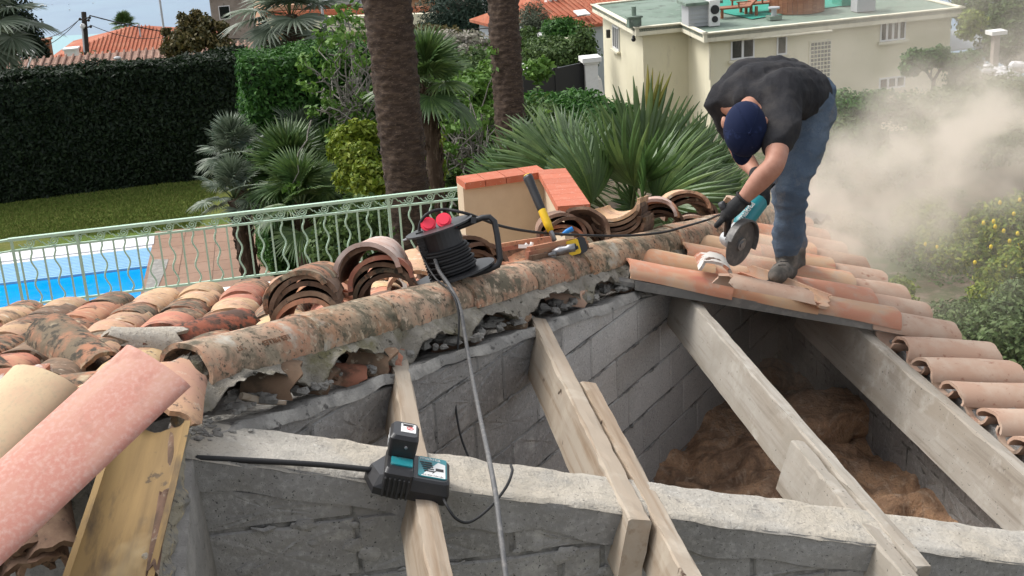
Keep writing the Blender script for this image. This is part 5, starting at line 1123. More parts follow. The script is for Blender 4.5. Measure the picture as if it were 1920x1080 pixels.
# fig trees with bare grey branches
def fig(lab, c, d, tips, n, leafn=40, grp=None):
    base = P(c[0], c[1], d); br = []; pts = []
    for k in range(n):
        a = P(c[0]+jit(tips[0]), c[1]+jit(tips[1])-tips[1]*.3, d+jit(1.0)); p = base+rng.normal(0, .25, 3); L = [p]
        for q in range(7): p = p+(a-base)/7+rng.normal(0, .10, 3)+V(0, 0, .05*math.sin(q)); L.append(p)
        br.append((L, [.017*(1-.8*i/7)+.003 for i in range(8)])); pts.append(L[-1]); 
        if k % 2: pts.append(L[-2])
    blobs = [(p, (.20, .20, .13), leafn) for p in pts]
    bt = V(base[0], base[1], gz(base[0], base[1])); plant('fig_tree', lab, 'tree', bt, blobs, 'lf_fig', .07, trunk=[([bt, base+Z*.1], [.09, .05])], branches=br, inner=.9, bark='barkg')
fig('fig tree with tangled bare grey branches left of the near palm trunk', (660, 200), 25.5, (75, 120), 60, 26)
fig('fig tree with bare grey twigs between the two palm trunks', (870, 300), 24.5, (70, 120), 64, 28)
fig('fresh leaved branches rising at the top beside the near palm trunk', (660, 90), 27, (45, 60), 16, 22)
# right side: hedges, garden trees
bush('shrub', 'clipped green hedge bush in front of the cream house behind the man', 'shrub', [bl(1600, 205, 34, 1.0, .45, 4200), bl(1640, 200, 34.5, .8, .42, 3000), bl(1570, 215, 33.5, .6, .45, 2000)], 'lf_hedge', .07)
bush('shrub', 'dusty green hedge continuing to the right under the low window', 'shrub', [bl(1720, 205, 35, 1.2, .35, 3600), bl(1790, 195, 36, 1.2, .4, 3400)], 'lf_dusty', .07)
bush('shrub', 'lower green shrub between the man and the hedge bush', 'shrub', [bl(1580, 245, 30, .7, .3, 2400), bl(1620, 255, 29, .6, .25, 1800), bl(1570, 275, 27, .5, .3, 1800)], 'lf_mid', .06)
c = P(1745, 128, 40); bs = P(1750, 172, 40)
plant('garden_tree', 'small round headed tree with a forked trunk before the cream house wall', 'tree', bs-Z*.4, [bl(1725, 110, 40, .55, .32, 2000), bl(1755, 105, 40, .5, .3, 1900), bl(1705, 128, 40, .35, .25, 1000), bl(1790, 118, 40, .55, .3, 1500), bl(1820, 108, 40, .4, .25, 1000), bl(1800, 135, 40, .3, .2, 600)], 'lf_hedge', .07, trunk=[([bs-Z*.4, bs, P(1750, 150, 40)], [.08, .07, .06]), ([P(1750, 152, 40), P(1738, 135, 40), P(1722, 122, 40)], [.05, .04, .02]), ([P(1750, 152, 40), P(1760, 135, 40), P(1775, 118, 40)], [.05, .04, .02]), ([P(1745, 142, 40), P(1748, 120, 40)], [.03, .015])])
for i, (lab, bb_, lf, sz) in enumerate([('tall dusty dark tree at the top right corner', [bl(1870, 10, 52, 1.9, 1.5, 6500), bl(1910, 60, 50, 1.3, 1.3, 4500), bl(1835, 30, 53, .9, 1.2, 2600), bl(1880, 85, 50, 1.0, .7, 2500)], 'lf_mid', .1), ('fresh green shrub at the right end of the cream house', [bl(1822, 40, 48, .5, .45, 1300), bl(1815, 60, 48, .4, .3, 800)], 'lf_yel', .08)]): bush('tree', lab, 'tree', bb_, lf, sz, gaps=.15)
bush('shrub', 'dusty grey green undergrowth along the right edge behind the dust', 'shrub', [bl(1830, 150, 40, 1.0, .5, 2600), bl(1890, 180, 36, 1.0, .6, 3000), bl(1850, 220, 33, 1.2, .5, 3200), bl(1780, 250, 31, 1.2, .4, 2600), bl(1900, 260, 29, 1.0, .5, 2600), bl(1690, 300, 28, 1.1, .35, 2600)], 'lf_dusty', .065)
c = P(1868, 62, 46); t = empty('stone_post', c-Z*2, 'grey stone post with a pale flat cap at the right edge', 'post'); MB().box(c-Z*1.0, [ha_, hb_, Z], (.12, .12, 1.0)).build('shaft', M['stone'], t); MB().box(c+Z*.03, [ha_, hb_, Z], (.32, .25, .07)).build('cap', M['white'], t)
c = P(1815, 90, 50); tag(MB().prism([c-ha_*1.2, c+ha_*1.2, c+ha_*1.3+hb_*2+Z*.4, c-ha_*1.2+hb_*2+Z*.4], V(0, 0, -.06)).build('lean_to_roof', M['pgrey']), 'low bluish lean-to roof at the right end of the cream house', 'roof')
mb = MB()
rk = empty('rock_heap', P(1855, 135, 40), 'heap of pale rocks at the right edge below the stone post', 'rocks')
for i in range(26):
    p = P(1835+rnd.random()*75, 118+rnd.random()*28, 40+jit(1)); r_ = rnd.uniform(.07, .2); b = MB().ball((0, 0, 0), 1, 8, 6); mb = MB().add([np.array(q)*V(r_*1.5, r_, r_*.7)*(1+.25*jit(1))+p for q in b.v], b.f); mb.build('rock', M['coping'], rk)
# lemon trees, sphere bush, ground shrubs
M['lemon'] = mat('lemon_fruit', (.75, .55, .02), .5)
def lemons(t, pts):
    b = V(*t.location)
    me = MB().ball((0, 0, 0), (.027, .027, .036), 8, 6).mesh('lemon', M['lemon'], True)
    for p in pts: link('lemon', me, t, loc=p)
# where the lemons hang
t = bush('lemon_tree', 'lemon tree full of yellow fruit at the right edge of the garden', 'tree', [bl(1880, 440, 19, .50, .5, 5200), bl(1835, 430, 19.2, .28, .26, 1700), bl(1860, 560, 18, .35, .25, 1500), bl(1915, 500, 18.5, .45, .45, 4200), bl(1850, 470, 19, .32, .32, 2400), bl(1910, 400, 19.5, .35, .3, 2000), bl(1870, 520, 18.5, .3, .3, 1800)], 'lf_lem', .045)
lemons(t, [P(x, y, 18.3) for x, y in ((1844, 418), (1863, 415), (1882, 433), (1866, 425), (1908, 438), (1893, 452), (1908, 460), (1896, 525), (1912, 470), (1828, 492), (1901, 401), (1916, 528), (1888, 500), (1875, 380), (1912, 375), (1858, 463))])
t = bush('lemon_tree', 'small lemon tree with two fruits under the round bush', 'tree', [bl(1755, 460, 21.5, .35, .28, 1800), bl(1790, 480, 21, .3, .25, 1400), bl(1735, 440, 22, .25, .2, 700)], 'lf_lem', .045, trunk=[([V(*onz(1760, 500, ZG)), P(1755, 460, 21.5)], [.04, .02])])
lemons(t, [P(x, y, 21) for x, y in ((1735, 458), (1757, 463), (1800, 478))])
bush('round_bush', 'big round light green bush in the middle of the garden', 'shrub', [bl(1740, 418, 23.5, .62, .40, 5200, .6), bl(1715, 425, 23.5, .4, .3, 1800), bl(1775, 425, 23.3, .35, .3, 1600)], 'lf_yel', .045)
bush('sapling', 'pale leafy sapling shrubs at the lower right corner of the garden', 'shrub', [bl(1890, 600, 16, .4, .28, 2600), bl(1900, 650, 15.5, .35, .35, 2600), bl(1850, 590, 16.5, .25, .2, 1200), bl(1870, 640, 15.5, .25, .25, 1200), bl(1910, 560, 17, .3, .25, 1200)], 'lf_dusty', .042)
bush('sapling', 'small yellow green plant just beyond the new tile ends', 'shrub', [bl(1690, 540, 17, .18, .16, 900), bl(1700, 565, 16.5, .14, .12, 500)], 'lf_yel', .035)
bush('sapling', 'grey green low plants between the soil and the new tile ends', 'shrub', [bl(1800, 590, 17, .35, .2, 1500), bl(1760, 620, 16, .3, .2, 1000), bl(1820, 640, 15.8, .3, .25, 1300)], 'lf_dusty', .04)
# low ground cover and litter on the bank
n = 26000; a = rng.random((n, 2)); qa = [onz(1540, 420, ZG-.2), onz(2000, 640, ZG-.2), onz(2000, 230, ZG-.2), onz(1520, 240, ZG-.2)]
c = (qa[0]*(1-a[:, :1])+qa[1]*a[:, :1])*(1-a[:, 1:])+(qa[3]*(1-a[:, :1])+qa[2]*a[:, :1])*a[:, 1:]; keep = vnoise(c, .6, 3) > .02; c = c[keep]
c[:, 2] = [gz(x, y)+.03+.05*rnd.random() for x, y, _ in c]; v, f = leafcloud(c, np.tile(Z, (len(c), 1)), .05, .5, .9)
tag(link('ground_cover', quick(v, f, 'ground_cover', M['lf_dusty'])), 'low weeds and leaves scattered over the garden soil', 'ground cover', kind='stuff')
# backdrop greenery on the slope between the garden and the town
n = 60000; a = rng.random((n, 3)); x = -45+100*a[:, 0]; y = 52+60*a[:, 1]; z_ = np.array([gz(p, q) for p, q in zip(x, y)]); c = np.stack([x, y, z_+.8*a[:, 2]+1.1*fbm(np.stack([x, y, 0*x], 1), .22, 3)], 1)
v, f = leafcloud(c, np.tile(Z, (n, 1)), .17, .5, .8); tag(link('hillside_scrub', quick(v, f, 'hillside_scrub', M['lf_mid'])), 'mixed green scrub covering the slope towards the town', 'scrub', kind='stuff')
# ------------------------------------------------------------------ loose tiles stacked behind the hip
def hipd(px): p = H(h_at(px)); return float(p@cF)
def near(px, py, ex=.25): return P(px, py, hipd(px)+ex)
M['t_brn'] = mat('dark_brown_tile_underside', (.14, .085, .058), .95, [(9, .45, .62, (.23, .15, .10), 7), (30, .58, .66, (.06, .045, .035), 5)], [(60, .5, .004)], var=.3)
SM = {}
def stile(k, w_, h_, L_, seed):
    return tmesh('stack_'+k, M[k], L=L_, w0=w_*.88, w1=w_, h0=h_*.9, h1=h_, th=.017, seed=seed, na=14, nx=5, chip=.008)
def stack(px, py, ex, n, w_, kinds, lab, up, xdir, dz=.026, sh=(.0, .0), L_=.44, concave=False, group=None, h_=None, cat='roof tile', spread=.0):
    p = near(px, py, ex); x = np.array(xdir)/np.linalg.norm(xdir); up = np.array(up)/np.linalg.norm(up); lat = np.cross(up, x); lat /= np.linalg.norm(lat)
    for i in range(n):
        k = kinds[min(i, len(kinds)-1)]; h0 = h_ or w_*.42
        me = stile(k, w_*(1+jit(.03)), h0*(1+jit(.06)), L_*(1+jit(.05)), 700+int(px)+i*3)
        c = p+up*(dz*i*(1 if not concave else 1)+jit(.003))+lat*(sh[0]*i+jit(.008))+x*(sh[1]*i+jit(.025)); u = (up if not concave else -up)+lat*(jit(.05)+spread*i)
        o = put('loose_tile', me, c-x*L_, x+lat*jit(.05), u)
        pos = 'lowest' if i == 0 else ('topmost' if i == n-1 else ['second', 'third', 'fourth', 'fifth', 'sixth', 'seventh', 'eighth'][i-1]+' from below')
        col_ = {'t_brn': 'dark brown', 't_dark': 'lichened dark', 't_red': 'orange red', 't_cream': 'cream', 't_pale': 'pale pink', 't_under': 'weathered brown', 't_dust': 'dusty beige', 't_white': 'whitish'}[k]
        tag(o, '%s tile, %s, stack %s' % (col_, pos, lab) if n > 1 else '%s curved tile %s' % (col_, lab), cat, group or 'loose tiles stacked along the ridge')
tv = -dL                                              # up the old slope, towards the viewer
lf = -cR
stack(572, 614, .20, 5, .245, ['t_red', 't_brn', 't_brn', 't_brn', 't_dark'], 'behind the second ridge tile', Z+lf*.26, tv+lf*.10, dz=.025, sh=(.004, 0), spread=-.04)
stack(722, 574, .22, 6, .25, ['t_brn', 't_dark', 't_brn', 't_red', 't_brn', 't_pale'], 'left of the cable reel', Z+lf*.10, tv+lf*.10, dz=.029, sh=(-.003, 0), h_=.118)
o = put('loose_tile', stile('t_cream', .27, .11, .42, 31), near(778, 548, .70)+Z*.0, e2*.8+e1*.1-Z*.1, Z); tag(o, 'cream and orange tile lying behind the tall stack left of the cable reel', 'roof tile', 'loose tiles stacked along the ridge')
o = put('loose_tile', stile('t_red', .25, .10, .42, 33), near(622, 560, .95)+Z*.0, e2*.9-e1*.1-Z*.15, Z); tag(o, 'smooth salmon tile with a pale rim above the lower stack', 'roof tile', 'loose tiles stacked along the ridge')
stack(892, 530, .40, 4, .28, ['t_brn', 't_brn', 't_under', 't_brn'], 'just behind the cable reel drum', Z+lf*.1, tv+cR*.25, dz=.030)
stack(958, 492, .22, 5, .25, ['t_brn', 't_under', 't_brn', 't_red'], 'upside down behind the hammer', Z+lf*.2, -hips*1.0+lf*.15, dz=.019, concave=True, L_=.46)
stack(1058, 468, .62, 4, .25, ['t_brn', 't_red', 't_brn', 't_under'], 'behind the hammer head', Z, tv-e1*.1, dz=.026)
stack(1160, 436, .32, 7, .26, ['t_brn', 't_brn', 't_under', 't_brn', 't_brn', 't_under', 't_cream'], 'of hollow tiles mid ridge', Z+lf*.22, tv*.9-e1*.40, dz=.024, concave=True, h_=.085, L_=.40)
stack(1236, 438, .40, 5, .26, ['t_brn', 't_brn', 't_brn', 't_red', 't_pale'], 'right of the hollow ones', Z+lf*.1, tv*.95-e1*.25, dz=.024, sh=(.0, .015))
stack(1290, 414, .55, 4, .29, ['t_brn', 't_under', 't_brn', 't_cream'], 'nearest to the worker', Z, tv*.95-e1*.15, dz=.024, h_=.11)
stack(1300, 448, .22, 2, .25, ['t_under', 't_dust'], 'low beside the gloved hand', Z, tv*.9-e1*.2, dz=.028)
stack(1100, 430, .50, 1, .27, ['t_brn'], 'standing dark between the hammer and the hollow tiles', Z*.6+e1*.6, tv*.7+Z*.3, L_=.3)
# old whitewashed ridge tile lying loose on the left roof and the two new tiles in the foreground
a, b = near(292, 655, .05), near(455, 608, .06)
me = tmesh('loose_ridge', M['t_lime'], L=.56, w0=.15, w1=.20, h0=.07, h1=.095, th=.016, seed=77, na=14, nx=8, chip=.02)
a = P(262, 668, 4.35); b = P(465, 622, 4.85); o = put('loose_tile', me, a, b-a, Z); tag(o, 'dark red old tile splashed with white lime lying beside the ridge', 'roof tile')
a = P(208, 640, 4.30); b = P(300, 650, 4.4); me = tmesh('loose_white', M['cap'], L=.24, w0=.12, w1=.17, h0=.05, h1=.075, seed=78, na=9, chip=.03)
o = put('loose_tile', me, a, b-a-Z*.0, Z+cU*.2); tag(o, 'broken pale tile end with white lime left of the dark red tile', 'roof tile')
me = tmesh('new_pink', M['t_pink'], L=1.30, w0=.20, w1=.215, h0=.028, h1=.030, th=.013, seed=79, na=20, nx=10, chip=.0)
a = P(-140, 1085, 2.62); b = P(298, 688, 2.95); o = put('new_tile', me, b-(b-a)/np.linalg.norm(b-a)*1.30, b-a, -cF*.85+cU*.42+lf*.25); tag(o, 'smooth new pink tile lying diagonally across the lower left corner', 'roof tile')
me = tmesh('new_sand', M['t_sand'], L=.9, w0=.22, w1=.235, h0=.062, h1=.066, th=.013, seed=80, na=20, nx=8, chip=.0)
a = P(-160, 1000, 2.78); b = P(92, 722, 3.05); o = put('new_tile', me, b-(b-a)/np.linalg.norm(b-a)*.9, b-a, -cF*.5+cU*.75+lf*.1); tag(o, 'smooth new sand coloured tile with a red spot under the pink one', 'roof tile')
# verge at the left: big mustard pan tile, mortar and broken rims, dark gap with tiles below
ve = empty('verge', P(250, 900, 3.3), 'mustard brown pan tile and broken mortar verge running down to the viewer', 'roof verge')
me = tmesh('pan_tile', M['t_must'], L=.62, w0=.20, w1=.215, h0=.05, h1=.052, th=.016, seed=81, na=16, nx=8, chip=.006)
a = P(283, 800, 3.33); b = P(195, 1110, 2.92); x_ = (b-a)/np.linalg.norm(b-a); o = put('pan_tile', me, a-x_*.02, x_, cF*.55-cU*.8, ve)
me = tmesh('verge_cap', M['t_cream'], L=.26, w0=.20, w1=.20, h0=.06, h1=.065, th=.016, seed=82, na=12, nx=5, chip=.02)
a = P(322, 712, 3.62); b = P(305, 800, 3.40); put('ridge_end_tile', me, a, b-a, Z+cR*.1, ve)
def vm(u, w_):
    n = len(u); out = np.zeros((n, 3)); a0, a1 = P(352, 742, 3.55), P(322, 1130, 2.98); b0, b1 = P(315, 800, 3.42), P(262, 1130, 2.95)
    p = (a0+col(u, a1-a0))*(1-w_)[:, None]+(b0+col(u, b1-b0))*w_[:, None]
    return p+col(.03*fbm(p, 8, 3, 2)+.035*np.sin(w_*math.pi)-.05*((w_ > .98) | (w_ < .02)), -cF)+col(.02*vnoise(p, 13, 6)*(w_ < .2)+.012*vnoise(p, 40), cR)
sheetgrid(vm, 110, 16, M['vmort'], 'verge_mortar', ve, smooth=False)
for i, (x0, y0, x1, y1, d0, d1) in enumerate([(330, 812, 322, 900, 3.38, 3.24), (312, 930, 290, 1080, 3.18, 2.98)]):
    a, b = P(x0, y0, d0), P(x1, y1, d1); k_ = (b-a)/np.linalg.norm(b-a)
    me = tmesh('rim', M['t_under'], L=np.linalg.norm(b-a), w0=.045, w1=.045, h0=.02, h1=.02, th=.014, seed=85+i, na=8, chip=.012); put('broken_rim', me, a, b-a, -cF*.6-cR*.5, ve)
# tiles stored in the dark gap below
for i, (x, y) in enumerate([(30, 1068), (60, 1050), (85, 1075), (105, 1050), (55, 1085)]):
    c = P(x, y, 3.45); me = SM.setdefault(i, stile('t_brn', .16, .07, .3, 990+i)); o = put('loose_tile', me, c, cU*.35+cF*.5-cR*.3, -cF*.5+cU*.8); tag(o, ['dark tile end at the very corner of the gap', 'second dark tile end in the gap under the new tiles', 'curved tile end low in the dark gap', 'reddish tile end beside the mustard pan tile', 'tile end at the bottom edge of the dark gap'][i], 'roof tile', 'old tiles stored in the dark gap')
under = MB(); q = [P(-80, 900, 3.9), P(330, 780, 3.75), P(320, 1200, 3.6), P(-80, 1250, 3.7)]; under.prism(q, cF*.1); tag(under.build('roof_underlay', M['rubble']), kind='structure')

# ------------------------------------------------------------------ cable reel
dr_ = hipd(850)+.06; rc_ = P(852, 512, dr_); rn_ = Z*.93+V(0, .13, 0)-cR*.25; rn_ /= np.linalg.norm(rn_); ru = cR-rn_*(cR@rn_); ru /= np.linalg.norm(ru); rw = np.cross(rn_, ru)
reel = empty('cable_reel', rc_, 'black cable reel with two bright red socket covers and a tube frame on the ridge', 'cable reel')
def disc(mb, c, n, r, th, seg=36): mb.tube([c-n*th/2, c+n*th/2], r, seg)
def ring(c, n, u, r): w_ = np.cross(n, u); return [c+u*r*math.cos(a)+w_*r*math.sin(a) for a in np.linspace(0, 2*math.pi, 29)]
b = MB(); disc(b, rc_, rn_, .165, .008); b.build('bottom_flange', M['greymetal'] if 0 else M['black'], reel)
b = MB(); disc(b, rc_+rn_*.19, rn_, .135, .007); b.build('top_flange', M['black'], reel)
b = MB(); disc(b, rc_+rn_*.10, rn_, .075, .18, 28); b.build('drum', M['black'], reel)
for k in range(9): reel_r = .086 if k < 4 else .080; MB().tube(ring(rc_+rn_*(.012+.0115*k), rn_, ru, reel_r+.006*(k % 2)), .0065, 6, caps=False).build('cable_turn', M['blackm'], reel, True)
b = MB(); rib = rc_-ru*.078-cF*.02
for k in range(17): b.box(rib+rn_*(.0+.0115*k), [ru, rw, rn_], (.020, .012, .0035))
b.box(rib+rn_*.095-rw*0, [ru, rw, rn_], (.014, .009, .10)); o = b.build('ribbed_guard', M['black'], reel)
fr = [P(x, y, dr_+e) for x, y, e in ((790, 455, -.02), (845, 432, -.04), (905, 408, -.06), (918, 407, -.06), (927, 415, -.06), (932, 440, -.06), (938, 485, -.06), (934, 497, -.06), (915, 506, -.05), (870, 520, -.03), (830, 532, 0))]
MB().tube(fr, .012, 8).build('frame_tube', M['black'], reel, True)
MB().cyl(P(755, 451, dr_), P(800, 436, dr_-.02), .004, 6).build('crank', M['greymetal'], reel)
for k, (x, y) in enumerate(((803, 421), (832, 413))):
    c = P(x, y, dr_-.04-.02*k); n_ = -cF+cU*.4+cR*(.05-.1*k); n_ /= np.linalg.norm(n_); b = MB(); disc(b, c, n_, .030, .010, 26); disc(b, c+n_*.008, n_, .022, .006, 22); b.box(c-cU*.034, [cR, cU, n_], (.010, .010, .007)); b.build('socket_cover', M['red'], reel)
MB().box(P(846, 428, dr_-.05), [cR*.97+cU*.22, cU, cF], (.022, .006, .02)).box(P(812, 438, dr_-.03), [cR*.97+cU*.22, cU, cF], (.028, .008, .02)).build('socket_block', M['red'], reel)
MB().box(P(888, 413, dr_-.08), [cR, cU, cF], (.010, .012, .012)).build('clip', M['black'], reel)
def cable(name, pts, r, m_, lab, n=8):
    p = np.array([P(*q) for q in pts]); out = []                    # Catmull-Rom through the points
    q = np.vstack([2*p[0]-p[1], p, 2*p[-1]-p[-2]])
    for i in range(1, len(q)-2):
        for k in range(n):
            t = k/n; out.append(.5*((2*q[i])+(-q[i-1]+q[i+1])*t+(2*q[i-1]-5*q[i]+4*q[i+1]-q[i+2])*t*t+(-q[i-1]+3*q[i]-3*q[i+1]+q[i+2])*t**3))
    out.append(p[-1]); return tag(MB().tube(out, r, 7).build(name, m_, smooth=True), lab, 'cable')
hq = hipd
cable('power_cable', [(800, 470, dr_-.05), (786, 430, dr_-.03), (800, 402, dr_-.05), (832, 393, dr_), (880, 402, dr_), (940, 424, hq(940)), (1010, 436, hq(1010)-.0), (1090, 441, hq(1090)-.02), (1170, 442, hq(1170)-.10), (1240, 436, hq(1240)-.18), (1290, 423, hq(1290)-.26), (1330, 411, hq(1330)-.32), (1352, 402, 5.93), (1400, 395, 6.1), (1452, 345, 6.2)], .0062, M['blackm'], 'long black cable running from the reel along the ridge to the angle grinder')
cable('power_cable', [(812, 470, dr_-.05), (822, 505, dr_-.12), (842, 535, hq(850)-.12), (862, 575, hq(850)-.20), (872, 630, hq(850)-.26), (884, 700, hq(850)-.42), (902, 790, 4.0), (919, 870, 3.56), (930, 930, 3.42), (940, 1010, 3.3), (951, 1100, 3.2)], .0075, M['cablegrey'], 'thick grey cable hanging over the ridge down across the front wall')
cable('power_cable', [(782, 440, dr_), (790, 475, dr_-.03), (815, 520, hq(850)-.10), (846, 548, hq(850)-.17), (860, 590, hq(850)-.22), (858, 660, hq(850)-.25), (853, 740, hq(850)-.25), (862, 810, hq(850)-.3), (880, 862, hq(850)-.4)], .0040, M['blackm'], 'thin black cable hanging beside the grey one into the attic')
cable('power_cable', [(958, 872, 3.66), (960, 885, 3.60), (948, 915, 3.55), (915, 955, 3.50), (880, 979, 3.48), (855, 972, 3.46), (836, 945, 3.47), (828, 925, 3.52)], .0042, M['blackm'], 'thin black charger lead looping over the front wall beside the charger')
cable('power_cable', [(362, 858, 3.47), (430, 861, 3.49), (520, 866, 3.51), (610, 872, 3.53), (700, 881, 3.54)], .0085, M['blackm'], 'black cable lying on the pale wall top left of the charger')
# ------------------------------------------------------------------ hammer, tape measure, small things
dh = hipd(1045)-.11; hm = empty('claw_hammer', P(1045, 475, dh), 'claw hammer with a yellow and black handle standing head down on the ridge', 'hammer')
def lerp(a, b, t): return a+(b-a)*t
h0, h1 = P(1047, 468, dh), P(988, 328, dh+.10)
MB().tube([lerp(h0, h1, t) for t in (.12, .25, .34)], [.011, .011, .013], 10, flat=1.2).build('neck', M['steel'], hm, True)
MB().tube([lerp(h0, h1, t) for t in (.24, .34, .5, .62)], [.0135, .017, .0165, .015], 12, flat=1.25).tube([lerp(h0, h1, .985), lerp(h0, h1, 1.0)], [.018, .015], 12).build('yellow_handle', M['yellow'], hm, True)
MB().tube([lerp(h0, h1, t) for t in (.44, .55, .7, .85, .95, .985)], [.012, .0175, .018, .0185, .021, .020], 12, flat=1.25).build('grip', M['black'], hm, True)
hx = cR*.93+cU*.25; c = h0
b = MB().tube([P(1036, 475, dh), P(1050, 470, dh), P(1062, 467, dh), P(1066, 466, dh), P(1078, 464, dh)], [.014, .018, .013, .018, .018], 12)
b.tube([P(1042, 474, dh-.008), P(1030, 478, dh-.012), P(1018, 473, dh-.014)], [.012, .009, .004], 8).tube([P(1042, 478, dh+.01), P(1030, 483, dh+.012), P(1016, 478, dh+.012)], [.012, .009, .004], 8); b.build('head', M['steel'], hm, True)
dt = hipd(1080)-.11; c = P(1078, 463, dt); u = cR*.95+cU*.28; u /= np.linalg.norm(u); w_ = cU*.96-cR*.28; n_ = -cF; tp = empty('tape_measure', c, 'yellow and black tape measure leaning on the ridge beside the hammer', 'tape measure')
def rbox(mb, c, ax, half, r=.3, seg=5):                # box with rounded corners in its first two axes
    pts = []; hx_, hy = half[0], half[1]; rr = r*min(hx_, hy)
    for sx, sy, a0 in ((1, 1, 0), (-1, 1, 90), (-1, -1, 180), (1, -1, 270)):
        for k in range(seg+1): a = R(a0+90*k/seg); pts.append(c+ax[0]*(sx*(hx_-rr)+rr*math.cos(a))+ax[1]*(sy*(hy-rr)+rr*math.sin(a))-ax[2]*half[2])
    return mb.prism(pts, ax[2]*2*half[2])
rbox(MB(), c+u*.010, [u, w_, n_], (.042, .036, .022), .5).build('case', M['black'], tp); rbox(MB(), c-u*.010, [u, w_, n_], (.030, .034, .027), .35).build('yellow_shell', M['yellow'], tp)
rbox(MB(), c-u*.008+n_*.028, [u, w_, n_], (.014, .015, .002), .4).box(c-u*.008+n_*.028-w_*.005, [u, w_, n_], (.02, .007, .002)).build('emblem', M['black'], tp)
c = near(985, 462, .16); tag(MB().box(c, [cR, cU, cF], (.030, .008, .01)).cyl(c+cR*.022-cU*.01, c+cR*.03+cU*.018, .008, 8).cyl(c-cR*.0, c+cR*.008+cU*.012, .008, 8).build('pipe_fitting', M['white']), 'small white plastic fitting lying in the hollow tile', 'plastic fitting')
c = near(1063, 434, .3); tag(MB().tube([c-cR*.03-cU*.02, c+cR*.0, c+cR*.028+cU*.014], [.006, .012, .012], 10).build('blue_handle', M['bluep'], smooth=True), 'blue plastic tool end sticking out behind the hammer handle', 'tool')
# ------------------------------------------------------------------ battery charger
cs, ct = on(760, 905, -.10); U_ = upR; X_ = dR; Y_ = np.cross(U_, X_); cb = Q(cs, ct, -.112)
X_ = X_*.98-Y_*.10; X_ /= np.linalg.norm(X_); Y_ = np.cross(U_, X_)
ch = empty('battery_charger', cb, 'black battery charger with a teal and white label panel and a battery on it', 'battery charger')
def cq(x, y, z=0): return cb+X_*x+Y_*y+U_*z
# body: wedge shaped left shoulder, flat label deck on the right
def loft(mb, rings):
    b = len(mb.v); n = len(rings[0])
    for r_ in rings: mb.v += [tuple(p) for p in r_]
    for i in range(len(rings)-1):
        for k in range(n): mb.f.append((b+i*n+k, b+i*n+(k+1) % n, b+(i+1)*n+(k+1) % n, b+(i+1)*n+k)); mb.mi.append(0)
    mb.f.append(tuple(b+k for k in range(n))[::-1]); mb.f.append(tuple(b+(len(rings)-1)*n+k for k in range(n))); mb.mi += [0, 0]; return mb
def rr(x0, x1, y0, y1, z, r=.012, seg=4, cl=0):
    out = []
    for sx, sy, a0 in ((1, 1, 0), (0, 1, 90), (0, 0, 180), (1, 0, 270)):
        for k in range(seg+1):
            a = R(a0+90*k/seg); cx = (x1-r if sx else x0+r); cy = (y1-r if sy else y0+r); out.append(cq(cx+r*math.cos(a), cy+r*math.sin(a), z))
    return out
loft(MB(), [rr(-.03, .113, -.078, .075, 0), rr(-.03, .116, -.082, .078, .03), rr(-.03, .112, -.076, .075, .060, .02), rr(-.03, .106, -.070, .070, .066, .02)]).build('body', M['black'], ch)
lw = [cq(-.118, .01, 0), cq(-.092, -.075, 0), cq(-.02, -.088, 0), cq(-.02, .078, 0), cq(-.075, .072, 0)]
lt = [cq(-.105, .012, .045), cq(-.080, -.055, .05), cq(-.02, -.070, .066), cq(-.02, .070, .072), cq(-.062, .066, .060)]
loft(MB(), [lw, [p+U_*.02 for p in lw], lt]).build('shoulder', M['black'], ch)
loft(MB(), [rr(-.072, .012, -.086, .07, .02), rr(-.070, .010, -.082, .068, .070, .01), rr(-.066, .006, -.066, .066, .080, .01)]).build('cradle', M['black'], ch)
for k in range(6): MB().box(cq(-.065+.013*k, -.0875, .032), [X_, Y_, U_*.98-Y_*.0], (.0025, .006, .028)).build('vent_rib', M['blackm'], ch)
rbox(MB(), cq(-.026, -.022, .081), [X_, Y_, U_], (.030, .024, .003), .2).build('teal_latch', M['teal'], ch)
pan = rbox(MB(), cq(.062, .005, .0672), [X_, Y_, U_], (.040, .062, .0012), .25).build('label_panel', M['teal'], ch)
wp = [cq(.03, -.054, .0688), cq(.098, -.054, .0688), cq(.098, .030, .0688), cq(.078, .040, .0688)]; MB().prism(wp, U_*.0006).build('white_label', M['labelw'], ch)
dkp = MB(); 
for i in range(5): dkp.box(cq(.033+.003*i, .030-.013*i, .0692), [X_, Y_, U_], (.006, .0035, .0004))
for i in range(5): dkp.box(cq(.050+.002*i, .030-.013*i, .0692), [X_, Y_, U_], (.010, .0040, .0004))
dkp.box(cq(.082, -.008, .0698), [X_, Y_, U_], (.011, .008, .0004)).box(cq(.068, -.022, .0698), [X_*.5+Y_*.86, X_*.86-Y_*.5, U_], (.012, .0012, .0004)); dkp.build('printed_symbols', M['blackm'], ch)
text('makita', .022, frame(cq(.026, .048, .0690), X_, U_), M['labelw'], ch, 'lettering', .0005)
text('DC18RC 7.2V-18V', .0075, frame(cq(.034, -.050, .0698), X_, U_), M['blackm'], ch, 'lettering', .0003)
bt2 = cq(-.030, .058, .080)
bat = empty('battery', bt2, 'black slide battery pack with a silver label seated on the charger', 'battery')
def rb2(x0, x1, y0, y1, z, r=.012): return rr(x0, x1, y0, y1, z, r)
loft(MB(), [rb2(-.068, .008, .005, .105, .078), rb2(-.070, .010, .003, .107, .10), rb2(-.070, .010, .003, .107, .135), rb2(-.064, .004, .009, .101, .146, .014)]).build('battery_case', M['black'], bat)
rbox(MB(), cq(-.022, .062, .1466), [X_, Y_, U_], (.021, .028, .0008), .15).build('silver_label', M['labelw'], bat)
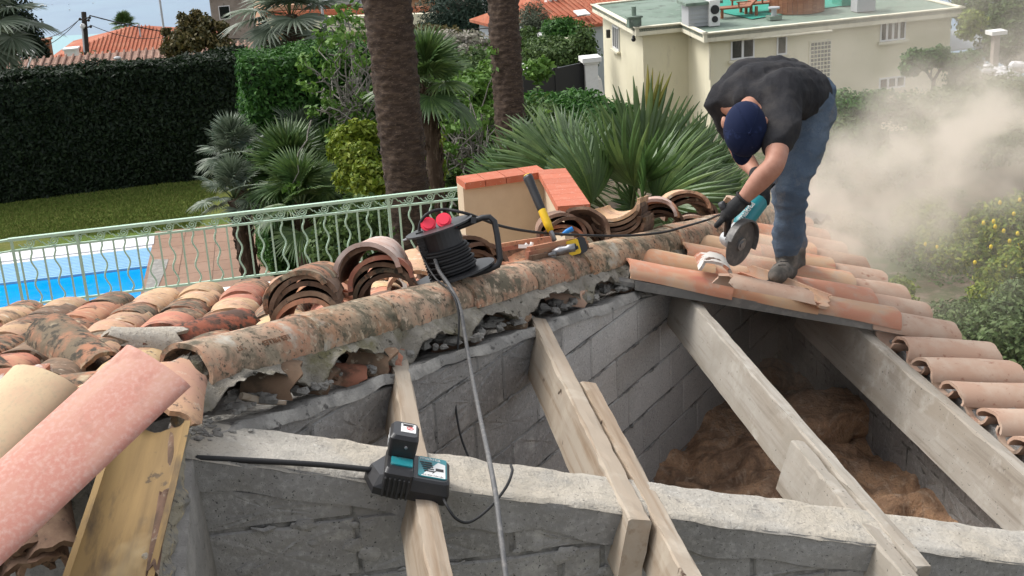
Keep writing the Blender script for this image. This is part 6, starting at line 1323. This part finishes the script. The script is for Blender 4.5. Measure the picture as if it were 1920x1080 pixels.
MB().tube(ring(cq(-.018, .060, .1478), U_, X_, .009), .0012, 5, caps=False).box(cq(-.018, .060, .1478), [X_+Y_, X_-Y_, U_], (.005, .001, .0005)).build('red_symbol', M['lred'], bat)
for i in range(4): MB().box(cq(-.024, .085-.004*i, .1478), [X_, Y_, U_], (.016-.003*(i % 2), .0009, .0004)).build('printed_line', M['blackm'], bat)
MB().ball(cq(-.022, .001, .115), (.005, .003, .005), 8, 6).build('rivet', M['steel'], bat)
text('makita', .020, frame(cq(-.0712, .088, .098), -Y_, -X_), M['labelw'], bat, 'lettering', .0005); text('LITHIUM-ION', .011, frame(cq(-.0712, .088, .121), -Y_, -X_), M['labelw'], bat, 'lettering', .0005)
# ------------------------------------------------------------------ the worker
def bake(mb, name, m_, vox=.011, smooth=6, fn=None, parent=None):
    me = mb.mesh(name, m_, True); o = bpy.data.objects.new(name, me); COL.objects.link(o)
    r_ = o.modifiers.new('r', 'REMESH'); r_.mode = 'VOXEL'; r_.voxel_size = vox; r_.use_smooth_shade = True
    if smooth: s_ = o.modifiers.new('s', 'SMOOTH'); s_.factor = .5; s_.iterations = smooth
    dg = bpy.context.evaluated_depsgraph_get(); me2 = bpy.data.meshes.new_from_object(o.evaluated_get(dg)); bpy.data.objects.remove(o)
    if fn:
        n = len(me2.vertices); co = np.empty(n*3); me2.vertices.foreach_get('co', co); no = np.empty(n*3); me2.vertices.foreach_get('normal', no)
        co = co.reshape(-1, 3); no = no.reshape(-1, 3); co = co+no*fn(co)[:, None]; me2.vertices.foreach_set('co', co.ravel())
    me2.polygons.foreach_set('use_smooth', [True]*len(me2.polygons)); me2.materials.clear(); me2.materials.append(m_); me2.update(); me2.name = name
    return link(name, me2, parent)
def chain(mb, pts, rad, n=7):
    """smooth tapering limb through the joints"""
    p = np.array(pts); q = np.vstack([2*p[0]-p[1], p, 2*p[-1]-p[-2]]); rr_ = [rad[0]]+list(rad)+[rad[-1]]; out = []; ro = []
    for i in range(1, len(q)-2):
        for k in range(n):
            t = k/n; out.append(.5*((2*q[i])+(-q[i-1]+q[i+1])*t+(2*q[i-1]-5*q[i]+4*q[i+1]-q[i+2])*t*t+(-q[i-1]+3*q[i]-3*q[i+1]+q[i+2])*t**3)); ro.append(rad[i-1]+(rad[i]-rad[i-1])*(3*t*t-2*t**3))
    out.append(p[-1]); ro.append(rad[-1]); mb.tube(out, ro, 14); mb.ball(out[0], ro[0]*.98, 14, 9); mb.ball(out[-1], ro[-1]*.98, 14, 9); return mb
fs, ft = on(1462, 522, .035); fz = Q(fs, ft, .035); df = float(fz@cF)
D = df-6.33
def J(x, y, d): return P(x, y, d+D)
pm = empty('person', fz, 'man bending forward in a black t-shirt, blue jeans and navy cap holding an angle grinder', 'person')
an1, kn1, hi1 = J(1474, 470, 6.40), J(1487, 350, 6.24), J(1525, 208, 6.40)
an2, kn2, hi2 = J(1490, 462, 6.72), J(1474, 342, 6.50), J(1508, 195, 6.62)
toe1 = J(1452, 519, 6.24); heel1 = J(1478, 508, 6.44)
shN, elN, wrN, haN = J(1466, 222, 5.98), J(1452, 308, 5.78), J(1390, 377, 5.86), J(1364, 402, 5.88)
shF, elF, wrF, haF = J(1352, 190, 6.28), J(1388, 286, 6.38), J(1418, 326, 6.14), J(1428, 352, 6.06)
nk, hdc = J(1405, 205, 6.05), J(1397, 240, 5.90)
b = MB()
chain(b, [hi1, kn1, an1, heel1], [.085, .055, .042, .04]); chain(b, [hi2, kn2, an2, J(1488, 488, 6.75)], [.085, .055, .042, .04])
chain(b, [hi1, J(1500, 190, 6.30), J(1462, 185, 6.14), shN], [.075, .08, .085, .055]); chain(b, [hi2, J(1462, 165, 6.5), J(1405, 168, 6.38), shF], [.075, .08, .085, .055]); chain(b, [hi1, hi2], [.08, .08]); chain(b, [shN, shF], [.06, .06])
chain(b, [J(1478, 170, 6.4), J(1430, 178, 6.25), nk, hdc], [.08, .08, .052, .075])
chain(b, [shN, lerp(shN, elN, .55), elN, lerp(elN, wrN, .35), wrN, lerp(wrN, haN, .6)], [.060, .056, .048, .050, .032, .032]); chain(b, [shF, lerp(shF, elF, .55), elF, lerp(elF, wrF, .35), wrF, lerp(wrF, haF, .6)], [.058, .052, .045, .046, .031, .030])
# head: skull, jaw, nose and ears, crown towards the viewer
hu = hdc-nk; hu /= np.linalg.norm(hu)
b.ball(hdc, .085, 16, 10); b.ball(hdc+cF*.05-cU*.03, (.066, .075, .08), 14, 9); b.ball(hdc+cF*.02-cU*.10, (.016, .02, .02), 8, 6)
for sx in (-1, 1): b.ball(hdc+cR*sx*.094+cU*.028+cF*.02, (.014, .026, .034), 10, 7)
bake(b, 'body', M['skin'], .010, 5, None, pm)
# jeans
def folds(co, axis, s1, amp, seed, sq=(1, 1, 1)):
    q = co*np.array(sq); return amp*(1-np.abs(vnoise(q, s1, seed)))**3*1.2-amp*.6+amp*.5*vnoise(q, s1*2.3, seed+3)
b = MB()
chain(b, [hi1+cU*.01, lerp(hi1, kn1, .4), kn1, lerp(kn1, an1, .5), lerp(kn1, an1, .86), lerp(kn1, an1, .97)], [.118, .103, .080, .076, .072, .066]); chain(b, [hi2, lerp(hi2, kn2, .4), kn2, lerp(kn2, an2, .5), lerp(kn2, an2, .95)], [.115, .10, .078, .072, .066])
chain(b, [hi1, hi2], [.115, .112]); chain(b, [J(1532, 178, 6.44), J(1512, 172, 6.62)], [.098, .098]); chain(b, [J(1515, 195, 6.36), J(1500, 192, 6.30)], [.115, .10])
bake(b, 'jeans', M['jeans'], .010, 4, lambda co: folds(co, 0, 6.5, .009, 4, (1, 1, 2.2))+folds(co, 0, 15, .004, 9, (1, 1, 1.8)), pm)
# t-shirt with sleeves
b = MB()
chain(b, [J(1522, 172, 6.42), J(1498, 178, 6.28), J(1462, 180, 6.12), J(1462, 208, 6.02)], [.112, .126, .128, .098]); chain(b, [J(1512, 160, 6.62), J(1465, 152, 6.52), J(1408, 158, 6.38), J(1360, 182, 6.29)], [.105, .125, .125, .092])
chain(b, [J(1515, 165, 6.50), J(1468, 160, 6.34), J(1420, 165, 6.24), J(1400, 186, 6.14)], [.112, .128, .122, .078])
chain(b, [J(1445, 190, 6.08), J(1378, 185, 6.24)], [.10, .10])
chain(b, [J(1464, 212, 6.0), J(1470, 240, 5.93), J(1460, 266, 5.87)], [.090, .084, .080]); chain(b, [shF, lerp(shF, elF, .5)], [.084, .074])
cut_n = elN-shN; cut_n /= np.linalg.norm(cut_n)
bake(b, 'tshirt', M['shirt'], .010, 4, lambda co: folds(co, 0, 5.0, .012, 2, (1.6, .7, 1.2))+folds(co, 0, 13, .004, 7, (1.4, .8, 1)), pm)
False and MB().tube(ring(J(1460, 275, 5.86), cut_n, np.cross(cut_n, cF)/np.linalg.norm(np.cross(cut_n, cF)), .078), .006, 6, caps=False).build('sleeve_hem', M['shirt'], pm, True)
MB().ball(hdc+cU*.062-cF*.012, (.070, .055, .045), 14, 9).build('hair', M['hair'], pm, True)
# cap seen from above
b = MB(); up_ = -cF*.85-cU*.25; up_ /= np.linalg.norm(up_); fwd = -cU*.92+cF*.25; fwd = fwd-up_*(fwd@up_); fwd /= np.linalg.norm(fwd); sd_ = np.cross(up_, fwd)
pts = []; n1, n2 = 12, 28; cc_ = hdc-cU*.005
for i in range(n1+1):
    ph = math.pi*.56*i/n1
    for k in range(n2):
        a = 2*math.pi*k/n2; r_ = (.098*(1+.002*math.cos(a*6)), .128); pts.append(cc_+up_*(.112*math.cos(ph))+sd_*(r_[0]*math.sin(ph)*math.cos(a))+fwd*(r_[1]*math.sin(ph)*math.sin(a)))
fcs = [(i*n2+k, (i+1)*n2+k, (i+1)*n2+(k+1) % n2, i*n2+(k+1) % n2) for i in range(n1) for k in range(n2)]
cp = MB().add(pts, fcs).build('cap', M['cap_blue'], pm, True)
MB().ball(cc_+up_*.114, .007, 8, 6).build('button', M['cap_blue'], cp)
vz = []; 
for i in range(9):
    a = R(50+80*i/8)
    for k in range(5): q = k/4; vz.append(cc_-up_*(.01+.03*q)+sd_*(.098*math.cos(a)*(1-.1*q))+fwd*(.120*math.sin(a)+.055*q*math.sin(R(180*i/8))**.6))
MB().add(vz, [(i*5+k, i*5+k+1, (i+1)*5+k+1, (i+1)*5+k) for i in range(8) for k in range(4)]).build('visor', M['cap_blue'], cp, True)
for k in range(6):                                     # panel seams
    a = 2*math.pi*k/6; MB().tube([cc_+up_*(.1125*math.cos(ph))+sd_*(.0985*math.sin(ph)*math.cos(a))+fwd*(.1285*math.sin(ph)*math.sin(a)) for ph in np.linspace(.05, 1.7, 12)], .0012, 4).build('seam', M['cap_blue'], cp)
# boots
def boot(an, heel, toe, nm):
    b = MB(); chain(b, [an+cU*.02, an-cU*.02, heel], [.058, .056, .048]); chain(b, [heel, lerp(heel, toe, .45)+cU*.012, lerp(heel, toe, .85), toe], [.048, .050, .045, .034]); bt = bake(b, 'boot', M['boot'], .009, 3, lambda co: .0025*vnoise(co, 28, 3), pm)
    s_ = MB(); d_ = toe-heel; d_ /= np.linalg.norm(d_); w_ = np.cross(upR, d_); pl = [heel-d_*.045+w_*.035, heel+d_*.09+w_*.040, toe+w_*.030+d_*.02, toe+d_*.045, toe-w_*.030+d_*.02, heel+d_*.09-w_*.040, heel-d_*.045-w_*.035]
    s_.prism([p-upR*.048 for p in pl], upR*.018).build('sole', M['blackm'], bt)
    for k in range(4): c = lerp(an-cU*.02, lerp(heel, toe, .6)+cU*.045, k/3)-cF*.045; MB().tube([c-cR*.018, c-cF*.006, c+cR*.018], .0025, 5).build('lace', M['blackm'], bt)
boot(an1, heel1, toe1, 0); boot(an2, J(1494, 492, 6.78), J(1474, 497, 6.60), 1)
MB().tube([J(1541, 160, 6.36), J(1535, 185, 6.30), J(1543, 205, 6.29), J(1556, 217, 6.34)], .0035, 5).build('pocket_piping', M['labelw'], pm, True)
# gloved hands
def hand(h, wr, grip, nrm, nm, spread=1):
    """palm at h closing round something that runs along grip"""
    g = grip/np.linalg.norm(grip); n_ = nrm/np.linalg.norm(nrm); a = h-wr; a = a-g*(a@g)*.3; a /= np.linalg.norm(a); b = MB()
    chain(b, [wr, lerp(wr, h, .5), h], [.036, .037, .034])
    for k, (o_, L_) in enumerate(((.033, .9), (.011, 1.0), (-.011, .95), (-.033, .78))):
        r0 = h+g*o_+a*.012+n_*.010; p = [h+g*o_*.8-a*.01, r0+a*.018, r0+a*.034*L_-n_*.010, r0+a*.034*L_-n_*.038*L_, r0+a*.010-n_*.056*L_]; chain(b, p, [.013, .0125, .012, .011, .0095], 4)
    t0 = lerp(wr, h, .45)+g*.030; chain(b, [t0, t0+g*.022+a*.012, t0+g*.020+a*.034-n_*.016, h+g*.020+a*.02-n_*.040], [.017, .015, .0135, .011], 4)
    return bake(b, 'glove', M['glove'], .0045, 2, None, pm)
hand(haN, wrN, cU*.75+cR*.6, -cF*.9-cR*.3, 0); hand(haF, wrF, cR*.7-cU*.7, -cF*.2+cU*.8, 1)
MB().tube(ring(lerp(elN, wrN, .93), (wrN-elN)/np.linalg.norm(wrN-elN), np.cross(wrN-elN, cF)/np.linalg.norm(np.cross(wrN-elN, cF)), .037), .007, 6, caps=False).build('glove_cuff', M['glove'], pm, True)
# ------------------------------------------------------------------ angle grinder
dc = J(1388, 457, 5.93); dn_ = -cF*.60+(cR*.88-cU*.42)*.80; dn_ /= np.linalg.norm(dn_); du = cU-dn_*(cU@dn_); du /= np.linalg.norm(du); dv_ = np.cross(dn_, du)
gr = empty('angle_grinder', dc, 'large teal angle grinder with a grey cutting disc biting into a roof tile', 'angle grinder')
M['discm'] = mat('cutting_disc', (.095, .085, .078), .8, [(25, .5, .7, (.16, .14, .125), 6)], [(200, .3, .0008)])
M['guard'] = mat('dusty_guard', (.12, .115, .11), .5, [(14, .5, .65, (.20, .19, .18), 6)], metal=.3)
b = MB(); disc(b, dc, dn_, .108, .0035, 48); b.build('cutting_disc', M['discm'], gr); b = MB(); disc(b, dc+dn_*.006, dn_, .030, .010, 24); disc(b, dc+dn_*.012, dn_, .018, .008, 6); b.build('flange_nut', M['steel'], gr)
gd_ = []; sa = -10; 
for k in range(25):
    a = R(sa+185*k/24); e = du*math.sin(a)+dv_*(-math.cos(a)) if 0 else (du*math.sin(a)+(-dv_)*math.cos(a)); 
    for r_, z_ in ((.02, -.016), (.118, -.016), (.120, .020), (.112, .022), (.112, -.010)): gd_.append(dc+e*r_+dn_*z_)
MB().add(gd_, [(i*5+k, i*5+k+1, (i+1)*5+k+1, (i+1)*5+k) for i in range(24) for k in range(4)]).build('guard', M['guard'], gr)
gh = dc-dn_*.055; b = MB(); chain(b, [dc-dn_*.018, gh, gh-dn_*.02], [.032, .040, .036]); chain(b, [gh, J(1395, 418, 6.0)], [.040, .042]); bake(b, 'gear_head', M['alu'], .006, 2, None, gr)
b = MB(); chain(b, [J(1392, 420, 5.99), J(1408, 396, 6.02), J(1424, 378, 6.05)], [.046, .047, .043]); tb = bake(b, 'motor_housing', M['teal'], .006, 2, None, gr)
b = MB(); chain(b, [J(1424, 378, 6.05), J(1432, 360, 6.06), J(1440, 340, 6.07), J(1444, 332, 6.08)], [.036, .024, .026, .030]); bake(b, 'rear_handle', M['black'], .006, 2, None, gr)
MB().tube([gh-cR*.02, J(1366, 412, 5.90), J(1358, 392, 5.88), J(1352, 380, 5.87)], [.014, .017, .018, .016], 12).build('side_handle', M['black'], gr, True)
tx_ = J(1421, 378, 6.0)-J(1391, 418, 5.96); tx_ /= np.linalg.norm(tx_)
text('makita', .042, frame(J(1391, 414, 5.945)-cF*.0-cU*.004, tx_, -cF), M['labelw'], gr, 'lettering', .004)
# ------------------------------------------------------------------ stone dust thrown up by the cutting
def dust_mat(name, dens, col_=(.92, .84, .74), lo=.43, hi=.70, sc=1.6, ani=.2):
    mt = bpy.data.materials.new(name); mt.use_nodes = True; nt = mt.node_tree; L = nt.links.new; nt.nodes.remove(nt.nodes['Principled BSDF'])
    pv = nt.nodes.new('ShaderNodeVolumePrincipled'); pv.inputs['Color'].default_value = (*col_, 1); pv.inputs['Anisotropy'].default_value = ani
    L(pv.outputs[0], nt.nodes['Material Output'].inputs['Volume'])
    tc = nt.nodes.new('ShaderNodeTexCoord'); ln = nt.nodes.new('ShaderNodeVectorMath'); ln.operation = 'LENGTH'; L(tc.outputs['Object'], ln.inputs[0])
    fall = nt.nodes.new('ShaderNodeMapRange'); fall.interpolation_type = 'SMOOTHSTEP'; fall.inputs['From Min'].default_value = 1; fall.inputs['From Max'].default_value = .05; L(ln.outputs['Value'], fall.inputs['Value'])
    ge = nt.nodes.new('ShaderNodeNewGeometry'); nz_ = nt.nodes.new('ShaderNodeTexNoise'); nz_.inputs['Scale'].default_value = sc; nz_.inputs['Detail'].default_value = 4; nz_.inputs['Distortion'].default_value = .6; L(ge.outputs['Position'], nz_.inputs['Vector'])
    mr = nt.nodes.new('ShaderNodeMapRange'); mr.inputs['From Min'].default_value = lo; mr.inputs['From Max'].default_value = hi; L(nz_.outputs['Fac'], mr.inputs['Value'])
    m1 = nt.nodes.new('ShaderNodeMath'); m1.operation = 'MULTIPLY'; L(fall.outputs[0], m1.inputs[0]); L(mr.outputs[0], m1.inputs[1])
    m2 = nt.nodes.new('ShaderNodeMath'); m2.operation = 'MULTIPLY'; L(m1.outputs[0], m2.inputs[0]); m2.inputs[1].default_value = dens; L(m2.outputs[0], pv.inputs['Density'])
    return mt
cloud = empty('dust_cloud', P(1650, 350, 8), 'plume of pale beige stone dust drifting right from the grinder', 'dust', kind='stuff') if 0 else empty('dust_cloud', P(1650, 350, 8), 'plume of pale beige stone dust drifting to the right from the grinder', 'dust cloud')
cloud['kind'] = 'stuff'
ballm = MB().ball((0, 0, 0), 1, 20, 12)
PUFF = [(1590, 395, 7.9, .72, .62, 4.6), (1535, 430, 7.3, .42, .45, 4.2), (1680, 330, 8.8, 1.0, .72, 3.7), (1790, 265, 10.2, 1.35, .85, 2.7), (1910, 205, 11.6, 1.7, 1.1, 2.1), (1430, 478, 6.5, .34, .13, 5.0), (1560, 480, 7.2, .55, .34, 3.2), (1720, 130, 19, 4.0, 2.2, .36), (1680, 480, 9.5, 1.3, .9, .8), (1400, 500, 6.25, .24, .16, 3.5), (1860, 400, 13, 2.6, 2.0, .12), (1480, 660, 6.4, 1.0, .5, .8)]
for i, (x, y, d, rx, rz_, dn) in enumerate(PUFF):
    c = P(x, y, d); me = ballm.mesh('puff', dust_mat('stone_dust', dn, sc=2.7/ max(rx, .5)**.7))
    d_ = cR*.93+cU*.35; Mx = frame(c-V(*cloud.location), d_, Z) @ Matrix.Diagonal((rx, rx*.8, rz_, 1)); o = link('dust_puff', me, cloud, mw=Mx); o['kind'] = 'stuff'
